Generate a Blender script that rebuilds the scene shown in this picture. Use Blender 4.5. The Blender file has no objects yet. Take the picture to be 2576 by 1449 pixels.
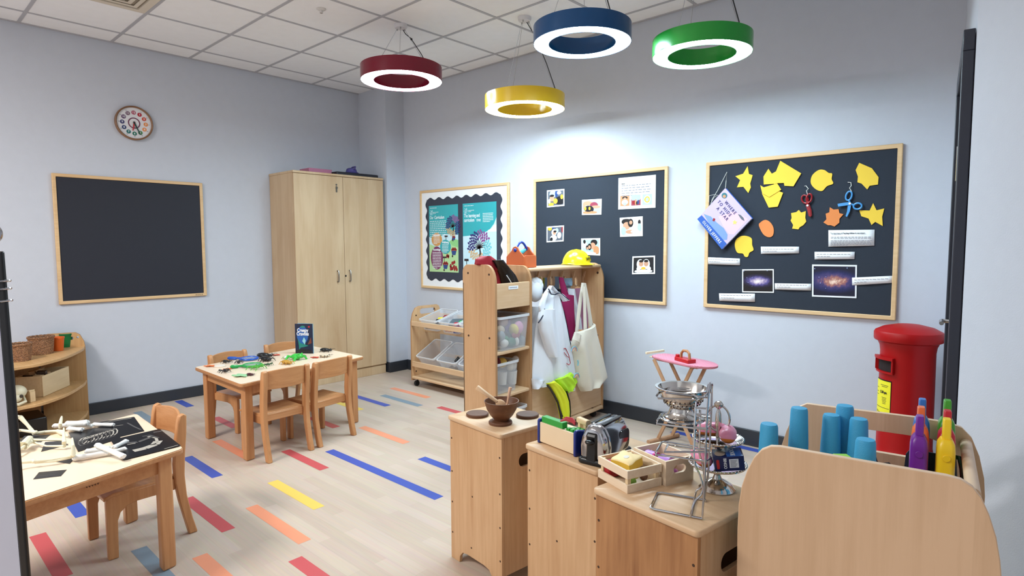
import bpy, bmesh, math, random
from mathutils import Vector, Matrix
from mathutils.geometry import tessellate_polygon
PI = math.pi
S = bpy.context.scene
# ------------------------------------------------------------------ camera
FPX = 1500.0
YAW, PITCH, ROLL = -0.741663, -0.073674, -0.004134
CAM = Vector((5.875586, -4.112388, 1.404393))
CF = Vector((math.sin(YAW)*math.cos(PITCH), math.cos(YAW)*math.cos(PITCH), math.sin(PITCH)))
_rt = Vector((math.cos(YAW), -math.sin(YAW), 0)); _up = _rt.cross(CF)
CR = _rt*math.cos(ROLL) + _up*math.sin(ROLL)
CU = -_rt*math.sin(ROLL) + _up*math.cos(ROLL)
cd = bpy.data.cameras.new('camera'); cam = bpy.data.objects.new('camera', cd)
S.collection.objects.link(cam)
cd.sensor_fit = 'HORIZONTAL'; cd.sensor_width = 36.0; cd.lens = FPX*36.0/2576.0
cd.clip_start = 0.02
cam.matrix_world = Matrix(((CR.x, CU.x, -CF.x, CAM.x), (CR.y, CU.y, -CF.y, CAM.y), (CR.z, CU.z, -CF.z, CAM.z), (0, 0, 0, 1)))
S.camera = cam
# ------------------------------------------------------------------ light and exposure
S.view_settings.view_transform = 'Standard'; S.view_settings.look = 'None'
S.view_settings.gamma = 1.0; S.view_settings.use_curve_mapping = False
S.view_settings.exposure = 0.76
S.cycles.use_denoising = True
S.cycles.max_bounces = 8; S.cycles.diffuse_bounces = 4; S.cycles.glossy_bounces = 4; S.cycles.transmission_bounces = 8
S.cycles.transparent_max_bounces = 12
S.cycles.sample_clamp_indirect = 6.0
S.cycles.caustics_reflective = False; S.cycles.caustics_refractive = False
wd = bpy.data.worlds.new('world'); S.world = wd; wd.use_nodes = True
bg = wd.node_tree.nodes['Background']; bg.inputs[0].default_value = (0.93, 0.96, 1.0, 1); bg.inputs[1].default_value = 0.50
RING_W = 43.0           # emission strength of the ring diffusers
def area(name, loc, rot, sx, sy, power, col=(1, 1, 1)):
    l = bpy.data.lights.new(name, 'AREA'); l.shape = 'RECTANGLE'; l.size = sx; l.size_y = sy; l.energy = power; l.color = col
    o = bpy.data.objects.new(name, l); o.location = loc; o.rotation_euler = rot; S.collection.objects.link(o); return o
# added fill lights, unseen, at ceiling height behind and beside the camera
area('added_fill_light', (2.4, -5.2, 3.07), (0, 0, 0), 1.2, 0.6, 84, (1, 0.97, 0.93))
area('added_fill_light', (4.6, -5.2, 3.07), (0, 0, 0), 1.2, 0.6, 14, (1, 0.97, 0.93))
# ------------------------------------------------------------------ picture point -> place in the room
def ray(px, py):
    return CF + CR*((px-1288.0)/FPX) - CU*((py-724.5)/FPX)
def onz(px, py, z):
    d = ray(px, py); return CAM + d*((z-CAM.z)/d.z)
def onx(px, py, x=0.0):
    d = ray(px, py); return CAM + d*((x-CAM.x)/d.x)
def ony(px, py, y=0.0):
    d = ray(px, py); return CAM + d*((y-CAM.y)/d.y)
def onp(px, py, P, n):
    d = ray(px, py); return CAM + d*((Vector(P)-CAM).dot(n)/d.dot(n))
# ------------------------------------------------------------------ materials
def lin(c):
    return tuple(((v/255.0)/12.92 if v/255.0 <= 0.04045 else ((v/255.0+0.055)/1.055)**2.4) for v in c[:3]) + (1.0,)
MATS = {}
def nodes(name):
    m = bpy.data.materials.new(name); m.use_nodes = True
    nt = m.node_tree; return m, nt, nt.nodes['Principled BSDF']
def plain(name, c, rough=0.5, metal=0.0, spec=0.5, alpha=None, trans=0.0, coat=0.0, bump=0.0, bscale=200):
    if name in MATS: return MATS[name]
    m, nt, b = nodes(name)
    b.inputs['Base Color'].default_value = lin(c); b.inputs['Roughness'].default_value = rough
    b.inputs['Metallic'].default_value = metal; b.inputs['Specular IOR Level'].default_value = spec
    if coat: b.inputs['Coat Weight'].default_value = coat; b.inputs['Coat Roughness'].default_value = 0.05
    if trans: b.inputs['Transmission Weight'].default_value = trans
    if alpha is not None: b.inputs['Alpha'].default_value = alpha
    # slight tone variation keeps the surface from being perfectly even
    n = nt.nodes.new('ShaderNodeTexNoise'); n.inputs['Scale'].default_value = 14; n.inputs['Detail'].default_value = 3
    tc = nt.nodes.new('ShaderNodeTexCoord'); nt.links.new(tc.outputs['Object'], n.inputs['Vector'])
    mx = nt.nodes.new('ShaderNodeMix'); mx.data_type = 'RGBA'; mx.blend_type = 'MULTIPLY'
    mx.inputs[0].default_value = 0.06; mx.inputs[6].default_value = lin(c)
    nt.links.new(n.outputs['Fac'], mx.inputs[7]); nt.links.new(mx.outputs[2], b.inputs['Base Color'])
    if bump:
        n2 = nt.nodes.new('ShaderNodeTexNoise'); n2.inputs['Scale'].default_value = bscale; n2.inputs['Detail'].default_value = 2
        nt.links.new(tc.outputs['Object'], n2.inputs['Vector'])
        bp = nt.nodes.new('ShaderNodeBump'); bp.inputs['Strength'].default_value = bump; bp.inputs['Distance'].default_value = 0.002
        nt.links.new(n2.outputs['Fac'], bp.inputs['Height']); nt.links.new(bp.outputs['Normal'], b.inputs['Normal'])
    MATS[name] = m; return m
def wood(name, c1, c2, axis='Z', rough=0.45, fine=60.0, coarse=7.0, blot=0.5, band=0.0):
    """Grain runs along AXIS: noise stretched along it, plus broad blotches; band adds veneer strips of slightly different tone."""
    if name in MATS: return MATS[name]
    m, nt, b = nodes(name); L = nt.links.new
    tc = nt.nodes.new('ShaderNodeTexCoord'); mp = nt.nodes.new('ShaderNodeMapping')
    sc = {'X': (0.045, 1, 1), 'Y': (1, 0.045, 1), 'Z': (1, 1, 0.045)}[axis]
    mp.inputs['Scale'].default_value = sc; L(tc.outputs['Object'], mp.inputs['Vector'])
    n1 = nt.nodes.new('ShaderNodeTexNoise'); n1.inputs['Scale'].default_value = fine; n1.inputs['Detail'].default_value = 5; n1.inputs['Roughness'].default_value = 0.65
    n2 = nt.nodes.new('ShaderNodeTexNoise'); n2.inputs['Scale'].default_value = coarse; n2.inputs['Detail'].default_value = 4; n2.inputs['Distortion'].default_value = 0.6
    mp2 = nt.nodes.new('ShaderNodeMapping'); mp2.inputs['Scale'].default_value = tuple(0.25 if v < 1 else 1 for v in sc)
    L(tc.outputs['Object'], mp2.inputs['Vector']); L(mp.outputs['Vector'], n1.inputs['Vector']); L(mp2.outputs['Vector'], n2.inputs['Vector'])
    a = nt.nodes.new('ShaderNodeMath'); a.operation = 'MULTIPLY_ADD'; L(n2.outputs['Fac'], a.inputs[0]); a.inputs[1].default_value = blot
    s = nt.nodes.new('ShaderNodeMath'); s.operation = 'MULTIPLY'; L(n1.outputs['Fac'], s.inputs[0]); s.inputs[1].default_value = 1-blot
    L(s.outputs[0], a.inputs[2])
    last = a.outputs[0]
    if band:
        sx = nt.nodes.new('ShaderNodeSeparateXYZ'); L(tc.outputs['Object'], sx.inputs[0])
        ad = nt.nodes.new('ShaderNodeMath'); ad.operation = 'ADD'; L(sx.outputs[0], ad.inputs[0]); L(sx.outputs[1], ad.inputs[1])
        if axis == 'X':
            L(sx.outputs[1], ad.inputs[0]); L(sx.outputs[2], ad.inputs[1])
        q = nt.nodes.new('ShaderNodeMath'); q.operation = 'SNAP'; L(ad.outputs[0], q.inputs[0]); q.inputs[1].default_value = band
        wn = nt.nodes.new('ShaderNodeTexWhiteNoise'); wn.noise_dimensions = '1D'; L(q.outputs[0], wn.inputs['W'])
        k = nt.nodes.new('ShaderNodeMath'); k.operation = 'MULTIPLY_ADD'; L(wn.outputs['Value'], k.inputs[0]); k.inputs[1].default_value = 0.14
        L(last, k.inputs[2]); last = k.outputs[0]
    r = nt.nodes.new('ShaderNodeValToRGB'); r.color_ramp.elements[0].position = 0.33; r.color_ramp.elements[1].position = 0.68
    r.color_ramp.elements[0].color = lin(c2); r.color_ramp.elements[1].color = lin(c1)
    L(last, r.inputs['Fac']); L(r.outputs['Color'], b.inputs['Base Color'])
    b.inputs['Roughness'].default_value = rough; b.inputs['Specular IOR Level'].default_value = 0.4
    MATS[name] = m; return m
def emit(name, c, s):
    m, nt, b = nodes(name); b.inputs['Base Color'].default_value = lin(c)
    b.inputs['Emission Color'].default_value = lin(c); b.inputs['Emission Strength'].default_value = s
    MATS[name] = m; return m
def clear_plastic(name, c, alpha=0.3, rough=0.18):
    """Frosted clear plastic: part of the light passes straight through, the rest is a glossy milky skin."""
    m, nt, b = nodes(name); L = nt.links.new
    b.inputs['Base Color'].default_value = lin(c); b.inputs['Roughness'].default_value = rough
    b.inputs['Alpha'].default_value = alpha
    MATS[name] = m; return m
# ------------------------------------------------------------------ mesh builder
class MB:
    def __init__(s, origin=(0, 0, 0)):
        s.v = []; s.f = []; s.m = []; s.o = Vector(origin); s.M = Matrix.Identity(4); s.mi = 0
    def add(s, vs, fs, mi=None):
        b = len(s.v); s.v += [s.M @ Vector(p) - s.o for p in vs]
        s.f += [tuple(b+i for i in f) for f in fs]; s.m += [s.mi if mi is None else mi]*len(fs); return s
    def box(s, x0, x1, y0, y1, z0, z1, mi=None):
        return s.add([(x0, y0, z0), (x1, y0, z0), (x1, y1, z0), (x0, y1, z0), (x0, y0, z1), (x1, y0, z1), (x1, y1, z1), (x0, y1, z1)],
                     [(0, 3, 2, 1), (4, 5, 6, 7), (0, 1, 5, 4), (1, 2, 6, 5), (2, 3, 7, 6), (3, 0, 4, 7)], mi)
    def loft(s, rings, closed=True, cap=True, mi=None):
        n = len(rings[0]); vs = [p for r in rings for p in r]; fs = []
        for k in range(len(rings)-1):
            for i in range(n if closed else n-1):
                j = (i+1) % n; fs.append((k*n+i, k*n+j, (k+1)*n+j, (k+1)*n+i))
        if cap and closed: fs += [tuple(range(n))[::-1], tuple((len(rings)-1)*n+i for i in range(n))]
        return s.add(vs, fs, mi)
    def lathe(s, prof, n=32, c=(0, 0, 0), mi=None, cap=True):
        c = Vector(c)
        return s.loft([[(c.x+r*math.cos(2*PI*i/n), c.y+r*math.sin(2*PI*i/n), c.z+z) for i in range(n)] for r, z in prof], True, cap, mi)
    def disc(s, c, r, h, n=24, mi=None, axis='z'):
        c = Vector(c); R = []
        for t in (0, h):
            ring = []
            for i in range(n):
                a = 2*PI*i/n; u, w = r*math.cos(a), r*math.sin(a)
                ring.append({'z': (c.x+u, c.y+w, c.z+t), 'y': (c.x+u, c.y+t, c.z+w), 'x': (c.x+t, c.y+u, c.z+w)}[axis])
            R.append(ring)
        return s.loft(R, mi=mi)
    def tube(s, pts, r, n=8, closed=False, mi=None):
        P = [Vector(p) for p in pts]; R = []; N = len(P); rr = r if isinstance(r, (list, tuple)) else [r]*N
        prev = None
        for k in range(N):
            if closed: t = P[(k+1) % N]-P[k-1]
            else: t = P[min(k+1, N-1)]-P[max(k-1, 0)]
            t.normalize()
            if prev is None:
                a = Vector((0, 0, 1)) if abs(t.z) < 0.9 else Vector((1, 0, 0)); u = t.cross(a).normalized()
            else:
                u = (prev - t*prev.dot(t)); u = u.normalized() if u.length > 1e-6 else t.orthogonal().normalized()
            prev = u; w = t.cross(u)
            R.append([P[k]+(u*math.cos(2*PI*i/n)+w*math.sin(2*PI*i/n))*rr[k] for i in range(n)])
        if closed: R.append(R[0])
        return s.loft(R, True, not closed, mi)
    def ell(s, c, r, n=16, m=10, mi=None, M=None):
        c = Vector(c); r = Vector(r) if not isinstance(r, (int, float)) else Vector((r, r, r)); R = []
        for k in range(m+1):
            t = -PI/2+PI*k/m; cr = max(math.cos(t), 1e-3)
            ring = []
            for i in range(n):
                p = Vector((r.x*cr*math.cos(2*PI*i/n), r.y*cr*math.sin(2*PI*i/n), r.z*math.sin(t)))
                if M: p = M @ p
                ring.append(c+p)
            R.append(ring)
        return s.loft(R, mi=mi)
    def plate(s, outer, holes, fn, t0, t1, mi=None, emi=None):
        """Flat plate with holes. outer/holes: 2-D loops; fn(u, v, t) -> 3-D point; thickness from t0 to t1."""
        loops = [outer]+list(holes); flat = [p for l in loops for p in l]
        tris = tessellate_polygon([[Vector((p[0], p[1], 0)) for p in l] for l in loops])
        n = len(flat); vs = [fn(u, v, t0) for u, v in flat]+[fn(u, v, t1) for u, v in flat]
        fs = [tuple(t) for t in tris]+[tuple(i+n for i in t[::-1]) for t in tris]
        s.add(vs, fs, mi); es = []; b = 0
        for l in loops:
            k = len(l)
            es += [(b+i, b+(i+1) % k, n+b+(i+1) % k, n+b+i) for i in range(k)]; b += k
        b0 = len(s.v)-2*n
        s.f += [tuple(b0+i for i in f) for f in es]; s.m += [(s.mi if mi is None else mi) if emi is None else emi]*len(es); return s
    def build(s, name, mats, parent=None, bevel=0.0, smooth=True, seg=2, loc=None, subd=0, ang=35):
        me = bpy.data.meshes.new(name); me.from_pydata([tuple(p) for p in s.v], [], s.f)
        if not isinstance(mats, (list, tuple)): mats = [mats]
        for m in mats: me.materials.append(m)
        me.polygons.foreach_set('material_index', s.m)
        bm = bmesh.new(); bm.from_mesh(me); bmesh.ops.recalc_face_normals(bm, faces=bm.faces); bm.to_mesh(me); bm.free()
        if smooth:
            me.shade_smooth(); me.set_sharp_from_angle(angle=math.radians(ang))
        me.update()
        o = bpy.data.objects.new(name, me); S.collection.objects.link(o)
        if parent is not None: o.parent = parent
        elif loc is None: o.location = s.o
        if loc is not None: o.location = loc
        if bevel:
            b = o.modifiers.new('bevel', 'BEVEL'); b.width = bevel; b.segments = seg; b.limit_method = 'ANGLE'; b.angle_limit = math.radians(40); b.harden_normals = False
        if subd:
            d = o.modifiers.new('subd', 'SUBSURF'); d.levels = subd; d.render_levels = subd
        return o
def thing(name, label, cat, loc=(0, 0, 0), rotz=0.0, group=None):
    o = bpy.data.objects.new(name, None); S.collection.objects.link(o); o.empty_display_size = 0.05
    o.location = loc; o.rotation_euler = (0, 0, rotz); o['label'] = label; o['category'] = cat
    if group: o['group'] = group
    return o
def tag(o, label, cat, group=None, kind=None):
    o['label'] = label; o['category'] = cat
    if group: o['group'] = group
    if kind: o['kind'] = kind
    return o
def struct(o):
    o['kind'] = 'structure'; return o
def dup(root, loc, rotz, label, group=None):
    r = root.copy(); S.collection.objects.link(r); r.location = loc; r.rotation_euler = (0, 0, rotz); r['label'] = label
    if group: r['group'] = group
    for ch in list(root.children):
        c = ch.copy(); S.collection.objects.link(c); c.parent = r
        for g in ch.children:
            d = g.copy(); S.collection.objects.link(d); d.parent = c
    return r
def text(name, body, size, mat, parent, loc, rot, align='LEFT', bold=0.0, ext=0.0003, sx=1.0, spacing=1.0):
    cu = bpy.data.curves.new(name, 'FONT'); cu.body = body; cu.size = size; cu.align_x = align; cu.align_y = 'CENTER'
    cu.extrude = ext; cu.offset = bold; cu.space_character = spacing; cu.resolution_u = 3
    cu.materials.append(mat)
    o = bpy.data.objects.new(name, cu); S.collection.objects.link(o); o.location = loc; o.rotation_euler = rot; o.scale = (sx, 1, 1)
    if parent is not None: o.parent = parent
    return o
def rrect(w, h, r, n=6, cx=0.0, cy=0.0):
    """Rounded rectangle loop; r one radius or four (bottom-right, top-right, top-left, bottom-left)."""
    rs = r if isinstance(r, (list, tuple)) else (r,)*4; out = []
    for (sx, sy, a0), q in zip(((1, -1, -PI/2), (1, 1, 0), (-1, 1, PI/2), (-1, -1, PI)), rs):
        if q <= 0: out.append((cx+sx*w/2, cy+sy*h/2)); continue
        for k in range(n+1):
            a = a0+PI/2*k/n; out.append((cx+sx*(w/2-q)+q*math.cos(a), cy+sy*(h/2-q)+q*math.sin(a)))
    return out
def circ(r, n=24, cx=0.0, cy=0.0, ry=None):
    return [(cx+r*math.cos(2*PI*i/n), cy+(ry or r)*math.sin(2*PI*i/n)) for i in range(n)]
def XZ(y=0.0): return lambda u, v, t: (u, y+t, v)     # upright plate facing -y
def YZ(x=0.0): return lambda u, v, t: (x+t, u, v)     # upright plate facing +-x
def XY(z=0.0): return lambda u, v, t: (u, v, z+t)     # flat plate
rnd = random.Random(7)
# shared materials
WALL = plain('wall_paint', (198, 203, 214), 0.75, spec=0.25, bump=0.25, bscale=260)
CEIL = plain('ceiling_tile', (246, 247, 250), 0.9, spec=0.1, bump=0.3, bscale=150)
TBAR = plain('ceiling_grid', (182, 182, 188), 0.6)
SKIRT = plain('skirting_paint', (44, 48, 56), 0.45)
PALE = wood('pale_beech_frame', (226, 194, 150), (205, 168, 122), 'X')
MAPLE = wood('maple_veneer', (206, 180, 146), (184, 152, 116), 'Z', 0.5, 40, 5, 0.62, 0.12)
BIRCH = wood('birch_ply', (216, 178, 136), (190, 146, 104), 'Z', 0.42, 70, 6, 0.5)
BIRCHX = wood('birch_ply_flat', (222, 190, 154), (202, 164, 124), 'X', 0.38, 60, 6, 0.5)
BIRCHD = wood('dark_birch_ply', (186, 136, 90), (140, 92, 56), 'Z', 0.45, 60, 9, 0.55)
BEECH = wood('beech_chair_wood', (206, 152, 104), (178, 122, 78), 'Z', 0.4, 60, 8, 0.45)
BEECHX = wood('beech_chair_seat', (206, 152, 104), (178, 122, 78), 'X', 0.35, 60, 8, 0.45)
EDGE = plain('ply_edge', (176, 132, 90), 0.5)
LAMIN = plain('cream_laminate', (236, 212, 186), 0.35)
CHROME = plain('chrome', (196, 196, 198), 0.12, 1.0)
STEEL = plain('brushed_steel', (190, 190, 190), 0.25, 1.0)
BLACK = plain('black_plastic', (14, 14, 16), 0.3)
DARK = plain('screw_hole_brown', (62, 38, 22), 0.6)
WHITE = plain('white_paper', (236, 238, 242), 0.7)
INK = plain('printed_ink', (128, 130, 140), 0.8)
INKD = plain('dark_ink', (26, 26, 32), 0.8)
CLEAR = clear_plastic('clear_plastic', (226, 230, 236), 0.23)
CLEARR = clear_plastic('clear_plastic_rim', (238, 240, 244), 0.55)
RUBBER = plain('black_rubber', (20, 20, 22), 0.7)
# ================================================================== SETTING
HC = 3.088
KX, KY = 5.645, -1.6                      # where the side wall turns outwards
WD = Vector((KX-5.445, KY, 0)).normalized()   # along the side wall, away from the corner
WN = Vector((WD.y, -WD.x, 0)).normalized()    # into the room
if WN.x > 0: WN = -WN
# floor: plank pattern with coloured inlaid strips
fm, fnt, fb = nodes('floor_planks'); FL = fnt.links.new
tc = fnt.nodes.new('ShaderNodeTexCoord')
br = fnt.nodes.new('ShaderNodeTexBrick'); br.offset = 0.37; br.inputs['Scale'].default_value = 1.0
br.inputs['Brick Width'].default_value = 0.56; br.inputs['Row Height'].default_value = 0.0665; br.inputs['Mortar Size'].default_value = 0.0004
br.inputs['Color1'].default_value = lin((196, 177, 160)); br.inputs['Color2'].default_value = lin((187, 167, 149)); br.inputs['Mortar'].default_value = lin((178, 157, 138))
FL(tc.outputs['Object'], br.inputs['Vector'])
mpf = fnt.nodes.new('ShaderNodeMapping'); mpf.inputs['Scale'].default_value = (1.2, 26, 1); FL(tc.outputs['Object'], mpf.inputs['Vector'])
nzf = fnt.nodes.new('ShaderNodeTexNoise'); nzf.inputs['Scale'].default_value = 3; nzf.inputs['Detail'].default_value = 4; FL(mpf.outputs['Vector'], nzf.inputs['Vector'])
mxf = fnt.nodes.new('ShaderNodeMix'); mxf.data_type = 'RGBA'; mxf.blend_type = 'OVERLAY'; mxf.inputs[0].default_value = 0.14
FL(br.outputs['Color'], mxf.inputs[6]); FL(nzf.outputs['Color'], mxf.inputs[7])
hs = fnt.nodes.new('ShaderNodeHueSaturation'); hs.inputs['Saturation'].default_value = 0.9; FL(mxf.outputs[2], hs.inputs['Color']); FL(hs.outputs['Color'], fb.inputs['Base Color'])
fb.inputs['Roughness'].default_value = 0.42; fb.inputs['Specular IOR Level'].default_value = 0.35
SC = {'b': plain('floor_strip_blue', (62, 84, 172), 0.42), 'r': plain('floor_strip_red', (196, 84, 88), 0.42), 'y': plain('floor_strip_yellow', (228, 196, 96), 0.42),
      'o': plain('floor_strip_orange', (232, 150, 116), 0.42), 'g': plain('floor_strip_grey_blue', (128, 146, 160), 0.42)}
b = MB(); b.add([(-0.05, 0.05, 0), (-0.05, -6.6, 0), (7.2, -6.6, 0), (7.2, 0.05, 0)], [(0, 1, 2, 3)], 0)
for c, x0, x1, y in [('b', 2.256, 3.404, -2.02), ('r', 2.03, 2.54, -2.22), ('b', 1.66, 2.165, -2.72), ('y', 2.485, 3.02, -2.53), ('o', 2.73, 3.303, -2.765),
                     ('r', 2.355, 2.915, -2.96), ('b', 1.63, 2.19, -3.405), ('g', 2.785, 3.34, -3.315), ('r', 2.265, 2.82, -3.605)]:
    k = 'bryog'.index(c)+1; b.add([(x0, y-.0325, .0004), (x1, y-.0325, .0004), (x1, y+.0325, .0004), (x0, y+.0325, .0004)], [(0, 1, 2, 3)], k)
for c, p, L in [('b', (1060, 1152), .56), ('o', (910, 1074), .56), ('o', (502, 1398), .56), ('r', (742, 1406), .56), ('g', (345, 1036), .56), ('b', (448, 1008), .3), ('y', (852, 1013), .35),
                ('b', (886, 994), .56), ('g', (962, 994), .56), ('o', (986, 976), .56), ('r', (1104, 1024), .56), ('r', (541, 1050), .4), ('r', (780, 1050), .4), ('o', (545, 1108), .56), ('b', (1690, 1085), .7)]:
    P = onz(p[0], p[1], 0); k = 'bryog'.index(c)+1; y = min(P.y, -.06)
    b.add([(P.x, y-.0325, .0004), (P.x+L, y-.0325, .0004), (P.x+L, y+.0325, .0004), (P.x, y+.0325, .0004)], [(0, 1, 2, 3)], k)
struct(b.build('floor', [fm]+[SC[k] for k in 'bryog'], smooth=False))
# ceiling: lay-in tiles between thin T-bars
b = MB(); b.box(-0.05, 7.2, -6.6, 0.05, HC, HC+.04, 0)
x = 0.3015-.6*0
for i in range(13): b.box(.3015+.6*i-.011, .3015+.6*i+.011, -6.6, 0, HC-.004, HC+.001, 1)
for j in range(12): b.box(0, 7.2, -.2066-.6*j-.011, -.2066-.6*j+.011, HC-.0045, HC+.001, 1)
b.box(0, .022, -6.6, 0, HC-.006, HC+.001, 1); b.box(0, 7.2, -.022, 0, HC-.006, HC+.001, 1)
ceil = struct(b.build('ceiling', [CEIL, TBAR], smooth=False))
struct(MB().box(-.1, 0, -6.6, .1, 0, HC).build('wall_left', WALL, smooth=False))
struct(MB().box(-.1, 7.2, 0, .1, 0, HC).build('wall_back', WALL, smooth=False))
PA, PD = .506, -.24
struct(MB().box(0, PA, PD, 0, 0, HC).build('wall_pillar', WALL, smooth=False))
# side wall: a straight stretch with the door, then splayed outwards past the book trolley
P0 = Vector((5.445, 0, 0)); P1 = Vector((KX, KY, 0)); P2 = Vector((7.9, -4.7, 0))
b = MB()
for A, B in ((P0, P1), (P1, P2)):
    pass
pts = [P0, P1, P2, P2+Vector((.12, 0, 0)), P1+Vector((.12, .02, 0)), P0+Vector((.12, 0, 0))]
b.loft([[(p.x, p.y, 0) for p in pts], [(p.x, p.y, HC) for p in pts]])
struct(b.build('wall_right', WALL, smooth=False))
struct(MB().box(3.6, 8.4, -6.7, -6.6, 0, HC).build('wall_light_block', WALL, smooth=False))  # unseen half wall added behind the camera to hold back ambient light
# skirting boards
SK = .10
b = MB(); b.box(0, .016, -6.6, PD, 0, SK); struct(b.build('baseboard_left', SKIRT, bevel=.004))
b = MB(); b.box(PA, 5.445, -.016, 0, 0, SK+.012); struct(b.build('baseboard_back', SKIRT, bevel=.004))
b = MB(); b.box(0, PA+.016, PD-.016, PD, 0, SK+.012); b.box(PA, PA+.016, PD, -.016, 0, SK+.012); struct(b.build('baseboard_pillar', SKIRT, bevel=.004))
# door in the side wall: dark frame, leaf, hinge, latch
def wl(s, n, z): return P0+WD*s+WN*n+Vector((0, 0, z))
def wbox(b, s0, s1, n0, n1, z0, z1, mi=0):
    b.add([wl(s0, n0, z0), wl(s1, n0, z0), wl(s1, n1, z0), wl(s0, n1, z0), wl(s0, n0, z1), wl(s1, n0, z1), wl(s1, n1, z1), wl(s0, n1, z1)],
          [(0, 3, 2, 1), (4, 5, 6, 7), (0, 1, 5, 4), (1, 2, 6, 5), (2, 3, 7, 6), (3, 0, 4, 7)], mi)
FRAME = plain('door_frame_grey', (46, 50, 62), 0.4); LEAF = plain('door_leaf', (30, 32, 40), 0.5)
o0 = wl(1.15, 0, 0)
b = MB(o0)
DT = 2.05
wbox(b, 1.49, 1.56, .002, .035, 0, DT); wbox(b, .72, .79, .002, .035, 0, DT); wbox(b, .72, 1.56, .002, .035, DT, DT+.07)
door = struct(b.build('door_1', FRAME, bevel=.003))
b = MB(o0); wbox(b, .79, 1.49, .003, .014, 0.005, DT); b.build('door_leaf', LEAF, door)
for z in (1.62, .3):
    b = MB(o0); wbox(b, 1.455, 1.485, .014, .03, z, z+.12); b.tube([wl(1.487, .03, z), wl(1.487, .03, z+.12)], .007); b.build('door_hinge', STEEL, door)
b = MB(o0); wbox(b, .80, .86, .012, .02, .98, 1.16); b.tube([wl(.83, .02, 1.05), wl(.83, .05, 1.05), wl(.93, .05, 1.05)], .009); b.build('door_handle', STEEL, door)
# ceiling vent and detector
P = Vector((1.2015, -2.9066, HC))
v = thing('ceiling_vent', 'square cream ceiling air vent at the top edge above the clock', 'vent', P)
VM = plain('vent_cream', (216, 206, 190), 0.6)
b = MB(); b.plate(rrect(.56, .56, .01), [rrect(.46, .46, .005)], XY(0), -.014, 0); b.build('frame', VM, v)
b = MB(); b.box(-.23, .23, -.23, .23, -.002, 0); b.build('backing', plain('vent_dark', (150, 140, 124), .8), v)
for i in range(4):
    s = .215-.05*i; b = MB(); b.plate(rrect(2*s, 2*s, .004), [rrect(2*s-.05, 2*s-.05, .003)], XY(0), -.010-.0015*i, -.006); b.build('louvre', VM, v)
P = onz(808, 22, HC)
b = MB(P); b.lathe([(.034, 0), (.034, -.004), (.022, -.012), (.012, -.014), (.012, -.03), (.002, -.032)], 24, P); b.mi = 1; b.lathe([(.011, -.0141), (.009, -.031), (.001, -.0325)], 12, P)
tag(b.build('smoke_detector', [plain('detector_white', (214, 212, 210), .5), STEEL]), 'tiny round white sensor on a ceiling tile near the top edge', 'sensor')
# ================================================================== RING LAMPS
def ring_lamp(c, R, col, label, name, tint):
    x, y, z = c; r = R*.675; h = R*.345
    t = thing('ring_lamp', label, 'pendant lamp', (x, y, z), 0, 'coloured ring pendant lamps')
    body = plain('lamp_'+name, col, .22, spec=.45, coat=.12)
    # shell: outer wall, top, inner wall, and a lip round the diffuser
    prof = [(R-.004, .004), (R-.004, 0), (R, 0), (R, h), (r, h), (r, 0), (r+.004, 0), (r+.004, .004)]
    b = MB(); n = 96; rings = [[(q*math.cos(2*PI*i/n), q*math.sin(2*PI*i/n), zz) for i in range(n)] for q, zz in prof]
    b.loft(rings, True, False); b.build('shade', body, t)
    b = MB(); n = 96
    q = [[(k*math.cos(2*PI*i/n), k*math.sin(2*PI*i/n), .003) for i in range(n)] for k in (R-.004, r+.004)]
    b.loft(q, True, False); b.build('diffuser', MATS['ring_diffuser'], t, smooth=False)
    H = HC-z
    b = MB(); b.lathe([(.05, H), (.05, H-.018), (.044, H-.03), (.002, H-.031)], 24); b.build('canopy', plain('canopy_white', (222, 220, 224), .4), t)
    for k, a in enumerate((.5, .5+2*PI/3, .5+4*PI/3)):
        a += {'red': .9, 'yellow': .4, 'blue': .7, 'green': .2}[name]
        b = MB(); rm = (R+r)/2
        p0 = Vector((.032*math.cos(a), .032*math.sin(a), H-.03)); p1 = Vector((rm*math.cos(a), rm*math.sin(a), h))
        b.tube([p0, p1], .0016, 6); b.disc(p0-Vector((0, 0, .012)), .005, .014, 8); b.disc(p1, .006, .012, 8)
        b.build('cable', STEEL, t)
        if k == 0:
            b = MB(); w = (p1-p0); off = Vector((.004, .006, 0))
            b.tube([p0+Vector((-.02, 0, 0)), p0+Vector((-.01, .02, -.03)), p0+w*.2+off, p0+w*.55+off*2, p0+w*.9+off, p1+off], .0032, 6)
            b.ell(p0+w*.22+off, .009, 8, 6); b.ell(p0+w*.93+off, .009, 8, 6); b.build('power_cord', BLACK, t)
emit('ring_diffuser', (218, 243, 255), RING_W)
ring_lamp((2.07, -1.21, 2.66), .31, (122, 8, 40), 'dark red ring pendant lamp hanging farthest left, in front of the cupboard', 'red', None)
ring_lamp((2.86, -.67, 2.411), .30, (240, 200, 44), 'yellow ring pendant lamp hanging lowest, above the curriculum board', 'yellow', None)
ring_lamp((3.87, -1.34, 2.51), .27, (0, 74, 128), 'blue ring pendant lamp hanging highest, above the photo board', 'blue', None)
ring_lamp((4.398, -.972, 2.418), .26, (40, 160, 60), 'green ring pendant lamp hanging farthest right, above the star board', 'green', None)
# ================================================================== LEFT WALL: clock, board
t = thing('wall_clock', 'round children\'s wall clock with coloured number discs and wooden rim', 'clock', (0.001, -2.472, 2.444), PI/2, None)
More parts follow.
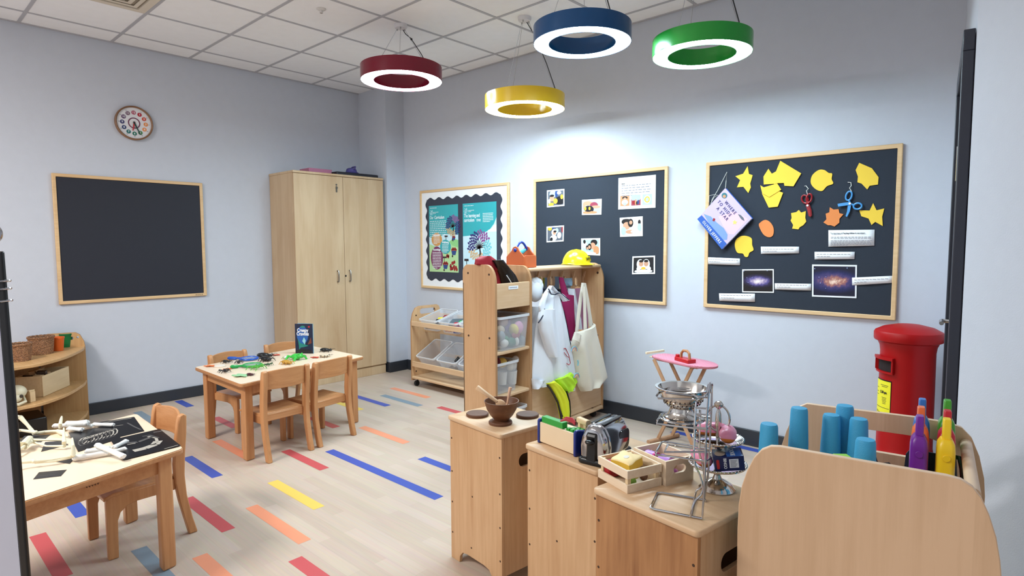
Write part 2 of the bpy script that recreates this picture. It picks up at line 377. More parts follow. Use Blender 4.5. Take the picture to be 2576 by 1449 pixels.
# local: x = right along wall, -y = into the room, z up
r0 = .142
b = MB(); n = 64
b.loft([[(q*math.cos(2*PI*i/n), yy, q*math.sin(2*PI*i/n)) for i in range(n)] for q, yy in [(r0, 0), (r0, -.03), (r0-.005, -.034), (r0-.012, -.028), (r0-.012, 0)]], True, False)
b.build('rim', wood('clock_rim_wood', (150, 112, 82), (110, 78, 54), 'X'), t)
b = MB(); b.disc((0, -.016, 0), r0-.011, .014, 48, axis='y'); b.build('dial', plain('clock_dial', (224, 224, 228), .5), t)
CC = [(178, 40, 56), (200, 70, 50), (226, 140, 70), (232, 150, 90), (60, 130, 70), (30, 110, 90), (30, 110, 110), (40, 60, 110), (60, 60, 110), (90, 60, 100), (120, 90, 110), (170, 60, 90), (196, 60, 76)]
for h in range(1, 13):
    a = PI/2-2*PI*h/12; cx, cz = .088*math.cos(a), .088*math.sin(a)
    dm = plain('clock_disc_%d' % h, CC[h-1], .5)
    b = MB(); b.disc((cx, -.0185, cz), .0165, .003, 20, axis='y'); d = b.build('number_disc', dm, t)
    text('numeral', str(h), .022, WHITE, d, (cx, -.0192, cz), (PI/2, 0, 0), 'CENTER', .0004)
for k in range(12):
    a = PI/2-2*PI*k/12
    if k: text('minute_numeral', str(k*5), .010, INK, t, (.113*math.cos(a), -.0172, .113*math.sin(a)), (PI/2, 0, 0), 'CENTER')
b = MB(); b.loft([[(q*math.cos(2*PI*i/40), yy, q*math.sin(2*PI*i/40)) for i in range(40)] for q, yy in [(.046, -.016), (.046, -.0185), (.038, -.0185), (.038, -.016)]], True, False)
b.build('hour_ring', plain('clock_ring', (110, 50, 80), .5), t)
for nm, ang, L, w, c in (('hour_hand', -PI/2-.20, .066, .014, (190, 40, 50)), ('minute_hand', -PI/2+.42, .102, .013, (20, 60, 56))):
    b = MB(); u = Vector((math.cos(ang), 0, math.sin(ang))); s = Vector((-u.z, 0, u.x))*w/2; y = Vector((0, -.022 if nm[0] == 'h' else -.025, 0)); e = Vector((0, -.0015, 0))
    q = [y-u*.012-s, y+u*L-s*.5, y+u*L+s*.5, y-u*.012+s]
    b.loft([q, [p+e for p in q]]); b.build(nm, plain(nm, c, .4), t)
b = MB(); b.disc((0, -.027, 0), .006, .012, 16, axis='y'); b.build('hub', BLACK, t)
def board(name, label, loc, rotz, w, h, panel, fw=.026):
    """Framed pin board: local x right, z up, -y into the room; origin at its lower left back corner."""
    t = thing(name, label, 'notice board', loc, rotz)
    b = MB(); b.plate([(0, 0), (w, 0), (w, h), (0, h)], [[(fw, fw), (w-fw, fw), (w-fw, h-fw), (fw, h-fw)]], XZ(0), -.022, 0)
    b.build('frame', PALE, t, bevel=.004)
    b = MB(); b.box(fw, w-fw, -.012, -.002, fw, h-fw); b.build('panel', panel, t, smooth=False)
    return t
CH = plain('chalkboard_black', (42, 44, 54), .6, spec=.3); FELT = plain('charcoal_felt', (52, 58, 68), .95, spec=.15, bump=.5, bscale=500)
t = board('notice_board', 'empty black notice board in pale wood frame below the clock', (.001, -3.062, .936), PI/2, 1.12, 1.04, CH)
b = MB(); 
for k in range(7): b.box(1.02+.009*k, 1.0265+.009*k, -.0225, -.0221, .010+.002*(k % 2), .016-.001*(k % 3))
b.build('maker_mark', INKD, t, smooth=False)
# ================================================================== BACK WALL BOARDS
BY = -.0125    # face of the pin panels
t1 = board('notice_board', 'notice board with white scalloped border and two teal posters', (.79, -.001, .936), 0, 1.302, 1.04, WHITE)
b1o = Vector((.79, -.001, .936))
# scalloped dark sheet
def scallop():
    x0, x1, z0, z1 = .10, 1.20, .095, .945; out = []
    def side(A, B, n, nrm):
        for i in range(n*14):
            t = i/(n*14); w = .0125*(math.cos(2*PI*n*t+PI))
            out.append((A[0]+(B[0]-A[0])*t+nrm[0]*w, A[1]+(B[1]-A[1])*t+nrm[1]*w))
    side((x0, z0), (x1, z0), 8, (0, -1)); side((x1, z0), (x1, z1), 7, (1, 0)); side((x1, z1), (x0, z1), 8, (0, 1)); side((x0, z1), (x0, z0), 7, (-1, 0))
    return out
b = MB(); b.plate(scallop(), [], XZ(0), -.0145, -.0122); b.build('scalloped_sheet', plain('scallop_sheet', (50, 54, 68), .8), t1)
# ---- helper for pinned flat things on the back wall: pixel outline -> thin plate on the panel
def Rw(px, py, off=0.0): return ony(px, py, BY-.001-off)
def flat_r(name, label, cat, outl, mat, off=.002, th=.0012, group=None, parent=None, edge=None):
    P = [Rw(x, y, off) for x, y in outl]; c = sum(P, Vector())/len(P)
    b = MB(c if parent is None else parent.location)
    b.plate([(p.x, p.z) for p in P], [], XZ(c.y), -th, 0, 0, 1 if edge else None)
    o = b.build(name, [mat]+([edge] if edge else []), parent, smooth=False)
    if label: tag(o, label, cat, group)
    return o, c
def flat_poly(b, poly, y, mi, th=.0004):
    b.plate(poly, [], XZ(y), -th, 0, mi)
# ---- the two curriculum posters (local frame: x right, z up from lower-left corner)
TEAL = plain('poster_teal', (52, 164, 172), .35); TEALD = plain('poster_teal_deep', (40, 148, 160), .35)
PSKY = plain('poster_sky', (196, 226, 236), .35); PGRN = plain('poster_green', (140, 200, 132), .35); PGRN2 = plain('poster_light_green', (176, 212, 156), .35)
PORA = plain('poster_ochre', (206, 150, 88), .35); PPUR = plain('poster_purple', (120, 52, 96), .35); PNAV = plain('poster_navy', (52, 44, 110), .35); PVIO = plain('poster_violet', (140, 76, 140), .35)
PTRK = plain('poster_trunk', (44, 36, 44), .4); PTAN = plain('poster_tan', (206, 172, 128), .35); PRED = plain('poster_red', (150, 32, 40), .35); PBLU = plain('poster_blue', (40, 70, 130), .35); PWHT = plain('poster_white', (236, 242, 246), .35)
def poster(name, label, q):
    A, B, C_, D = [Rw(x, y, .003) for x, y in q]      # tl, tr, br, bl
    x0, x1 = (A.x+D.x)/2, (B.x+C_.x)/2; z0, z1 = (C_.z+D.z)/2, (A.z+B.z)/2
    y = A.y
    t = thing(name, label, 'poster', (x0, y, z0)); w, h = x1-x0, z1-z0
    b = MB(); b.box(0, w, -.001, 0, 0, h); b.build('sheet', TEAL, t, smooth=False)
    return t, w, h
def blob(cx, cz, rx, rz, n=20): return circ(rx, n, cx, cz, rz)
def leaf(b, cx, cz, L, W, a, y, mi):
    ca, sa = math.cos(a), math.sin(a); P = []
    for u, v in ((-.5, 0), (-.2, .42), (.15, .45), (.5, 0), (.15, -.45), (-.2, -.42)):
        P.append((cx+u*L*ca-v*W*sa, cz+u*L*sa+v*W*ca))
    flat_poly(b, P, y, mi)
def tree(t, cx, cz, R, base, mats, nm, seed):
    """Painted tree: dark forked trunk and a crown of leaves whose colour changes round the clock."""
    r = random.Random(seed); b = MB(); y = -.0022
    def limb(p, q, w0, w1):
        d = Vector((q[0]-p[0], q[1]-p[1])); n_ = Vector((-d.y, d.x)).normalized()
        flat_poly(b, [(p[0]-n_.x*w0, p[1]-n_.y*w0), (q[0]-n_.x*w1, q[1]-n_.y*w1), (q[0]+n_.x*w1, q[1]+n_.y*w1), (p[0]+n_.x*w0, p[1]+n_.y*w0)], y, 0)
    limb((cx-.1*R, base), (cx+.08*R, cz-.35*R), .075*R, .06*R); limb((cx+.08*R, cz-.35*R), (cx, cz), .06*R, .05*R)
    for k in range(11):
        a = PI*(-.12+1.24*k/10); L = R*r.uniform(.55, .75); q = (cx+L*math.cos(a), cz+L*math.sin(a)*.95)
        m_ = (cx+.35*R*math.cos(a+.3), cz+.3*R*math.sin(a+.3)); limb((cx, cz-.1*R), m_, .035*R, .022*R); limb(m_, q, .022*R, .008*R)
    b.build('tree_trunk', PTRK, t, smooth=False)
    b = MB()
    for k in range(95):
        a = k*2.39996; d = R*math.sqrt(.16+.84*k/95); cx2, cz2 = cx+d*math.cos(a), cz+d*math.sin(a)
        if -PI*.62 < (a if a < PI else a-2*PI) < -PI*.38 and d > .3*R: continue
        aa = a % (2*PI)
        mi = 3 if (aa > 5.2 or aa < .5) else 1 if aa < 1.7 else 0 if aa < 3.5 else 2
        leaf(b, cx2, cz2, .20*R, .15*R, a+r.uniform(-.6, .6)+PI/2*0, -.0027, mi)
    b.build('tree_leaves', mats, t, smooth=False)
def lines(t, x, z, w, n, dz, mat, seed=1, y=-.0022, h=None, name='text_lines'):
    """Small print: rows of word-length dashes."""
    r = random.Random(seed); b = MB(); h = h or dz*.42
    for i in range(n):
        u = 0.0; end = w*(1 if i < n-1 else r.uniform(.4, .8))
        while u < end:
            L = min(r.uniform(.012, .035)*w/.25, end-u)
            if L > .002: b.box(x+u, x+u+L, y-.0003, y, z-i*dz-h/2, z-i*dz+h/2)
            u += L+.008*w/.25
    return b.build(name, mat, t, smooth=False)
def swirl(t, x, z, s):
    b = MB()
    for k in range(6):
        a = k*PI/3; b.tube([(x+s*(.2+.8*j/8)*math.cos(a+j*.16), -.0024, z+s*(.2+.8*j/8)*math.sin(a+j*.16)) for j in range(9)], s*.05, 4)
    b.build('logo', PWHT, t, smooth=False)
RX = (PI/2, 0, 0)
t, w, h = poster('curriculum_poster', 'left teal poster headed Our Curriculum with coloured circles', [(1078, 519), (1152, 513), (1154, 686), (1082, 683)])
b = MB(); flat_poly(b, [(0, 0), (w, 0), (w, .56*h), (.55*w, .57*h), (.2*w, .5*h), (0, .53*h)], -.001, 0); flat_poly(b, [(0, 0), (w, 0), (w, .37*h), (.7*w, .46*h), (.4*w, .36*h), (0, .42*h)], -.0014, 1); b.build('landscape', [PSKY, PGRN2], t, smooth=False)
b = MB(); flat_poly(b, [(w, .37*h), (w, .48*h), (.85*w, .5*h), (.7*w, .46*h), (.8*w, .40*h)], -.0018, 0); b.build('hill', PGRN, t, smooth=False)
b = MB(); flat_poly(b, blob(.27*w, .49*h, .185*w, .10*h, 28), -.0020, 0); b.build('ochre_circle', PORA, t, smooth=False)
b = MB(); flat_poly(b, blob(.27*w, .21*h, .215*w, .175*h, 28), -.0024, 0); b.build('purple_circle', PPUR, t, smooth=False)
b = MB(); flat_poly(b, blob(.57*w, .38*h, .185*w, .105*h, 28), -.0028, 0); b.build('teal_circle', TEAL, t, smooth=False)
tree(t, .83*w, .69*h, .24*w, .47*h, [PNAV, PVIO, PTAN, PNAV], 'a', 3)
for cx, cz in ((.86*w, .30*h), (.57*w, .09*h), (.86*w, .50*h)):
    b = MB(); s = .09*w if cz < .45*h else .05*w
    flat_poly(b, [(cx-s, cz+s*.4), (cx-s*.7, cz-s*.7), (cx+s*.5, cz-s*.7), (cx+s*.9, cz+s*.4)], -.0024, 0)
    for k in range(5): flat_poly(b, blob(cx-s*.7+s*.35*k, cz+s*(.6+.3*(k % 2)), s*.32, s*.32, 10), -.0028, 1)
    flat_poly(b, blob(cx-s*.6, cz-s*1.0, s*.28, s*.28, 10), -.0026, 2); b.build('wheelbarrow', [PBLU, PRED, PTRK], t, smooth=False)
b = MB()
for k in range(14): flat_poly(b, blob(.84*w+rnd.uniform(-.11, .11)*w, .09*h+rnd.uniform(-.05, .07)*h, .032*w, .026*h, 9), -.0026-.0001*(k % 3), 0)
for k in range(4): flat_poly(b, blob(.66*w+rnd.uniform(-.05, .05)*w, .245*h+rnd.uniform(-.02, .03)*h, .025*w, .022*h, 9), -.0026, 0)
b.build('painted_fruit_heap', PRED, t, smooth=False)
b = MB(); b.box(.585*w, .60*w, -.0026, -.0022, .47*h, .53*h); b.box(.545*w, .65*w, -.0028, -.0022, .525*h, .548*h); b.box(.52*w, .535*w, -.0026, -.0022, .12*h, .22*h); b.box(.48*w, .6*w, -.0028, -.0022, .21*h, .235*h); b.build('signposts', PTRK, t, smooth=False)
swirl(t, .10*w, .895*h, .03)
lines(t, .16*w, .90*h, .18*w, 2, .012, PWHT, 4); lines(t, .05*w, .965*h, .36*w, 1, .012, PWHT, 5)
text('heading', 'Our', .048, PWHT, t, (.035*w, -.0022, .82*h), RX, 'LEFT', 0, sx=.72); text('heading', 'Curriculum', .048, PWHT, t, (.20*w, -.0022, .82*h), RX, 'LEFT', .0007, sx=.70)
lines(t, .04*w, .765*h, .56*w, 9, .0195, PWHT, 6, h=.006)
for s_, cx, cz in (('Important', .27*w, .55*h), ('Wellbeing', .57*w, .445*h), ('Knowledge', .27*w, .335*h)): text('circle_heading', s_, .03, PWHT, t, (cx, -.0032, cz), RX, 'CENTER', .001, sx=.85)
lines(t, .16*w, .515*h, .22*w, 5, .015, PWHT, 7, -.0032); lines(t, .46*w, .41*h, .22*w, 6, .015, PWHT, 8, -.0032); lines(t, .12*w, .295*h, .3*w, 11, .0165, PWHT, 9, -.0032)
t, w, h = poster('curriculum_poster', 'right teal poster headed The learning and curriculum tree', [(1164, 513), (1249, 506), (1250, 705), (1166, 700)])
b = MB(); arc = [(.0, .58*h)]+[(w*.72*math.sin(a)*1.0, .58*h) for a in ()]
flat_poly(b, [(0, 0), (w, 0), (w, .80*h), (.93*w, .72*h), (.82*w, .655*h), (.7*w, .62*h), (.5*w, .585*h), (0, .565*h)], -.001, 0)
flat_poly(b, [(.76*w, .64*h), (.88*w, .665*h), (.93*w, .70*h), (w, .71*h), (w, .62*h), (.76*w, .62*h)], -.0014, 1)
flat_poly(b, [(0, .12*h), (.3*w, .15*h), (.55*w, .10*h), (w, .13*h), (w, 0), (0, 0)], -.0016, 2)
flat_poly(b, [(0, .135*h), (.15*w, .165*h), (.4*w, .135*h), (.6*w, .12*h), (.6*w, .105*h), (.3*w, .115*h), (0, .115*h)], -.002, 3); b.build('landscape', [PSKY, PWHT, PWHT, PGRN], t, smooth=False)
tree(t, .5*w, .43*h, .345*w, .11*h, [PNAV, PVIO, PTAN, plain('poster_aqua', (120, 196, 204), .35)], 'b', 5)
b = MB(); b.box(.10*w, .118*w, -.0026, -.0022, .155*h, .24*h); b.box(.04*w, .17*w, -.0028, -.0022, .235*h, .265*h); b.build('signpost', PTRK, t, smooth=False)
swirl(t, .10*w, .90*h, .03); lines(t, .18*w, .905*h, .17*w, 2, .012, PWHT, 14); lines(t, .05*w, .968*h, .36*w, 1, .012, PWHT, 15)
text('heading', 'The', .050, PWHT, t, (.04*w, -.0022, .835*h), RX, 'LEFT', 0, sx=.72); text('heading', 'learning and', .050, PWHT, t, (.185*w, -.0022, .835*h), RX, 'LEFT', .0007, sx=.64)
text('heading', 'curriculum', .050, PWHT, t, (.04*w, -.0022, .777*h), RX, 'LEFT', .0007, sx=.68); text('heading', 'tree', .050, PWHT, t, (.42*w, -.0022, .777*h), RX, 'LEFT', 0, sx=.7)
lines(t, .61*w, .855*h, .30*w, 6, .0155, PWHT, 16)
# ---- photo board
t2 = board('notice_board', 'middle charcoal notice board holding six small photographs and one sheet', (2.39, -.001, .936), 0, 1.312, 1.042, FELT)
SKIN = plain('print_skin', (198, 150, 122), .4); HAIR = plain('print_dark_hair', (30, 24, 26), .4); PYEL = plain('print_yellow', (232, 180, 60), .4)
PGRY = plain('print_grey', (92, 98, 110), .4); PLBL = plain('print_light_blue', (170, 196, 224), .4); PBLK = plain('print_black', (24, 26, 32), .4); PPNK = plain('print_maroon', (150, 60, 80), .4); PTEA = plain('print_pale_teal', (170, 210, 206), .4); PWOD = plain('print_wood', (196, 140, 100), .4)
PM = [WHITE, PGRY, SKIN, HAIR, PYEL, PLBL, PBLK, PPNK, PTEA, PWOD, PWHT, PRED, PBLU]
def photo(label, q, bgm, shapes):
    P = [Rw(x, y, .002) for x, y in q]; c = sum(P, Vector())/4; y = c.y
    def bil(u, v):   # u right, v up in the sheet
        p = (P[3]*(1-u)+P[2]*u)*(1-v)+(P[0]*(1-u)+P[1]*u)*v; return (p.x, p.z)
    b = MB(c); flat_poly(b, [bil(0, 0), bil(1, 0), bil(1, 1), bil(0, 1)], y, 0, .001)
    flat_poly(b, [bil(.06, .08), bil(.94, .08), bil(.94, .92), bil(.06, .92)], y-.001, bgm, .0003)
    for k, (mi, cu, cv, ru, rv) in enumerate(shapes):
        pl = []
        for i in range(14):
            a = 2*PI*i/14; u = min(.94, max(.06, cu+ru*math.cos(a))); v = min(.92, max(.08, cv+rv*math.sin(a))); pl.append(bil(u, v))
        s2 = []
        for p in pl:
            if not s2 or (abs(p[0]-s2[-1][0])+abs(p[1]-s2[-1][1])) > 1e-4: s2.append(p)
        if len(s2) > 2: flat_poly(b, s2, y-.0013-.00015*(k+1), mi, .0002)
    return tag(b.build('pinned_photo', PM, smooth=False), label, 'photograph', 'photographs pinned to the middle board')
photo('small photo of a child with yellow balloons, top left of the middle board', [(1376, 479), (1420, 475), (1420, 518), (1376, 522)], 1, [(6, .75, .35, .3, .25), (5, .35, .75, .2, .2), (12, .55, .75, .08, .2), (10, .7, .8, .12, .1), (2, .3, .5, .13, .18), (4, .5, .33, .12, .16), (4, .86, .55, .08, .14), (4, .25, .16, .16, .1), (10, .15, .35, .07, .14), (3, .3, .66, .13, .07)])
photo('small photo of hands building a wheeled toy, upper middle of the board', [(1464, 503), (1514, 500), (1513, 540), (1464, 541)], 5, [(2, .3, .75, .25, .15), (7, .62, .62, .2, .2), (2, .7, .5, .25, .1), (9, .4, .16, .4, .1), (6, .35, .4, .25, .2), (4, .18, .42, .06, .13), (4, .4, .42, .05, .11), (6, .55, .36, .06, .13), (2, .1, .6, .08, .2)])
photo('small photo of a child in a white helmet, lower left of the board', [(1375, 570), (1419, 567), (1418, 607), (1375, 610)], 1, [(4, .2, .85, .12, .12), (11, .92, .75, .06, .2), (5, .6, .7, .1, .16), (12, .4, .88, .06, .1), (10, .45, .6, .15, .22), (2, .47, .58, .09, .14), (3, .5, .66, .09, .07), (10, .42, .25, .2, .18), (6, .3, .18, .08, .12), (10, .75, .4, .12, .2)])
photo('small photo of three faces by a window, half hidden behind the yellow hard hat', [(1462, 600), (1510, 599), (1510, 643), (1463, 641)], 8, [(10, .2, .6, .12, .2), (3, .18, .8, .07, .12), (3, .68, .75, .18, .18), (2, .62, .55, .14, .2), (9, .8, .3, .16, .25), (3, .45, .5, .1, .2), (2, .44, .48, .07, .1), (3, .32, .45, .07, .14), (2, .33, .4, .05, .08), (10, .4, .12, .4, .08)])
photo('photo of two people bent over a table, right of the board middle', [(1559, 548), (1617, 544), (1617, 594), (1560, 596)], 10, [(3, .28, .78, .2, .16), (2, .3, .56, .16, .2), (5, .16, .3, .12, .22), (3, .48, .7, .12, .22), (2, .49, .72, .07, .1), (2, .45, .25, .2, .1), (3, .86, .72, .06, .12), (5, .86, .45, .08, .2), (10, .68, .25, .2, .08)])
photo('dark photo of two children in helmets, lowest right of the board', [(1591, 645), (1648, 643), (1648, 689), (1590, 690)], 6, [(10, .36, .55, .16, .28), (10, .62, .55, .16, .28), (2, .4, .58, .1, .16), (2, .62, .58, .1, .16), (3, .4, .72, .1, .07), (3, .62, .72, .1, .07), (10, .5, .16, .4, .1), (4, .5, .32, .1, .08), (10, .28, .3, .08, .12), (10, .75, .3, .08, .12)])
A = Rw(1556, 448, .002); B = Rw(1649, 525, .002); B.z = Rw(1556, 527, .002).z
t = thing('information_sheet', 'white printed sheet with three small pictures, top right of the middle board', 'sheet', (A.x, A.y, B.z))
w, h = B.x-A.x, A.z-B.z
b = MB(); b.box(0, w, -.001, 0, 0, h); b.build('paper', WHITE, t, smooth=False)
lines(t, .09*w, .80*h, .20*w, 1, .018, INKD, 21, -.0012, .007); lines(t, .09*w, .74*h, .78*w, 5, .0195, INK, 22, -.0012, .0055)
for k, (u, bgm, shp) in enumerate(((.06, 9, [(3, .5, .78, .3, .15), (2, .5, .62, .2, .2), (10, .5, .35, .35, .25), (5, .5, .2, .2, .15)]), (.36, 7, [(5, .5, .8, .6, .4), (11, .3, .3, .2, .2), (9, .5, .3, .1, .3), (12, .75, .3, .1, .22), (3, .6, .22, .08, .16)]), (.66, 5, [(10, .5, .5, .35, .4), (4, .5, .5, .28, .3), (8, .5, .5, .16, .18), (4, .25, .5, .08, .12)]))):
    b = MB(); x0, w2, z0, h2 = u*w, .25*w, .10*h, .33*h
    b.box(x0, x0+w2, -.0013, -.001, z0, z0+h2, bgm)
    for j, (mi, cu, cv, ru, rv) in enumerate(shp):
        flat_poly(b, [(x0+w2*min(1, max(0, cu+ru*math.cos(2*PI*i/16))), z0+h2*min(1, max(0, cv+rv*math.sin(2*PI*i/16+.01)))) for i in range(16)], -.0014-.0002*j, mi, .0002)
    b.build('picture', PM, t, smooth=False)
# ---- star board
t3 = board('notice_board', 'right charcoal notice board covered with yellow and orange cut-out shapes', (4.0, -.001, .945), 0, 1.185, 1.03, FELT)
YEL = plain('yellow_felt_card', (240, 202, 66), .8, bump=.2); ORG = plain('orange_felt_card', (224, 134, 72), .8, bump=.2)
def Z4(x, y): return (1740+x*560/1726.0, 350+y*470/1449.0)      # enlarged view of the board -> photograph
def shape(label, pts, mat, off=.002, cat='cut-out shape', grp='cut-out shapes on the right board', smooth_n=0):
    P = [Z4(*p) for p in pts]
    if smooth_n:      # closed Catmull-Rom for the rounded ones
        Q = []; n = len(P)
        for i in range(n):
            p0, p1, p2, p3 = [Vector(P[(i+k-1) % n]) for k in range(4)]
            for s in range(smooth_n):
                u = s/smooth_n; Q.append(tuple(.5*((2*p1)+(p2-p0)*u+(2*p0-5*p1+4*p2-p3)*u*u+(3*p1-p0-3*p2+p3)*u**3)))
        P = Q
    return flat_r('paper_shape', label, cat, P, mat, off, .003, grp)
shape('yellow five pointed star at the top left of the right board', [(435, 210), (445, 270), (474, 280), (455, 345), (460, 375), (440, 418), (402, 370), (352, 374), (377, 318), (340, 288), (400, 268)], YEL)
shape('yellow flame shaped piece beside the largest yellow piece on the right board', [(596, 230), (622, 268), (662, 252), (662, 345), (560, 352), (558, 290)], YEL)
shape('largest yellow piece with tall spike at top middle of the right board', [(688, 168), (850, 266), (790, 366), (720, 362), (716, 340), (664, 342), (640, 350), (624, 268), (655, 250)], YEL, .006)
shape('yellow arrow shaped piece in the middle of the yellow cluster', [(533, 358), (560, 374), (664, 344), (695, 392), (602, 450), (548, 420)], YEL, .0095)
shape('yellow pentagon piece at the bottom of the yellow cluster', [(545, 420), (602, 452), (678, 404), (710, 416), (668, 524), (598, 531), (572, 476)], YEL, .0055)
shape('rounded yellow blob at the top middle of the right board', [(985, 240), (1030, 240), (1062, 262), (1090, 268), (1086, 310), (1098, 345), (1050, 365), (1012, 402), (962, 388), (925, 342), (935, 282)], YEL, smooth_n=4)
shape('yellow jagged pentagon in the top right corner of the board', [(1300, 184), (1398, 226), (1450, 296), (1445, 352), (1380, 362), (1362, 391), (1318, 345), (1286, 335), (1290, 290), (1272, 240)], YEL)
shape('small yellow crown star left of the orange star', [(832, 549), (850, 570), (886, 558), (882, 610), (889, 640), (866, 668), (840, 682), (828, 700), (780, 694), (788, 666), (768, 632), (776, 612), (772, 574), (812, 566)], YEL)
shape('orange many pointed star under the blue scissors', [(1072, 528), (1100, 546), (1140, 543), (1146, 574), (1178, 582), (1146, 618), (1146, 648), (1108, 678), (1080, 668), (1058, 668), (1022, 646), (1046, 622), (1040, 578), (1068, 568)], ORG)
shape('orange egg shaped piece at the left of the right board', [(572, 626), (610, 645), (636, 690), (632, 745), (600, 761), (556, 738), (522, 670), (535, 645)], ORG, smooth_n=3)
shape('yellow five pointed star at the right edge of the board', [(1408, 497), (1434, 552), (1494, 538), (1478, 600), (1482, 674), (1424, 642), (1395, 666), (1372, 616), (1316, 598), (1300, 552), (1380, 554)], YEL)
shape('rounded yellow blob below the hanging book', [(385, 752), (430, 752), (466, 772), (470, 820), (480, 860), (450, 880), (436, 912), (412, 910), (398, 888), (355, 880), (336, 830), (345, 780)], YEL, smooth_n=4)
def label_card(label, q, n, seed, title=None, cat='caption strip', grp='caption strips on the right board', name='caption_strip'):
    A, B, C_, D = [Rw(*Z4(*p), off=.004) for p in q]
    t = thing(name, label, cat, tuple(D), 0, grp)
    y = 0.0; O = D
    def L(p): return (p.x-O.x, p.z-O.z)
    b = MB(); m = 8; top = []; bot = []
    for i in range(m+1):
        u = i/m; bul = -.006*math.sin(PI*u); p = A.lerp(B, u); r = D.lerp(C_, u)
        top.append((p.x-O.x, bul, p.z-O.z)); bot.append((r.x-O.x, bul, r.z-O.z))
    b.loft([bot, top], False, False)
    sh = b.build('strip', WHITE, t); sh.modifiers.new('thick', 'SOLIDIFY').thickness = .0008
    w = B.x-A.x; h = ((A.z-D.z)+(B.z-C_.z))/2; sl = (B.z-A.z)/w
    b = MB(); r = random.Random(seed); zz = .74*h
    if title:
        text('heading', title, .0125, INKD, t, (.04*w, -.0085, .83*h), RX, 'LEFT', .0002, sx=.72); zz = .60*h
    rows = n; dz = zz/(rows+.3) if not title else .075*h
    for i in range(rows):
        if title and i == 2: continue
        u = .05*w; e = w*(.95 if i < rows-1 else .45)
        while u < e:
            Lw = r.uniform(.008, .02); 
            if u+Lw > e: break
            yy = -.0016-.006*math.sin(PI*min(1, (u+Lw/2)/w)); z = zz-i*dz+sl*u; b.box(u, u+Lw, yy, yy+.0004, z-.0012, z+.0012); u += Lw+.004
    b.build('text_lines', INK, t, smooth=False)
label_card('white caption strip at the left edge of the right board', [(123, 916), (374, 926), (374, 978), (124, 970)], 2, 31)
label_card('white caption strip below the orange egg shape', [(536, 834), (832, 834), (832, 886), (537, 890)], 2, 32)
label_card('white caption strip between the text sheet and the large galaxy picture', [(953, 874), (1264, 874), (1262, 930), (953, 933)], 2, 33)
label_card('white caption strip between the two galaxy pictures', [(644, 1118), (926, 1122), (926, 1174), (645, 1166)], 2, 34)
label_card('white caption strip over the right edge of the large galaxy picture', [(1243, 1074), (1558, 1060), (1560, 1114), (1244, 1134)], 2, 35)
label_card('white caption strip at the bottom left of the right board', [(212, 1196), (490, 1198), (490, 1262), (214, 1254)], 2, 36)
label_card('white printed text sheet with bold heading on the right board', [(1060, 706), (1418, 702), (1416, 826), (1060, 834)], 8, 37, 'The importance of Teaching children to use scissors', 'text sheet', None, 'text_sheet')
def galaxy(name, cols, core, tilt, flat_, stars):
    m, nt, b = nodes(name); L = nt.links.new
    tc = nt.nodes.new('ShaderNodeTexCoord'); mp = nt.nodes.new('ShaderNodeMapping'); mp.vector_type = 'POINT'
    mp.inputs['Rotation'].default_value = (0, tilt, 0); mp.inputs['Scale'].default_value = (1.0/core, 1, 1.0/(core*flat_)); L(tc.outputs['Object'], mp.inputs['Vector'])
    g = nt.nodes.new('ShaderNodeTexGradient'); g.gradient_type = 'SPHERICAL'; L(mp.outputs['Vector'], g.inputs['Vector'])
    n = nt.nodes.new('ShaderNodeTexNoise'); n.inputs['Scale'].default_value = 26; n.inputs['Detail'].default_value = 8; n.inputs['Roughness'].default_value = .7; L(tc.outputs['Object'], n.inputs['Vector'])
    a = nt.nodes.new('ShaderNodeMath'); a.operation = 'MULTIPLY'; L(g.outputs['Fac'], a.inputs[0]); L(n.outputs['Fac'], a.inputs[1])
    s = nt.nodes.new('ShaderNodeMath'); s.operation = 'MULTIPLY'; L(a.outputs[0], s.inputs[0]); s.inputs[1].default_value = 2.0
    r = nt.nodes.new('ShaderNodeValToRGB'); e = r.color_ramp.elements
    e[0].position = 0; e[0].color = lin(cols[0]); e[1].position = 1; e[1].color = lin(cols[-1])
    for i, c in enumerate(cols[1:-1]): k = e.new((i+1)/(len(cols)-1)); k.color = lin(c)
    L(s.outputs[0], r.inputs['Fac'])
    v = nt.nodes.new('ShaderNodeTexVoronoi'); v.inputs['Scale'].default_value = stars; L(tc.outputs['Object'], v.inputs['Vector'])
    lt = nt.nodes.new('ShaderNodeMath'); lt.operation = 'LESS_THAN'; L(v.outputs['Distance'], lt.inputs[0]); lt.inputs[1].default_value = .09
    mx = nt.nodes.new('ShaderNodeMix'); mx.data_type = 'RGBA'; L(lt.outputs[0], mx.inputs[0]); L(r.outputs['Color'], mx.inputs[6]); mx.inputs[7].default_value = lin((170, 190, 240))
    L(mx.outputs[2], b.inputs['Base Color']); b.inputs['Roughness'].default_value = .3
    return m
def pic(label, q, gm, name):
    P = [Rw(*Z4(*p), off=.002) for p in q]; c = sum(P, Vector())/4
    b = MB(c)
    def bil(u, v): p = (P[3]*(1-u)+P[2]*u)*(1-v)+(P[0]*(1-u)+P[1]*u)*v; return (p.x, p.z)
    flat_poly(b, [bil(0, 0), bil(1, 0), bil(1, 1), bil(0, 1)], c.y, 0, .001); flat_poly(b, [bil(.035, .05), bil(.965, .05), bil(.965, .95), bil(.035, .95)], c.y-.001, 1, .0004)
    return tag(b.build(name, [WHITE, gm], smooth=False), label, 'picture', 'galaxy pictures')
pic('small white bordered picture of a purple galaxy', [(392, 1010), (637, 1008), (638, 1192), (392, 1188)], galaxy('galaxy_small', [(10, 8, 14), (34, 28, 60), (90, 80, 140), (190, 170, 190), (255, 245, 230)], .115, .25, .42, 40), 'galaxy_picture')
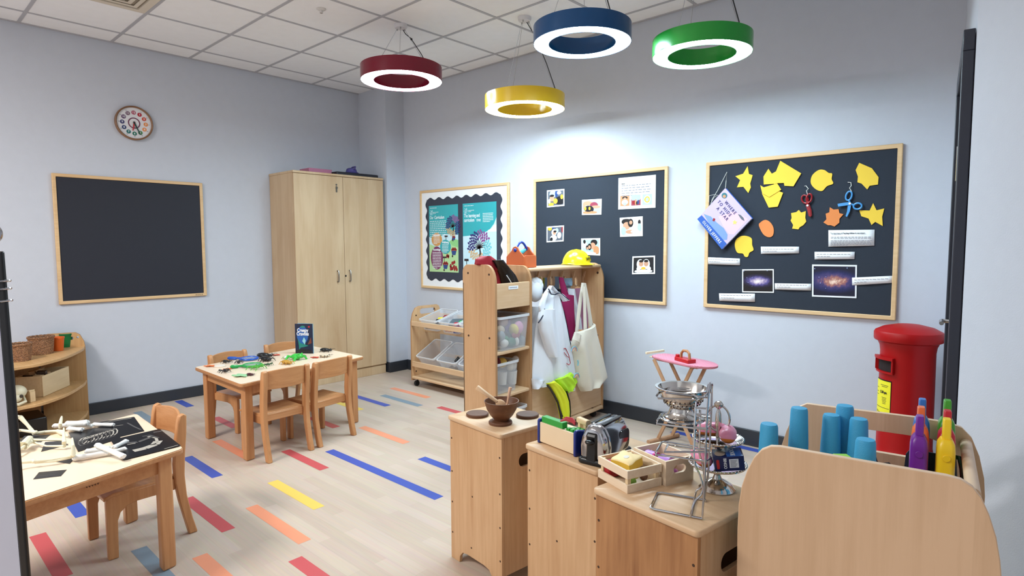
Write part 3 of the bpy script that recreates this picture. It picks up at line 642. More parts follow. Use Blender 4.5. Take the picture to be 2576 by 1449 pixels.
pic('large white bordered picture of the milky way in blue and orange', [(934, 972), (1282, 976), (1278, 1234), (933, 1221)], galaxy('galaxy_large', [(12, 16, 44), (26, 34, 84), (70, 60, 110), (170, 110, 96), (240, 210, 190)], .17, -.9, .45, 34), 'galaxy_picture')
# scissors hanging from wire
def scissors(label, col, blades, rings, pivot, wire, name, closed):
    off = .012
    W = lambda p: Rw(*Z4(*p), off=off)
    O = W(pivot); t = thing('scissors', label, 'scissors', tuple(O), 0, 'scissors hung on the right board')
    m = plain('scissor_'+name, col, .3)
    L = lambda p, d=0: (W(p).x-O.x, -d, W(p).z-O.z)
    for k, (bl, rg) in enumerate(zip(blades, rings)):
        b = MB(); P = [L(p) for p in bl]
        b.plate([(p[0], p[2]) for p in P], [], XZ(-.004*k), -.004, 0); b.build('blade', m, t, bevel=.0008)
        b = MB(); cx, cy, ax, ay, rot = rg; pts = []
        for i in range(24):
            a = 2*PI*i/24; u = ax*math.cos(a); v = ay*math.sin(a); pts.append(L((cx+u*math.cos(rot)-v*math.sin(rot), cy+u*math.sin(rot)+v*math.cos(rot)), .004*k))
        b.tube(pts, .0052, 8, True); e = min(range(24), key=lambda i: (Vector(pts[i])).length); b.tube([pts[e], (0, -.004*k, 0)], .0055, 8); b.build('finger_loop', m, t)
    b = MB(); b.disc((0, -.013, 0), .0065, .006, 14, axis='y'); b.build('pivot_screw', WHITE, t)
    b = MB(); b.tube([L(p, d) for p, d in wire], .0022, 6); b.build('wire_tie', plain('tie_white', (220, 220, 216), .5), t)
scissors('red scissors hanging closed on the right board', (150, 24, 34), [[(888, 510), (915, 505), (930, 550), (934, 592), (922, 606), (908, 596)], [(886, 512), (912, 506), (926, 560), (928, 600), (914, 598)]], [(878, 466, 24, 32, -.35), (912, 458, 20, 34, .25)], (902, 515), [((895, 480), -.004), ((900, 430), .004), ((892, 400), .006), ((905, 385), .0), ((884, 362), -.008), ((872, 364), -.006)], 'red', True)
scissors('blue scissors hanging open on the right board', (72, 150, 214), [[(1214, 492), (1240, 498), (1228, 560), (1206, 604), (1194, 598), (1206, 560)], [(1232, 488), (1230, 510), (1180, 518), (1138, 524), (1134, 502), (1180, 494)]], [(1219, 440, 22, 36, .35), (1288, 520, 32, 23, -.15)], (1230, 500), [((1240, 430), -.002), ((1238, 400), .004), ((1226, 380), .006), ((1238, 360), .0), ((1232, 336), -.008), ((1208, 334), -.006)], 'blue', False)
# hanging book
O = Rw(*Z4(256, 620), off=.034)
t = thing('picture_book', 'lilac and blue picture book hung on string at the left of the star board', 'book', tuple(O))
def BK(p, d=0.0): q = Rw(*Z4(*p), off=.034); return (q.x-O.x, -d, q.z-O.z)
cor = [(262, 380), (468, 614), (236, 855), (45, 620)]
LIL = plain('cover_lilac', (196, 178, 226), .35); PK = plain('cover_pink', (224, 186, 214), .35); SEA = plain('cover_sea', (120, 150, 216), .35); BLU = plain('cover_strip_blue', (44, 92, 178), .35); NAV = plain('cover_ink', (40, 44, 92), .35)
b = MB(); P = [BK(p) for p in cor]
b.plate([(p[0], p[2]) for p in P], [], XZ(0), -.004, 0); b.build('cover', LIL, t, smooth=False)
b = MB(); Q = [BK(p) for p in [(264, 392), (462, 618), (240, 846), (58, 622)]]
b.plate([(p[0], p[2]) for p in Q], [], XZ(.018), -.0178, 0); b.build('pages', WHITE, t, smooth=False)
b = MB(); P2 = [BK(p) for p in cor]; b.plate([(p[0], p[2]) for p in P2], [], XZ(.021), -.003, 0); b.build('back_cover', BLU, t, smooth=False)
def onbook(b, pts, d, mi=0): P = [BK(p) for p in pts]; b.plate([(p[0], p[2]) for p in P], [], XZ(-.004-d), -.0004, 0, mi)
b = MB(); onbook(b, [(45, 620), (80, 590), (274, 812), (236, 855)], .0008); b.build('author_strip', BLU, t, smooth=False)
b = MB(); onbook(b, [(95, 580), (150, 600), (200, 650), (250, 690), (280, 740), (276, 780), (250, 782), (170, 716)], .0004); b.build('sea', SEA, t, smooth=False)
b = MB(); onbook(b, [(210, 600), (330, 560), (440, 620), (330, 740), (290, 735), (250, 680)], .0002); b.build('beach', PK, t, smooth=False)
b = MB(); onbook(b, [(335, 624), (342, 638), (356, 640), (346, 650), (350, 662), (336, 656), (322, 662), (327, 648), (318, 638), (330, 637)], .0012); b.build('star', plain('cover_star', (244, 214, 110), .4), t, smooth=False)
b = MB(); onbook(b, [(256+22*math.cos(a*PI/8), 438+22*math.sin(a*PI/8)) for a in range(16)], .0012); onbook(b, [(256+12*math.cos(a*PI/8), 444+12*math.sin(a*PI/8)) for a in range(16)], .0018, 1); b.build('sticker', [plain('sticker_teal', (40, 110, 120), .4), PWOD], t, smooth=False)
b = MB(); onbook(b, [(172, 612), (186, 618), (178, 640), (162, 632)], .0012); onbook(b, [(360, 580), (384, 590), (405, 612), (412, 636), (390, 624), (376, 606)], .0012, 1); b.build('small_pictures', [PRED, PGRY], t, smooth=False)
ua = Vector(BK(cor[2]))-Vector(BK(cor[3])); ang = math.atan2(ua.z, ua.x)
def btxt(s, p, size, m, bold=0.0, sx=1.0, sp=1.0): text('title_text', s, size, m, t, BK(p, .0062), (PI/2, -ang, 0), 'CENTER', bold, sx=sx, spacing=sp)
for s, p in (('WHERE', (302, 532)), ('TO HIDE', (256, 538)), ('A STAR', (240, 580))): btxt(s, p, .031, NAV, .0003, .85, 1.45)
btxt('OLIVER JEFFERS', (158, 720), .028, WHITE, .0004, .82, 1.3)
ST = plain('white_string', (222, 222, 214), .8)
b = MB(); n_ = BK((262, 252), -.026)
b.tube([BK((264, 378), .005), BK((263, 320), -.01), n_, BK((200, 400), .0), BK((160, 470), .006), BK((150, 500), -.004)], .0016, 6)
b.tube([BK((135, 490), .004), BK((140, 440), .010), BK((175, 432), .012), BK((210, 436), .008), BK((180, 450), .010), BK((150, 500), .006)], .0014, 6); b.build('string', ST, t)
# ================================================================== TALL CUPBOARD
CX, CY0, CY1, CZ = .489, -1.297, -.275, 2.113
t = thing('cupboard', 'tall maple cupboard with two doors standing in the corner', 'cupboard', (0, CY0, 0)); W_ = CY1-CY0
b = MB(); b.box(.003, CX-.02, 0, W_, .09, CZ-.022); b.build('carcass', MAPLE, t, bevel=.002)
b = MB(); b.box(.003, CX+.004, -.004, W_+.002, CZ-.022, CZ); b.build('top', MAPLE, t, bevel=.003)
b = MB(); b.box(.003, CX-.012, .004, W_-.002, 0, .09); b.build('plinth', MAPLE, t, bevel=.002)
mid = -.765-CY0
HND = plain('satin_nickel', (150, 148, 146), .3, 1.0)
for k, (a, c) in enumerate(((.002, mid-.002), (mid+.002, W_-.002))):
    b = MB(); b.box(CX-.018, CX, a, c, .105, CZ-.026); d = b.build('door', MAPLE, t, bevel=.0015)
    hy = (-.853 if k == 0 else -.715)-CY0
    b = MB(); b.tube([(CX, hy, 1.03), (CX+.022, hy, 1.03), (CX+.028, hy, 1.04), (CX+.028, hy, 1.13), (CX+.022, hy, 1.14), (CX, hy, 1.14)], .006, 8); b.build('handle', HND, d)
    if k == 0:
        b = MB(); b.disc((CX, -.84-CY0, 2.005), .009, .004, 14, axis='x'); b.box(CX, CX+.004, -.848-CY0, -.832-CY0, 1.93, 1.99); b.disc((CX+.004, -.84-CY0, 1.975), .012, .004, 14, axis='x'); b.build('key_lock', plain('lock_steel', (110, 104, 96), .4, .8), d)
    else:
        b = MB(); b.disc((CX-.0005, -.757-CY0, 1.085), .009, .003, 14, axis='x'); b.build('keyhole', BLACK, d)
b = MB((.25, -.98, CZ)); M0 = Matrix.Translation((.26, -.93, CZ)); b.M = M0
b.loft([[(x, y, z) for x, y in ((-.09, -.12), (.09, -.12), (.09, .12), (-.09, .12))] if s == 0 else [(x*1.08, y*1.08, z) for x, y in ((-.09, -.12), (.09, -.12), (.09, .12), (-.09, .12))] for s, z in ((0, 0), (1, .055))])
b.box(-.02, .0, -.02, .03, .055, .068)
tag(b.build('pink_tray', plain('tray_pink', (186, 120, 150), .5), bevel=.006), 'pink plastic tray lying on top of the tall cupboard', 'tray')
b = MB((.25, -.52, CZ)); b.box(.06, .44, -.80, -.30, CZ, CZ+.035); tag(b.build('flat_case', plain('case_black', (26, 28, 38), .5), bevel=.008), 'flat black case lying on top of the tall cupboard', 'case')
b = MB((.30, -.50, CZ+.0352)); b.M = Matrix.Translation((.33, -.56, CZ+.0352)); b.lathe([(.07, 0), (.075, .012), (.06, .018), (.05, .05), (.03, .06), (.002, .062)], 20)
b.tube([(-.05, 0, .04), (-.02, .03, .075), (.03, .03, .075), (.06, 0, .04)], .008, 6)
tag(b.build('purple_hat', plain('hat_purple', (70, 66, 130), .6)), 'small purple hat on the black case above the cupboard', 'hat')
# ================================================================== TABLES AND CHAIRS
def table(label, Q, ztop, name='children_table', group=None, mark=False):
    """Q: plan corners in order; legs stand just inside each corner."""
    C = sum((Vector((x, y, 0)) for x, y in Q), Vector())/4
    t = thing(name, label, 'table', tuple(C), 0, group)
    q = [Vector((x, y, 0))-C for x, y in Q]
    def inset(d):
        out = []
        for i in range(4):
            a, b_, c = q[i-1], q[i], q[(i+1) % 4]; u = (a-b_).normalized(); v = (c-b_).normalized(); s = abs(u.x*v.y-u.y*v.x)
            out.append(b_+(u+v)*d/s)
        return out
    def rounded(d, r=.03):
        p = inset(d); out = []
        for i in range(4):
            a, b_, c = p[i-1], p[i], p[(i+1) % 4]; u = (a-b_).normalized(); v = (c-b_).normalized()
            for k in range(6):
                s = k/5; out.append((b_+u*r*(1-s)**2+v*r*s**2))
        return out
    b = MB(); R = rounded(0); Ri = rounded(.004)
    b.loft([[(p.x, p.y, ztop-.024) for p in Ri], [(p.x, p.y, ztop-.020) for p in R], [(p.x, p.y, ztop-.004) for p in R], [(p.x, p.y, ztop-.001) for p in Ri]], mi=1)
    b.add([(p.x, p.y, ztop) for p in rounded(.003)], [tuple(range(24))], 0); b.build('table_top', [LAMIN, BEECHX], t, ang=50)
    I = inset(.055); J = inset(.075); b = MB()
    n = 4; za, zb = ztop-.095, ztop-.0241
    vs = [(p.x, p.y, z) for z in (za, zb) for p in I]+[(p.x, p.y, z) for z in (za, zb) for p in J]; fs = []
    for i in range(4):
        j = (i+1) % 4; fs += [(i, j, 4+j, 4+i), (8+i, 12+i, 12+j, 8+j), (i, 8+i, 8+j, j), (4+i, 4+j, 12+j, 12+i)]
    b.add(vs, fs); b.build('apron', BEECHX, t, bevel=.002)
    if mark:
        A, B = I[0], I[1]; 
    for i in range(4):
        K = inset(.042)[i]; b_ = MB(); a, c = q[i-1], q[(i+1) % 4]; u = (a-q[i]).normalized()*.062; v = (c-q[i]).normalized()*.062
        p = [K, K+u, K+u+v, K+v]; b_.loft([[(w.x, w.y, 0.0) for w in p], [(w.x, w.y, ztop-.0242) for w in p]]); b_.build('leg', BEECH, t, bevel=.008)
    return t, I, C
T1Q = [(1.298, -2.525), (2.098, -2.533), (1.873, -1.47), (1.073, -1.494)]
TZ = .525
table('pale topped table in front of the cupboard covered with toy insects', T1Q, TZ)
def make_chair(label, loc, rz):
    t = thing('children_chair', label, 'chair', loc, rz, 'small wooden chairs')
    # seat: dished ply slab
    b = MB(); n = 8; R = []
    for j in range(n+1):
        y = -.130+.285*j/n; w = .150+.008*j/n; row = []
        for i in range(9):
            u = -1+2*i/8; row.append((u*w, y, .302-.008*(1-u*u)*math.sin(PI*j/n)-(.012 if j == n else 0)))
        R.append(row)
    top = R; bot = [[(x, y, z-.016) for x, y, z in r] for r in R]
    vs = [p for r in top for p in r]+[p for r in bot for p in r]; fs = []; m = 9; N = (n+1)*m
    for j in range(n):
        for i in range(8): fs += [(j*m+i, j*m+i+1, (j+1)*m+i+1, (j+1)*m+i), (N+j*m+i, N+(j+1)*m+i, N+(j+1)*m+i+1, N+j*m+i+1)]
        fs += [(j*m, (j+1)*m, N+(j+1)*m, N+j*m), (j*m+8, N+j*m+8, N+(j+1)*m+8, (j+1)*m+8)]
    for i in range(8): fs += [(i, N+i, N+i+1, i+1), (n*m+i, n*m+i+1, N+n*m+i+1, N+n*m+i)]
    b.add(vs, fs); b.build('seat', BEECHX, t, bevel=.003, ang=50)
    b = MB(); b.box(-.136, .136, -.150, -.128, .252, .300); b.build('rear_rail', BEECHX, t, bevel=.004)
    # curved backrest
    b = MB(); n = 10; rings = []
    for i in range(n+1):
        u = -1+2*i/n; x = u*.138; y = -.172-.028*(1-u*u); zt = .588+.010*(1-u*u); zb = .470-.018*(1-u*u)*0+.0
        rings.append([(x, y+.008, zb), (x, y+.002, zt), (x, y-.010, zt), (x, y-.004, zb-.002)])
    b.loft(rings); b.build('backrest', BEECHX, t, bevel=.003, ang=50)
    for s in (-1, 1):
        # rear leg: swept board kicking back at the foot and leaning back at the top
        pr = []
        front = [(-.190, 0), (-.172, .08), (-.150, .18), (-.136, .27), (-.134, .36), (-.144, .46), (-.158, .56)]
        back = [(-.178, .594), (-.190, .597), (-.200, .588), (-.196, .50), (-.186, .40), (-.180, .30), (-.186, .20), (-.208, .08), (-.228, 0)]
        pr = front+[(-.166, .588)]+back
        b = MB(); x = s*.153; b.plate(pr, [], YZ(x-.016), 0, .032); b.build('leg', BEECH, t, bevel=.006, ang=60)
        # front leg growing into the side rail in one curve
        out = [(.146, 0), (.146, .27), (.140, .285), (.125, .292), (-.14, .292), (-.14, .236), (.02, .236), (.06, .228), (.09, .205), (.102, .17), (.106, 0)]
        b = MB(); b.plate(out, [], YZ(s*.142-.013), 0, .026); b.build('leg', BEECH, t, bevel=.005, ang=60)
    return t
G = 'small wooden chairs'
ch = make_chair('wooden chair seen from behind at the near left of the insect table', (1.955, -2.262, 0), PI/2+.066)
dup(ch, (1.912, -1.908, 0), PI/2+.17, 'wooden chair seen from behind at the near right of the insect table', G)
for loc, rz, lb in (((1.262, -2.170, 0), -PI/2+.2, 'wooden chair on the far side of the insect table, left one against the wall'),
                    ((1.072, -1.662, 0), -PI/2+.04, 'wooden chair on the far side of the insect table, behind the standing book')):
    c = dup(ch, loc, rz, lb, G); sc_ = .95 if loc[1] < -2 else .93; c.scale = (sc_, sc_, sc_)
dup(ch, (2.655, -3.300, 0), PI+.04, 'wooden chair pushed into the end of the skeleton table', G)
# ------------------------------------------------------------------ things on the insect table
def T1(x, y, z=TZ): return onz(480+x/3.6217, 780+y/3.6217, z)
def magnifier(label, h0, rc, col, name):
    A = T1(*h0, TZ+.012); C = T1(*rc, TZ+.012); t = thing('magnifying_glass', label, 'magnifying glass', (C.x, C.y, TZ), 0, 'toy magnifying glasses')
    m = plain('magnifier_'+name, col, .3); R = .062; d = (A-C); d.z = 0; L = d.length; d.normalize()
    b = MB(); b.tube([(R*math.cos(2*PI*i/32), R*math.sin(2*PI*i/32), .012) for i in range(32)], .0085, 8, True); b.build('rim', m, t)
    b = MB(); b.lathe([(.001, .012), (R-.008, .013), (R-.008, .016), (.001, .019)], 28); b.build('lens', clear_plastic('lens_clear', (225, 238, 245), .16, .05), t)
    b = MB(); b.tube([d*(R+.005)+Vector((0, 0, .014)), d*(R+.03)+Vector((0, 0, .014)), d*(R+.035)+Vector((0, 0, .0135)), d*(L-.01)+Vector((0, 0, .015)), d*L+Vector((0, 0, .015))], [.008, .008, .012, .013, .006], 10); b.build('handle', m, t)
magnifier('blue toy magnifying glass lying on the insect table', (335, 442), (530, 440), (24, 82, 180), 'blue')
magnifier('green toy magnifying glass lying on the insect table', (358, 522), (560, 500), (24, 150, 70), 'green')
BUGB = plain('bug_black', (22, 22, 24), .35); BUGG = plain('bug_green', (76, 170, 60), .4); BUGY = plain('bug_amber', (190, 140, 50), .4); BUGR = plain('bug_red', (206, 76, 56), .45); BUGO = plain('bug_orange', (228, 120, 60), .45)
def bug(label, p, s, ang, m, kind='beetle', name='toy_insect', cat='toy insect', m2=None):
    s *= 1.22; P = T1(*p); t = thing(name, label, cat, (P.x, P.y, TZ), ang, 'toy insects and leaves on the table')
    b = MB()
    if kind == 'beetle':
        b.ell((-.22*s, 0, .22*s), (.52*s, .34*s, .20*s)); b.ell((.25*s, 0, .19*s), (.2*s, .19*s, .15*s)); b.ell((.5*s, 0, .17*s), (.13*s, .12*s, .1*s))
    elif kind == 'ant':
        b.ell((-.4*s, 0, .2*s), (.32*s, .22*s, .18*s)); b.ell((0, 0, .2*s), (.18*s, .11*s, .1*s)); b.ell((.36*s, 0, .22*s), (.16*s, .14*s, .12*s))
    elif kind == 'mantis':
        b.tube([(-.8*s, 0, .12*s), (-.3*s, 0, .18*s), (.2*s, 0, .24*s), (.55*s, 0, .4*s)], [.05*s, .12*s, .1*s, .05*s], 8); b.ell((.6*s, 0, .44*s), (.1*s, .12*s, .08*s))
    elif kind == 'frog':
        b.ell((0, 0, .24*s), (.45*s, .32*s, .24*s)); b.ell((.4*s, 0, .34*s), (.25*s, .27*s, .18*s)); b.ell((.5*s, .15*s, .5*s), .08*s); b.ell((.5*s, -.15*s, .5*s), .08*s)
    elif kind == 'scorpion':
        b.ell((0, 0, .16*s), (.36*s, .18*s, .12*s)); b.tube([(-.3*s, 0, .16*s), (-.6*s, 0, .2*s), (-.9*s, 0, .32*s), (-.95*s, 0, .5*s), (-.75*s, 0, .6*s)], [.1*s, .08*s, .07*s, .06*s, .02*s], 8)
        for q in (-1, 1): b.tube([(.3*s, q*.12*s, .15*s), (.55*s, q*.35*s, .15*s), (.85*s, q*.25*s, .15*s)], [.05*s, .05*s, .09*s], 8)
    b.build('body', m, t)
    b = MB(); r = random.Random(hash(label) % 99 if False else len(label))
    k3 = (-.35, 0, .3) if kind != 'frog' else (-.35, .35)
    for q in (-1, 1):
        for x in k3:
            e = x*1.7+r.uniform(-.1, .1)
            b.tube([(x*s, q*.12*s, .2*s), ((x+e)/2*s, q*.36*s, .30*s), (e*s*.85, q*(.56+r.uniform(-.08, .08))*s, .02*s)], [.045*s, .04*s, .025*s] if kind != 'frog' else [.1*s, .1*s, .08*s], 6); b.build('leg', m2 or m, t); b = MB()
        if kind in ('beetle', 'ant'): b.tube([(.5*s, q*.05*s, .22*s), (.75*s, q*.2*s, .34*s), (.95*s, q*.25*s, .3*s)], .018*s, 5); b.build('antenna', m2 or m, t); b = MB()
def leafy(label, p, s, ang, m, name='paper_leaf', cat='toy leaf'):
    P = T1(*p); b = MB((P.x, P.y, TZ)); b.M = Matrix.Translation((P.x, P.y, TZ+.0008))@Matrix.Rotation(ang, 4, 'Z')
    o = []
    for i in range(28):
        a = 2*PI*i/28; r = s*(.62+.38*abs(math.cos(a*2.5))); o.append((r*math.cos(a), .62*r*math.sin(a)))
    b.plate(o, [], lambda u, v, t: (u, v, t+.05*s*math.sin(u/s*3)+.05*s), 0, .0018)
    tag(b.build(name, m), label, cat, 'toy insects and leaves on the table')
leafy('orange maple leaf at the left corner of the insect table', (170, 512), .052, .2, BUGO)
leafy('small orange leaf behind the green magnifier handle', (330, 540), .034, .9, BUGO)
leafy('red crinkled leaf behind the black beetles', (770, 412), .045, .5, BUGR)
leafy('flat red leaf beside the white striped beetle', (1130, 434), .045, .1, BUGR)
leafy('long pale green leaf near the front edge of the insect table', (450, 600), .075, .1, plain('leaf_pale_green', (150, 200, 150), .5))
P = T1(265, 516); b = MB((P.x, P.y, TZ)); b.disc((P.x, P.y, TZ), .036, .010, 24); tag(b.build('wooden_disc', plain('disc_pale', (226, 216, 204), .5), bevel=.002), 'pale round disc beside the orange maple leaf', 'disc')
bug('black spindly ant with long legs left of the green magnifier', (330, 482), .048, 0.3, BUGB, 'ant')
bug('black ant between the blue and green magnifiers', (440, 482), .044, 2.6, BUGB, 'ant')
bug('black scorpion with tail nearest the left table corner', (310, 566), .052, PI, BUGB, 'scorpion')
bug('large black beetle right of the blue magnifier, upper one', (680, 432), .075, .7, BUGB, 'beetle')
bug('long black beetle below the upper large beetle', (690, 466), .072, .1, BUGB, 'beetle')
bug('small dark green insect right of the green magnifier', (710, 506), .042, .4, plain('bug_dark_green', (40, 84, 50), .4), 'mantis')
bug('light green mantis just in front of the green magnifier', (605, 540), .072, .3, BUGG, 'mantis')
bug('black and red bug sitting on the pale green leaf', (545, 597), .034, .4, plain('bug_maroon', (70, 20, 30), .4), 'beetle')
bug('bright green frog in the middle of the insect table', (960, 452), .080, .2, plain('frog_green', (60, 190, 70), .35), 'frog', 'toy_frog', 'toy frog')
bug('green and white fly left of the frog', (880, 440), .045, 2.2, plain('bug_white', (220, 226, 214), .4), 'beetle', m2=BUGG)
bug('amber brown insect in front of the green frog', (880, 494), .062, .2, BUGY, 'beetle')
bug('thin black insect behind the green frog', (1000, 432), .050, .1, BUGB, 'ant')
bug('black beetle with pale striped shell right of the red leaf', (1225, 430), .050, .8, plain('bug_striped', (206, 190, 164), .45), 'beetle', m2=BUGB)
bug('shiny black beetle farthest right on the insect table', (1235, 378), .060, .6, BUGB, 'beetle')
# standing board book
A = T1(955, 395); B = T1(1115, 397); u = (B-A); u.z = 0; wB = u.length; u.normalize(); n_ = Vector((u.y, -u.x, 0)); HB = .243
t = thing('board_book', 'dark blue insect board book standing upright on the table', 'book', (A.x, A.y, TZ), math.atan2(u.y, u.x))
NVY = plain('book_navy', (18, 30, 62), .25); BBL = plain('book_blue', (40, 96, 176), .25); BTE = plain('book_teal', (34, 130, 120), .25)
b = MB(); b.box(0, wB, 0, .003, 0, HB); b.build('front_cover', NVY, t, smooth=False)
b = MB()
for i in range(7): b.M = Matrix.Translation((wB, .003, 0))@Matrix.Rotation(PI/2-.30-.09*i, 4, 'Z'); b.box(0, .0025, 0, .0001, 0, .001) if False else None
b.M = Matrix.Identity(4)
for i in range(6):
    a = .12+.10*i; p = [(wB, .004), (wB-wB*.97*math.cos(a*.35), .004+wB*.97*math.sin(a*.35))]
    d = Vector((p[1][0]-p[0][0], p[1][1]-p[0][1])).normalized(); nn = Vector((-d.y, d.x))*-.0016
    b.loft([[(p[0][0], p[0][1], z), (p[1][0], p[1][1], z), (p[1][0]+nn.x, p[1][1]+nn.y, z), (p[0][0]+nn.x, p[0][1]+nn.y, z)] for z in (.003, HB-.003)])
b.build('pages', WHITE, t, smooth=False)
b = MB(); a = .25; b.loft([[(wB, .004, z), (wB-wB*math.cos(a), .004+wB*math.sin(a), z), (wB-wB*math.cos(a), .008+wB*math.sin(a), z), (wB+.002, .010, z)] for z in (0, HB)]); b.build('back_cover', plain('book_teal_pale', (120, 170, 190), .3), t, smooth=False)
b = MB(); flat_poly(b, blob(wB*.42, HB*.62, wB*.32, HB*.3, 24), -.0001, 0); b.build('moonlit_sky', BBL, t, smooth=False)
b = MB(); flat_poly(b, [(wB*.15, HB*.5), (wB*.3, HB*.35), (wB*.5, HB*.32), (wB*.75, HB*.26), (wB*.5, HB*.22), (wB*.3, HB*.2), (wB*.22, HB*.12), (wB*.2, HB*.28)], -.0006, 0); flat_poly(b, [(wB*.4, HB*.42), (wB*.55, HB*.30), (wB*.6, HB*.45), (wB*.5, HB*.55)], -.0009, 1)
flat_poly(b, [(wB*.7, HB*.30), (wB*.9, HB*.55), (wB*.93, HB*.35)], -.0006, 2); flat_poly(b, [(0, 0), (wB, 0), (wB*.9, HB*.12), (wB*.4, HB*.16), (0, HB*.10)], -.0008, 3); b.build('painted_insects', [BTE, plain('book_pale', (150, 210, 220), .3), plain('book_rust', (120, 60, 44), .3), plain('book_black', (12, 16, 24), .3)], t, smooth=False)
b = MB(); flat_poly(b, blob(wB*.45, HB*.90, wB*.13, HB*.035, 16), -.0006, 0); flat_poly(b, blob(wB*.8, HB*.9, wB*.06, HB*.03, 12), -.0006, 1); b.build('badges', [BTE, plain('book_red', (190, 40, 50), .4)], t, smooth=False)
text('title', 'Creepy', .040, WHITE, t, (wB*.44, -.0014, HB*.78), RX, 'CENTER', .0012, sx=.78); text('title', 'Crawlies', .040, WHITE, t, (wB*.44, -.0014, HB*.66), RX, 'CENTER', .0012, sx=.72)
# ------------------------------------------------------------------ skeleton table
T2Q = [(2.34, -3.178), (2.665, -4.30), (3.435, -4.30), (3.112, -3.208)]
t, I, C = table('pale topped table at the lower left with the skeleton and x-rays', T2Q, TZ, mark=True)
b = MB(); A = I[3]; B = I[2]; u = (B-A).normalized(); nn = Vector((-u.y, u.x, 0)); nn = nn if nn.x > 0 else -nn
O = onp(212, 1226, C+A, nn)-C
for k in range(26):
    s = -.01-.0; w = .055*(k/26.0); hgt = (.014 if k < 7 else .006)*(.6+.5*((k*7) % 5)/5); z = O.z+(.004 if k < 7 else -.001)+.004*math.sin(k*1.3)
    p = O-u*w+nn*.0008
    b.add([p+Vector((0, 0, z-O.z-hgt/2)), p-u*.0018+Vector((0, 0, z-O.z-hgt/2)), p-u*.0018+Vector((0, 0, z-O.z+hgt/2)), p+Vector((0, 0, z-O.z+hgt/2))], [(0, 1, 2, 3)])
b.build('burnt_in_mark', plain('burnt_mark', (52, 26, 16), .7), t, smooth=False)
def T2(x, y, z=TZ): return onz(x/2.904, 950+y/2.904, z)
XB = plain('xray_black', (18, 19, 24), .28); XW = plain('xray_bone', (176, 170, 160), .35); XG = plain('xray_grey', (84, 82, 82), .35)
def xray(label, q, off, marks, name='xray_print', cat='x-ray print', grp='x-ray prints on the skeleton table'):
    P = [T2(*p, TZ+off) for p in q]; c = sum(P, Vector())/4; b = MB(c)
    b.plate([(p.x, p.y) for p in P], [], XY(TZ+off), -.0012, 0)
    for k, (mi, pts, w) in enumerate(marks):
        W3 = [T2(*p, TZ+off+.0004) for p in pts]
        for i in range(len(W3)-1):
            d = (W3[i+1]-W3[i]).normalized(); s = Vector((-d.y, d.x, 0))*w
            b.add([W3[i]-s, W3[i+1]-s, W3[i+1]+s, W3[i]+s], [(0, 1, 2, 3)], mi)
    return tag(b.build(name, [XB, XW, XG], smooth=False), label, cat, grp)
def ribs():
    m = [(2, [(570, 470), (820, 390)], .006)]
    for k in range(9):
        x = 580+28*k; y = 462-8*k; m.append((1, [(x, y), (x+18, y-18), (x+42, y-26), (x+54, y-12), (x+50, y+6), (x+30, y+22)], .0028))
        m.append((2, [(x, y), (x-8, y+22), (x+10, y+36), (x+34, y+28)], .0024))
    return m
xray('black x-ray print of hands at the far edge, partly under the rib cage print', [(690, 330), (980, 286), (1055, 390), (800, 450)], .0016, [(1, [(720, 335), (960, 295)], .003), (2, [(930, 330), (985, 360), (1030, 380)], .004), (1, [(780, 360), (900, 345)], .002)])
xray('black x-ray print of a rib cage in the middle of the skeleton table', [(500, 400), (830, 345), (880, 440), (570, 540)], .0032, ribs())
xray('large black x-ray print with curved grey bone at the right end of the table', [(808, 455), (1165, 374), (1320, 495), (900, 600)], .0048, [(1, [(975, 535), (1010, 527), (1060, 515), (1130, 490), (1155, 462)], .019), (1, [(1080, 430), (1140, 440), (1150, 470), (1120, 490)], .006), (2, [(900, 480), (1010, 470), (1060, 450), (1120, 430)], .010), (2, [(1120, 400), (1180, 390)], .008), (1, [(1200, 520), (1300, 492)], .0025), (2, [(1040, 430), (1090, 420), (1160, 440)], .005), (1, [(930, 490), (990, 478)], .004)])
xray('black x-ray print half hidden under the skeleton legs', [(330, 470), (450, 462), (500, 490), (300, 540)], .0016, [(2, [(360, 490), (440, 480)], .003)])
xray('black x-ray print at the left under the skeleton pelvis', [(180, 425), (370, 415), (300, 470), (130, 470)], .0016, [(2, [(200, 440), (300, 435)], .003)])
xray('narrow black x-ray strip under the skeleton feet', [(440, 590), (560, 570), (510, 628), (400, 612)], .0016, [(2, [(440, 600), (520, 590)], .002)])
xray('small black label card with grey writing near the front edge of the skeleton table', [(285, 690), (487, 672), (445, 718), (242, 742)], .0014, [(2, [(262+16*k, 722-1.5*k), (273+16*k, 720-1.5*k)], .0025) for k in range(9)], 'label_card', 'label card', None)
BONE = plain('bone_white', (228, 228, 226), .45); BONEC = plain('skeleton_ivory', (226, 220, 192), .45)
def bone(label, p, q, r, h0=0.0, h1=0.0, knob=1.18, name='bone', cat='toy bone', grp='loose white toy bones'):
    r *= .84; A = T2(*p, TZ+r*1.4+h0); B = T2(*q, TZ+r*1.4+h1); c = (A+B)/2; c.z = TZ
    b = MB(c); d = (B-A).normalized(); s = d.cross(Vector((0, 0, 1))).normalized(); L = (B-A).length
    b.tube([A, A+d*.06*L, A+d*.16*L, A.lerp(B, .5), B-d*.16*L, B-d*.06*L, B], [r*.8, r*knob*.95, r*1.05, r*.9, r*1.05, r*knob*.95, r*.8], 12)
    for E_ in (A+d*.04*L, B-d*.04*L):
        for w in (-1, 1): b.ell(E_+s*w*r*.7, (r*.66, r*.66, r*.66), 10, 8)
    return tag(b.build(name, BONE), label, cat, grp)
bone('white toy bone lying alone on the far x-ray print', (680, 342), (830, 345), .011)
bone('white toy bone lowest at the left of the crossed pile', (530, 590), (790, 548), .013)
bone('white toy bone at the back left of the crossed pile', (625, 540), (800, 515), .012, .012, .016)
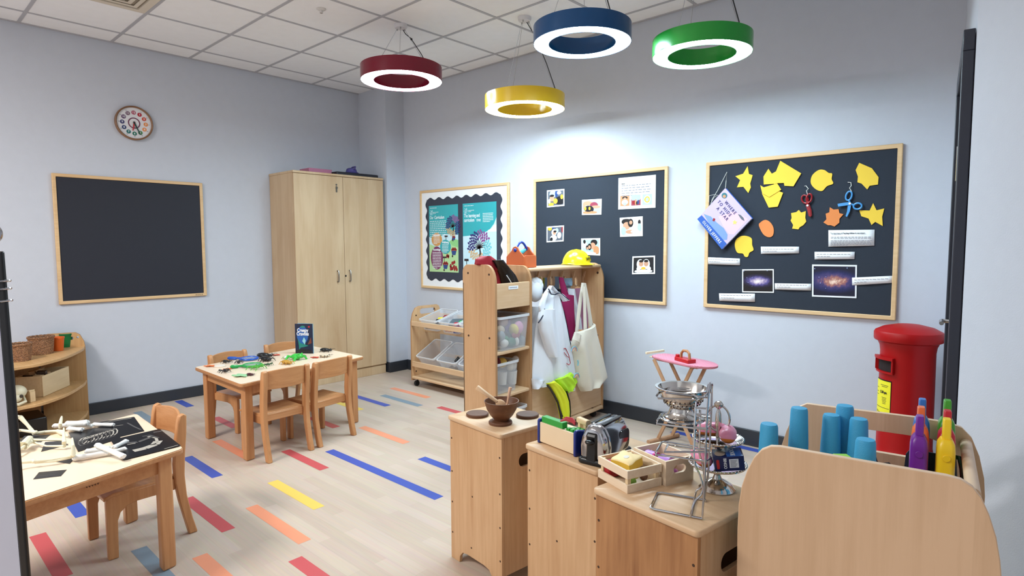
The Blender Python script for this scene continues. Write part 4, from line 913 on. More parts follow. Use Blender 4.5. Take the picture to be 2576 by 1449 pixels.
bone('white toy bone crossing on top of the pile toward the front', (705, 490), (905, 578), .0125, .034, .006)
bone('white toy bone of the crossed pile pointing to the upper right', (830, 510), (925, 462), .011, .010, .012)
bone('white toy bone of the crossed pile pointing right', (800, 545), (920, 518), .0105, .004, .004)
bone('white toy bone at the left of the far group of bones', (390, 352), (560, 345), .012)
bone('thick white toy bone on top of the far group', (480, 340), (640, 330), .017, .012, .012)
bone('white toy bone in front of the far group', (500, 372), (600, 380), .012)
bone('white toy bone leaning out of the far group toward the right', (560, 348), (675, 352), .011, .004, .0)
# articulated skeleton lying on its back, feet towards the room
t = thing('skeleton', 'ivory toy skeleton lying on the table with its feet pointing up', 'skeleton', tuple(T2(240, 500)))
O = Vector(t.location)
def sk(name, pts, rad, extra=None):
    b = MB(O); P = [T2(x, y, TZ+h) for x, y, h in pts]
    b.tube(P, rad, 10)
    if extra: extra(b, P)
    b.build(name, BONEC, t)
def kn(r):
    def f(b, P):
        b.ell(P[0], r*1.2, 10, 8); b.ell(P[-1], r*1.2, 10, 8)
    return f
sk('thigh_bone', [(60, 640, .03), (150, 620, .028), (245, 610, .026)], [.008, .0055, .0075], kn(.0075))
sk('shin_bone', [(250, 612, .026), (380, 600, .022), (525, 575, .022)], [.0065, .0045, .006], kn(.0062)); sk('shin_bone', [(255, 620, .020), (390, 612, .016), (525, 582, .018)], [.005, .004, .005])
sk('foot', [(525, 582, .012), (535, 560, .04), (534, 500, .070), (528, 442, .090)], [.008, .009, .006, .003])
sk('thigh_bone', [(60, 560, .03), (150, 520, .028), (225, 468, .03)], [.008, .0055, .0075], kn(.0075))
sk('shin_bone', [(230, 455, .03), (340, 455, .025), (455, 455, .022)], [.0065, .0045, .006], kn(.0062)); sk('shin_bone', [(235, 470, .02), (340, 500, .016), (465, 500, .018)], [.005, .004, .005])
sk('foot', [(468, 500, .012), (468, 470, .035), (466, 420, .055), (466, 368, .075)], [.008, .008, .006, .003])
sk('foot', [(440, 370, .010), (440, 340, .03), (448, 300, .05), (452, 280, .062)], [.007, .008, .006, .003])
sk('upper_arm_bone', [(60, 310, .075), (130, 282, .085), (150, 290, .085)], [.008, .006, .008], kn(.008)); sk('forearm_bone', [(150, 290, .085), (200, 345, .05), (250, 405, .015)], [.010, .007, .008], kn(.008))
sk('forearm_bone', [(250, 410, .012), (330, 395, .012), (420, 390, .012)], [.008, .006, .007], kn(.007)); sk('hand', [(420, 390, .012), (450, 400, .014), (500, 430, .010)], [.008, .012, .004])
sk('pelvis', [(90, 470, .04), (140, 500, .03), (170, 500, .03), (215, 445, .035)], [.014, .018, .018, .014]); sk('arm_bone', [(60, 390, .03), (160, 385, .025), (260, 400, .02)], [.009, .006, .008], kn(.008))
# ================================================================== CORNER SHELF
t = thing('corner_shelf', 'curved wooden corner shelf unit against the left wall', 'shelf unit', (0.02, -3.36, 0)); O = Vector((0.02, -3.36, 0))
SHW = wood('shelf_ply', (212, 172, 122), (186, 144, 96), 'X', .45); SHZ = wood('shelf_ply_upright', (208, 168, 118), (182, 140, 92), 'Z', .45)
Bk = Vector((.024, -3.20, 0)); Rr = Vector((.115, -2.925, 0)); d = (Rr-Bk); Ln = d.length; d.normalize(); nrm = Vector((d.y, -d.x, 0))
def panel(outl, name, M, P, par, holes=()):
    b = MB(O); b.plate(outl, holes, lambda u, v, tt: tuple(P+M*u+Vector((0, 0, v))+nrm*tt), 0, .02, 0, 1); return b.build(name, [SHZ, EDGE], par, bevel=.002)
panel([(0, 0), (Ln, 0), (Ln, .60), (Ln-.006, .64), (Ln-.03, .695), (Ln-.06, .715), (.05, .715), (.02, .70), (0, .66)], 'end_panel', d, Rr-d*Ln, t, [circ(.009, 12, Ln-.045, .675), circ(.013, 14, Ln-.085, .67)])
curve = [(.118, -2.93)]+[tuple(onz(px, py, .600)[:2]) for px, py in ((206, 878), (166, 896), (104, 913), (38, 924))]+[(.95, -3.70), (.95, -3.95)]
def cat2(c, n=5):
    out = []
    for i in range(len(c)-1):
        p0 = c[max(i-1, 0)]; p1 = c[i]; p2 = c[i+1]; p3 = c[min(i+2, len(c)-1)]
        for s in range(n):
            u = s/n; out.append(tuple(.5*((2*p1[k])+(p2[k]-p0[k])*u+(2*p0[k]-5*p1[k]+4*p2[k]-p3[k])*u*u+(3*p1[k]-p0[k]-3*p2[k]+p3[k])*u**3) for k in (0, 1)))
    return out+[c[-1]]
plan = cat2(curve)+[(.025, -3.95), (.025, -3.20)]
SHELF_Z = (.075, .325, .600)
for z in SHELF_Z:
    b = MB(O); b.plate(plan, [], XY(z), -.022, 0, 0, 0); b.build('shelf', SHW, t, bevel=.004)
b = MB(O); b.box(.025, .95, -3.97, -3.95, 0, .72); b.build('end_panel', SHZ, t, bevel=.004)
b = MB(O); b.box(.022, .034, -3.95, -3.22, .075, .600); b.build('back_panel', SHW, t)
for u, z in ((Ln-.03, .045), (Ln-.30, .055)):
    b = MB(O); p = Rr-d*(Ln-u)+nrm*.021; b.ell(p+Vector((0, 0, z)), (.010, .010, .010), 10, 6); b.build('bolt', DARK, t)
# things on the shelves
def S6(x, y, z): return onz(x/2.897, 550+y/2.897, z)
WICK, wnt, wb = nodes('wicker_brown')
tc_ = wnt.nodes.new('ShaderNodeTexCoord'); wv = wnt.nodes.new('ShaderNodeTexWave'); wv.bands_direction = 'Z'; wv.inputs['Scale'].default_value = 38; wv.inputs['Distortion'].default_value = 5; wv.inputs['Detail'].default_value = 3; wv.inputs['Detail Scale'].default_value = 4
wr = wnt.nodes.new('ShaderNodeValToRGB'); wr.color_ramp.elements[0].color = lin((70, 42, 26)); wr.color_ramp.elements[1].color = lin((196, 142, 100))
wnt.links.new(tc_.outputs['Object'], wv.inputs['Vector']); wnt.links.new(wv.outputs['Fac'], wr.inputs['Fac']); wnt.links.new(wr.outputs['Color'], wb.inputs['Base Color'])
wbp = wnt.nodes.new('ShaderNodeBump'); wbp.inputs['Strength'].default_value = .8; wbp.inputs['Distance'].default_value = .004; wnt.links.new(wv.outputs['Fac'], wbp.inputs['Height']); wnt.links.new(wbp.outputs['Normal'], wb.inputs['Normal'])
def basket(label, base, r, h):
    P = S6(*base, SHELF_Z[2]); P.z = SHELF_Z[2]+.001
    t = thing('wicker_basket', label, 'basket', tuple(P), 0, 'wicker baskets on the corner shelf')
    b = MB(); n = 48; wv_ = lambda i, z: 1+.02*math.sin(i*PI*.5+z*300)
    pr = [(.001, .002), (r*.84, .002), (r*.86, .0), (r*.93, h*.35), (r*.97, h*.7), (r, h), (r-.008, h), (r*.90, h*.5), (r*.80, .012), (.001, .012)]
    b.loft([[(q*math.cos(2*PI*i/n)*wv_(i, z), q*math.sin(2*PI*i/n)*wv_(i, z), z) for i in range(n)] for q, z in pr], True, True); b.build('body', WICK, t)
    b = MB()
    for k in range(2): b.tube([((r-.002)*math.cos(2*PI*i/60), (r-.002)*math.sin(2*PI*i/60), h+.004*math.sin(i*PI/3+k*PI)) for i in range(60)], .007, 6, True)
    b.build('braided_rim', WICK, t)
basket('larger brown wicker basket on the top corner shelf', (305, 985), .080, .125)
basket('smaller brown wicker basket at the left end of the top corner shelf', (148, 1035), .070, .115)
def cup(label, p, r, h, col, name):
    P = S6(*p, SHELF_Z[2]); P.z = SHELF_Z[2]+.001; b = MB(P)
    b.lathe([(.001, 0), (r*.78, 0), (r*.98, h-.012), (r*1.04, h-.012), (r*1.05, h), (r*.95, h), (r*.74, .006), (.001, .006)], 28, P)
    tag(b.build('plastic_cup', plain('cup_'+name, col, .45)), label, 'cup', 'plastic cups on the corner shelf')
cup('green plastic cup at the right end of the top corner shelf', (485, 935), .046, .108, (10, 106, 52), 'green')
cup('orange plastic cup beside the larger basket on the top shelf', (425, 962), .042, .105, (222, 100, 30), 'orange')
cup('green plastic cup behind the orange cup and larger basket', (362, 940), .046, .105, (12, 110, 56), 'green2')
cup('blue plastic cup just showing behind the larger basket', (290, 960), .05, .100, (40, 90, 180), 'blue')
A = S6(318, 1300, SHELF_Z[1]); B = S6(510, 1215, SHELF_Z[1]); Cc = S6(125, 1290, SHELF_Z[1])
u = (B-A); u.z = 0; w = u.length; u.normalize(); t = thing('wooden_crate', 'pale wooden box filled with loose blocks on the middle corner shelf', 'box', (A.x, A.y, SHELF_Z[1]+.001), math.atan2(u.y, u.x))
PINE = wood('pale_pine', (232, 208, 168), (214, 186, 144), 'X', .5, 60, 8, .4); H_ = .150; D_ = .17
for nm, a in (('side', (0, w, 0, .01)), ('side', (0, w, D_-.01, D_)), ('end', (0, .01, .01, D_-.01)), ('end', (w-.01, w, .01, D_-.01))):
    b = MB(); b.box(a[0], a[1], a[2], a[3], 0, H_); b.build(nm, PINE, t, bevel=.002)
b = MB(); b.box(.01, w-.01, .01, D_-.01, 0, .008); b.build('base', PINE, t)
BT = t.matrix_basis.copy()
BT = Matrix.Translation((A.x, A.y, SHELF_Z[1]))@Matrix.Rotation(math.atan2(u.y, u.x), 4, 'Z')
bl = random.Random(3); BC = [PINE, plain('block_dark', (60, 44, 34), .5), wood('block_tan', (200, 160, 110), (170, 126, 80), 'X')]
names = ['nearest the front corner', 'dark one in the middle', 'leaning on the back', 'at the right end', 'lying flat at the left', 'in the back left corner']
for k in range(6):
    p = BT@Vector((.04+.045*(k % 4)+.01*(k//4), .045+.07*(k//3), .136+.022*(k % 2))); b = MB(p); b.M = Matrix.Translation(p)@Matrix.Rotation(bl.uniform(0, 3), 4, 'Z')@Matrix.Rotation(bl.uniform(-.5, .5), 4, 'X')
    b.box(-.028, .028, -.018, .018, -.016, .016); tag(b.build('building_block', BC[k % 3], bevel=.002), 'small wooden block in the pale shelf box, '+names[k], 'block', 'blocks in the pale shelf box')
P = S6(225, 1335, SHELF_Z[1]); b = MB((P.x, P.y, SHELF_Z[1])); b.M = Matrix.Translation((P.x, P.y, SHELF_Z[1]+.001))@Matrix.Rotation(.5, 4, 'Z')
b.box(-.022, .022, -.018, .018, 0, .072); b.box(-.022, -.008, -.018, .018, .072, .080); b.box(.004, .018, -.018, .018, .072, .084)
tag(b.build('toy_castle_block', PINE, bevel=.002), 'small pale upright castle block in front of the shelf box', 'block')
P = S6(122, 1285, SHELF_Z[1]+.07); t = thing('skull', 'white toy skull at the left end of the middle corner shelf', 'skull', (P.x, P.y, SHELF_Z[1]+.004))
b = MB(); b.ell((0, 0, .085), (.046, .056, .048), 20, 14); b.ell((0.03, -.01, .05), (.026, .034, .03), 14, 10); b.build('cranium', BONEC, t)
b = MB(); b.tube([(-.01, -.04, .045), (.03, -.045, .018), (.052, 0, .008), (.03, .04, .018), (-.01, .038, .045)], [.006, .010, .012, .010, .006], 8); b.build('jaw', BONEC, t)
b = MB(); b.ell((.047, -.02, .062), (.012, .011, .011), 10, 8); b.ell((.047, .018, .062), (.012, .011, .011), 10, 8); b.build('eye_sockets', plain('socket_dark', (60, 52, 44), .8), t)
P = Vector((.55, -3.35, SHELF_Z[0])); b = MB(P); b.box(.34, .62, -3.50, -3.28, SHELF_Z[0]+.001, SHELF_Z[0]+.12); tag(b.build('black_box', BLACK, bevel=.008), 'black plastic box on the bottom corner shelf', 'box')
# ================================================================== BOARD EDGE AT THE LEFT
Dp = 1.30
def near(px, py, dep): d_ = ray(px, py); return CAM + d_*(dep/d_.dot(CF))
A = near(25, 900, Dp); A.z = 0; u = Vector((CR.x, CR.y, 0)).normalized(); f = Vector((CF.x, CF.y, 0)).normalized()
rz = math.atan2(u.y, u.x); ztop = near(8, 632, Dp).z
t = thing('easel_board', 'white easel board with black edge cut off by the left side of the photo', 'easel', (A.x, A.y, 0), rz); t.rotation_euler = (0, -.016, rz); t.location.x += .9*.016*u.x; t.location.y += .9*.016*u.y
b = MB(); b.box(-.62, -.0088, -.004, .004, .25, ztop-.012); b.build('panel', plain('easel_white', (206, 208, 222), .5), t)
b = MB(); b.box(-.0085, .0085, -.005, .005, .05, ztop); b.build('edge_trim', BLACK, t, bevel=.003)
b = MB(); b.box(-.635, -.62, -.016, .016, .05, ztop-.01); b.box(-.62, -.0115, -.016, .016, .23, .25); b.build('side_trim', BLACK, t, bevel=.003)
for x in (-.625, 0):
    b = MB(); b.box(x-.02, x+.02, -.25, .25, 0, .05); b.build('foot', BLACK, t, bevel=.008)
b = MB(); b.tube([(-.012+.019*math.cos(2*PI*i/24), -.0, ztop+.038+.019*math.sin(2*PI*i/24)) for i in range(24)], .0035, 8, True); b.box(-.018, -.006, -.006, .006, ztop-.001, ztop+.020); b.build('hanging_ring', CHROME, t)
for z in (ztop-.065, ztop-.082, ztop-.108):
    b = MB(); b.tube([(.0125*math.cos(2*PI*i/20), .018*math.sin(2*PI*i/20), z+.002*math.cos(2*PI*i/20)) for i in range(20)], .0022, 6, True); b.build('metal_clip', CHROME, t)
# ================================================================== BIN CART
t = thing('bin_trolley', 'low wooden trolley of clear bins under the poster board', 'trolley', (1.17, -.47, 0)); O = Vector((1.17, -.47, 0))
CW, CD = 1.0, .37
pan = [(0, .055), (CD, .055), (CD, .74), (CD-.01, .775), (CD-.04, .79), (.10, .79), (.055, .775), (.02, .72), (0, .64)]
for x in (0, CW-.018):
    b = MB(); b.plate(pan, [rrect(.20, .055, .027, 5, .21, .735)], YZ(x), 0, .018, 0, 1); b.build('side_panel', [BIRCH, EDGE], t, bevel=.002)
    for yy, zz in ((.06, .70), (.29, .745), (.05, .14), (.30, .14)):
        b = MB(); b.disc((x-.0008 if x else .0178, yy, zz), .008, .0015, 12, axis='x'); b.build('bolt_cap', DARK, t)
for nm, y0, y1, z0, z1 in (('rail', 0, .02, .602, .648), ('rail', .0, .02, .196, .248), ('rail', CD-.012, CD, .66, .70), ('rail', CD-.012, CD, .255, .29), ('rail', .17, .19, .525, .565)):
    b = MB(); b.box(.018, CW-.018, y0, y1, z0, z1); b.build(nm, BIRCHX, t, bevel=.003)
b = MB(); b.box(.018, CW-.018, -.006, CD-.01, .075, .10); b.build('base_shelf', BIRCHX, t, bevel=.006)
for x in (.05, CW-.07):
    for y in (.03, CD-.05):
        b = MB(); b.disc((x-.012, y, .0275), .0275, .024, 20, axis='x'); b.tube([(x, y, .03), (x, y+.012, .055), (x, y+.012, .078)], .010, 8); b.build('caster', RUBBER, t, bevel=.003)
def tub(name, label, M, w, L, D, group, mat=None, cat='storage bin'):
    """Open tapered tub hanging below its rim; local x across, y from front to back, z up, rim at z=0."""
    loc = M.translation; t = thing(name, label, cat, tuple(loc), 0, group); t.rotation_mode = 'XYZ'; t.rotation_euler = M.to_euler()
    ri = lambda x, y, z, r: [(p[0], p[1], z) for p in rrect(x, y, r, 4, 0, L/2)]
    b = MB(); th = .0025
    b.loft([ri(w*.82, L*.86, -D+th, .02), ri(w*.96-th*2, L*.98-th*2, -.006, .024)][::-1]+[], True, False)
    b.loft([ri(w*.96, L*.98, -.006, .024), ri(w*.84, L*.88, -D, .02)], True, False)
    b.add(ri(w*.84, L*.88, -D, .02), [tuple(range(20))]); b.build('body', mat or CLEAR, t, ang=50)
    b = MB(); b.loft([ri(w*.95, L*.97, -.004, .024), ri(w, L, -.004, .026), ri(w, L, -.016, .026), ri(w+.004, L+.004, -.016, .026), ri(w+.004, L+.004, 0, .026), ri(w*.95, L*.97, 0, .024), ri(w*.95, L*.97, -.004, .024)], True, False)
    b.build('rim', CLEARR, t, ang=50)
    return t
BINS = []
wh = ['first', 'second', 'third']
for k in range(3):
    y0, z0, y1, z1 = -.444, .668, -.140, .750; a = math.atan2(z1-z0, y1-y0); L = math.hypot(z1-z0, y1-y0)
    M = Matrix.Translation((1.395+.29*k, y0-.002, z0+.004))@Matrix.Rotation(a, 4, 'X'); tub('storage_bin', wh[k]+' clear bin from the left on the upper row of the trolley', M, .262, L, .115, 'clear bins in the low trolley'); BINS.append(M)
for k in range(3):
    y0, z0, y1, z1 = -.444, .298, -.185, .440; a = math.atan2(z1-z0, y1-y0); L = math.hypot(z1-z0, y1-y0)
    M = Matrix.Translation((1.345+.31*k, y0, z0))@Matrix.Rotation(a, 4, 'X'); tub('storage_bin', wh[k]+' clear bin from the left on the lower row of the trolley', M, .275, L, .165, 'clear bins in the low trolley'); BINS.append(M)
TY = {}
def toy_piece(label, M, p, dims, rot, col, shape_='box'):
    q = M@Vector(p); key = 'toy_%d_%d_%d' % col; m = plain(key, col, .4); b = MB(q); b.M = Matrix.Translation(q)@M.to_3x3().to_4x4()@Matrix.Rotation(rot, 4, 'Z')@Matrix.Rotation(rot*.6, 4, 'X')
    x, y, z = [d/2 for d in dims]
    if shape_ == 'box': b.box(-x, x, -y, y, -z, z)
    elif shape_ == 'tri': b.loft([[(-x, -y, -z), (x, -y, -z), (0, y, -z)], [(-x, -y, z), (x, -y, z), (0, y, z)]])
    else: b.tube([(-x, 0, 0), (-x*.4, y*.6, 0), (x*.3, -y*.4, 0), (x, y*.3, 0)], [z, z*1.2, z, z*.8], 8)
    tag(b.build('toy_piece', m, bevel=.003 if shape_ != 'rod' else 0), label, 'toy piece', 'toy pieces in the clear trolley bins')
for a in [('yellow and slim toy piece in the first upper bin', BINS[0], (.02, .18, -.055), (.10, .035, .03), .5, (232, 210, 50), 'box'), ('dark red toy piece in the first upper bin', BINS[0], (.06, .22, -.045), (.10, .04, .03), .3, (140, 24, 30), 'box'),
          ('black toy piece in the first upper bin', BINS[0], (.05, .14, -.06), (.12, .05, .035), .6, (24, 24, 26), 'box'), ('dark green toy piece at the front of the first upper bin', BINS[0], (-.03, .07, -.09), (.13, .05, .03), .2, (50, 74, 58), 'box'),
          ('black pointed toy piece at the back of the first upper bin', BINS[0], (.09, .28, -.03), (.03, .06, .02), .1, (24, 24, 26), 'tri'),
          ('slate grey toy slab in the second upper bin', BINS[1], (-.03, .16, -.06), (.16, .10, .03), .3, (84, 96, 104), 'box'), ('green toy wedge in the second upper bin', BINS[1], (.08, .15, -.045), (.11, .035, .03), .5, (20, 150, 70), 'box'), ('red toy piece in the second upper bin', BINS[1], (.03, .11, -.06), (.10, .04, .035), .2, (196, 40, 50), 'box'),
          ('orange toy piece at the bottom of the second upper bin', BINS[1], (-.05, .05, -.095), (.08, .05, .035), .4, (232, 110, 70), 'rod'), ('blue toy piece at the bottom of the second upper bin', BINS[1], (.05, .05, -.09), (.10, .06, .05), -.3, (60, 96, 196), 'rod'),
          ('black curved toy piece in the second lower bin', BINS[4], (.07, .12, -.06), (.10, .10, .035), .8, (22, 22, 26), 'rod'), ('grey toy piece at the bottom of the second lower bin', BINS[4], (-.03, .07, -.14), (.09, .05, .04), .4, (90, 94, 100), 'rod'), ('pale toy piece at the bottom of the second lower bin', BINS[4], (-.06, .05, -.15), (.06, .05, .04), .9, (196, 190, 184), 'box'),
          ('purple toy piece in the third lower bin', BINS[5], (-.06, .10, -.05), (.05, .09, .05), .2, (96, 40, 150), 'box'), ('black toy piece in the third lower bin', BINS[5], (-.05, .16, -.04), (.08, .09, .05), .9, (24, 24, 28), 'rod')]:
    toy_piece(*a)
# ================================================================== DRESSING-UP RACK
RA = .05
RB = Vector((3.248, -1.404, 0)); RS = Vector((-math.sin(RA), math.cos(RA), 0)); RD = Vector((-math.cos(RA), -math.sin(RA), 0))   # along the front, and into its depth
RW, RDp, RH = 1.336, .285, 1.272
t = thing('dress_up_rack', 'wooden dressing-up unit with shelves and coat hooks in the middle', 'wardrobe unit', tuple(RB), PI/2+RA)
RM = Matrix.Translation(RB)@Matrix.Rotation(PI/2+RA, 4, 'Z')
def rp(px, py, dep=0.0): return onp(px, py, RB+RD*dep, RD)                 # picture point on a plane inside the unit
def rl(px, py, dep=0.0): return RM.inverted()@rp(px, py, dep)
def K6(x, y): return (1150+x/3.151, 600+y/3.151)
def upanel(x0, ztop, par, r1=.075, r2=.05, zb=.055):
    o = [(0, zb), (RDp, zb)]+[(RDp-r2+r2*math.cos(a), ztop-r2+r2*math.sin(a)) for a in [PI/2*k/6 for k in range(7)]]+[(r1-r1*math.sin(a), ztop-r1*1.6+r1*1.6*math.cos(a)) for a in [PI/2*k/8 for k in range(9)]]
    b = MB(); b.plate(o, [], YZ(x0), 0, .02, 0, 1); return b.build('side_panel', [BIRCH, EDGE], par, bevel=.003, ang=50)
upanel(0, RH, t); upanel(.365, 1.258, t); upanel(RW-.02, 1.250, t, .09, .05)
for yy, zz in ((.05, 1.21), (.235, 1.215), (.05, .80), (.235, .80)):
    b = MB(); b.disc((-.0012, yy, zz), .007, .0015, 12, axis='x'); b.build('bolt_cap', DARK, t)
for yy, zz in ((.05, 1.17), (.05, .66), (.05, .12)):
    b = MB(); b.disc((RW-.0205, yy, zz), .010, .0008, 12, axis='x'); b.build('bolt_cap', DARK, t)
b = MB(); b.box(.385, RW-.02, .015, .26, 1.214, 1.238); b.build('top_shelf', BIRCHX, t, bevel=.009)
RY = .20
holes = []
for zx in (668, 765, 858, 943):
    p = rl(*K6(zx, 340), RY); holes.append(rrect(.036, .075, .0175, 5, p.x, p.z))
b = MB(); b.plate([(.385, 1.050), (RW-.02, 1.050), (RW-.02, 1.214), (.385, 1.214)], holes, XZ(RY), 0, .018); b.build('hook_rail', BIRCHX, t, bevel=.002)
for zx in (640, 735, 830, 920, 1005):
    p = rl(*K6(zx, 320), RY-.02); b = MB(); q = [(-.0, .045), (-.03, .05), (-.042, .03), (-.030, .005), (-.012, -.02), (-.012, -.055), (-.038, -.065), (-.046, -.045), (-.034, -.078), (0, -.078)]
    b.plate([(u, v) for u, v in [(0, -.075), (0, .012), (-.012, .028), (-.026, .062), (-.040, .066), (-.030, .024), (-.018, .0), (-.020, -.05), (-.044, -.046), (-.048, -.062), (-.024, -.078)]], [], lambda u, v, tt: (p.x-.008+tt, RY+u, p.z+v), 0, .016)
    b.build('coat_hook', BIRCHX, t, bevel=.002)
# lower costume box, top box, shelves
b = MB(); b.box(.385, RW-.02, .008, .024, .095, .405); b.box(.385, RW-.02, .25, .266, .095, .405); b.box(.385, RW-.02, .024, .25, .095, .11); b.build('costume_box', BIRCHX, t, bevel=.004)
b = MB(); b.box(.385, RW-.02, -.012, .04, .062, .092); b.build('base_bar', BIRCHX, t, bevel=.010)
p = rl(*K6(1090, 1355), -.012); b = MB(); b.disc((p.x, .01, .0915), .008, .0015, 12); b.build('bolt_cap', DARK, t)
b = MB(); b.box(.02, .365, .004, .018, .985, 1.150); b.box(.02, .365, .018, .27, .985, 1.0); b.build('top_box', BIRCHX, t, bevel=.003)
for z in (.706, .415, .125):
    b = MB(); b.box(.02, .365, .006, .275, z-.022, z); b.build('shelf', BIRCHX, t, bevel=.006)
b = MB(); b.box(.0, .385, .276, .284, .06, 1.15); b.build('back_panel', BIRCHX, t)
for q, dep, w in (((445, 388), .003, .05), ((905, 1203), .007, .05)):
    p = rl(*K6(*q), dep); b = MB(); b.box(p.x-w, p.x+w, p.y-.0012, p.y, p.z-.011, p.z+.011); lb = b.build('name_label', WHITE, t, smooth=False)
    b = MB()
    for k in range(6): b.box(p.x-w*.8+.0135*k, p.x-w*.8+.0135*k+.0105, p.y-.0016, p.y-.0012, p.z-.003, p.z+.003)
    b.build('label_writing', INK, lb, smooth=False)
for x in (.06, RW-.08):
    for y in (.05, .23):
        b = MB(); b.disc((x-.012, y, .0272), .0272, .024, 20, axis='x'); b.box(x-.02, x+.02, y-.02, y+.02, .052, .0625); b.build('caster', RUBBER, t, bevel=.002)
# clear bins on the shelves and their contents
def rkM(x, y, z): return RM@Matrix.Translation((x, y, z))
tub('storage_bin', 'clear bin of play food on the upper shelf of the dressing-up unit', rkM(.19, -.012, .935), .325, .27, .226, 'clear bins in the dressing-up unit')
tub('storage_bin', 'clear bin with paper cups on the middle shelf of the dressing-up unit', rkM(.155, .025, .625), .25, .24, .207, 'clear bins in the dressing-up unit')
tub('storage_bin', 'clear bin on the lowest shelf of the dressing-up unit behind the wooden bowl', rkM(.20, .0, .305), .28, .27, .178, 'clear bins in the dressing-up unit')
def food(label, zp, dep, r, col, name='play_food', cat='play food', grp='play food in the upper clear bin', kind='ell', rot=0):
    p = rp(*K6(*zp), dep); m = plain('food_%d_%d_%d' % col, col, .6); b = MB(p); b.M = Matrix.Translation(p)@Matrix.Rotation(rot, 4, 'X')@Matrix.Rotation(PI/2+RA, 4, 'Z')
    if kind == 'ell': b.ell((0, 0, 0), r, 16, 10)
    elif kind == 'box': b.box(-r[0], r[0], -r[1], r[1], -r[2], r[2])
    elif kind == 'cup': b.lathe([(.001, -r[2]), (r[0]*.78, -r[2]), (r[0], r[2]), (r[0]*.93, r[2]), (r[0]*.72, -r[2]+.004), (.001, -r[2]+.004)], 24)
    elif kind == 'ring': b.tube([(r[0]*.65*math.cos(2*PI*i/24), 0, r[0]*.65*math.sin(2*PI*i/24)) for i in range(24)], r[0]*.38, 10, True)
    tag(b.build(name, m, bevel=.003 if kind == 'box' else 0), label, cat, grp)
for a in [('purple play food packet at the back of the upper bin', (395, 695), .12, (.03, .012, .04), (120, 60, 140), 'box', .2), ('pink play doughnut in the upper bin', (485, 705), .07, (.045, .03, .045), (232, 160, 196), 'ell'), ('yellow play lemon slice in the upper bin', (448, 722), .06, (.024, .04, .04), (238, 214, 90), 'ell'),
          ('blood orange play slice in the upper bin', (465, 765), .05, (.040, .02, .028), (170, 60, 60), 'ell'), ('small yellow play fruit at the right of the upper bin', (522, 748), .08, (.024, .024, .028), (232, 190, 60), 'ell'), ('grey play fish at the right bottom of the upper bin', (512, 810), .07, (.028, .028, .036), (120, 128, 132), 'ell'),
          ('green play pepper at the bottom of the upper bin', (430, 820), .06, (.048, .03, .032), (30, 110, 76), 'ell'), ('small green play vegetable at the left of the upper bin', (380, 795), .05, (.020, .03, .022), (34, 130, 80), 'ell'), ('white play garlic at the bottom of the upper bin', (375, 830), .04, (.030, .026, .028), (226, 222, 214), 'ell'),
          ('grey play mushroom at the left of the upper bin', (345, 775), .06, (.034, .03, .036), (150, 156, 160), 'ell'), ('pale bread roll at the left of the upper bin', (340, 725), .08, (.034, .03, .03), (214, 190, 160), 'ell'), ('brown play bun at the top left of the upper bin', (360, 660), .12, (.05, .03, .04), (180, 140, 120), 'ell'), ('white play egg at the bottom right of the green pepper', (470, 815), .04, (.018, .02, .03), (232, 228, 220), 'ell')]:
    food(a[0], a[1], a[2], a[3], a[4], kind=a[5], rot=a[6] if len(a) > 6 else 0)
G2 = 'things in the middle clear bin'
food('left white paper cup in the middle bin', (358, 1105), .10, (.034, .034, .044), (232, 230, 224), 'paper_cup', 'cup', G2, 'cup'); food('right white paper cup in the middle bin', (436, 1098), .10, (.036, .036, .046), (232, 230, 224), 'paper_cup', 'cup', G2, 'cup')
food('yellow play bun in the middle bin', (355, 985), .09, (.040, .03, .034), (226, 190, 90), grp=G2); food('dark red play piece at the left of the middle bin', (318, 985), .10, (.016, .03, .036), (120, 40, 56), grp=G2)
food('cream play bread in the middle bin', (430, 1005), .10, (.046, .03, .042), (230, 220, 200), grp=G2); food('white play roll in the top right of the middle bin', (462, 958), .10, (.026, .026, .026), (236, 234, 230), grp=G2)
# ------------------------------------------------------------------ costumes
def cloth(name, label, cat, left, right, dep, mat, bulge=.03, fold=.010, nf=3.0, th=.012, seed=1, group=None, parent=None, nc=18, sub=4, O=None):
    """Hanging cloth between two picture outlines, standing off the plane at depth DEP of the unit, with soft vertical folds."""
    def res(pl, n):
        out = []
        for i in range(len(pl)-1):
            for s in range(n): u = s/n; out.append((pl[i][0]*(1-u)+pl[i+1][0]*u, pl[i][1]*(1-u)+pl[i+1][1]*u))
        return out+[pl[-1]]
    Ls = [rp(*K6(*p), dep) for p in res(left, sub)]; Rs = [rp(*K6(*p), dep) for p in res(right, sub)]
    c = sum(Ls+Rs, Vector())/(2*len(Ls)); o = O if O is not None else (c if parent is None else Vector(parent.location)); r = random.Random(seed); ph = r.uniform(0, 6); rings = []; N = len(Ls)
    for k, (A, B) in enumerate(zip(Ls, Rs)):
        f = []; bk = []; v = k/(N-1)
        for i in range(nc+1):
            u = i/nc; e = math.sin(PI*min(1, max(0, u)))**.6
            d = bulge*e+fold*min(1, v*2.5)*(math.sin(2*PI*nf*u+ph+v*1.3)+.5*math.sin(2*PI*nf*1.9*u+ph*2-v*2))*(.3+.7*e)
            p = A.lerp(B, u)-RD*d; f.append(p); bk.append(p+RD*(th*(.35+.65*e)))
        rings.append(f+bk[::-1])
    b = MB(o); b.loft(rings); ob = b.build(name, mat, parent, ang=70)
    if parent is None: tag(ob, label, cat, group)
    return ob
CWH = plain('cotton_white', (232, 236, 244), .85, bump=.15); CRE = plain('canvas_cream', (230, 222, 206), .9, bump=.3); MAR = plain('maroon_cloth', (150, 22, 84), .85, bump=.15); NAVY = plain('navy_piping', (28, 34, 56), .8)
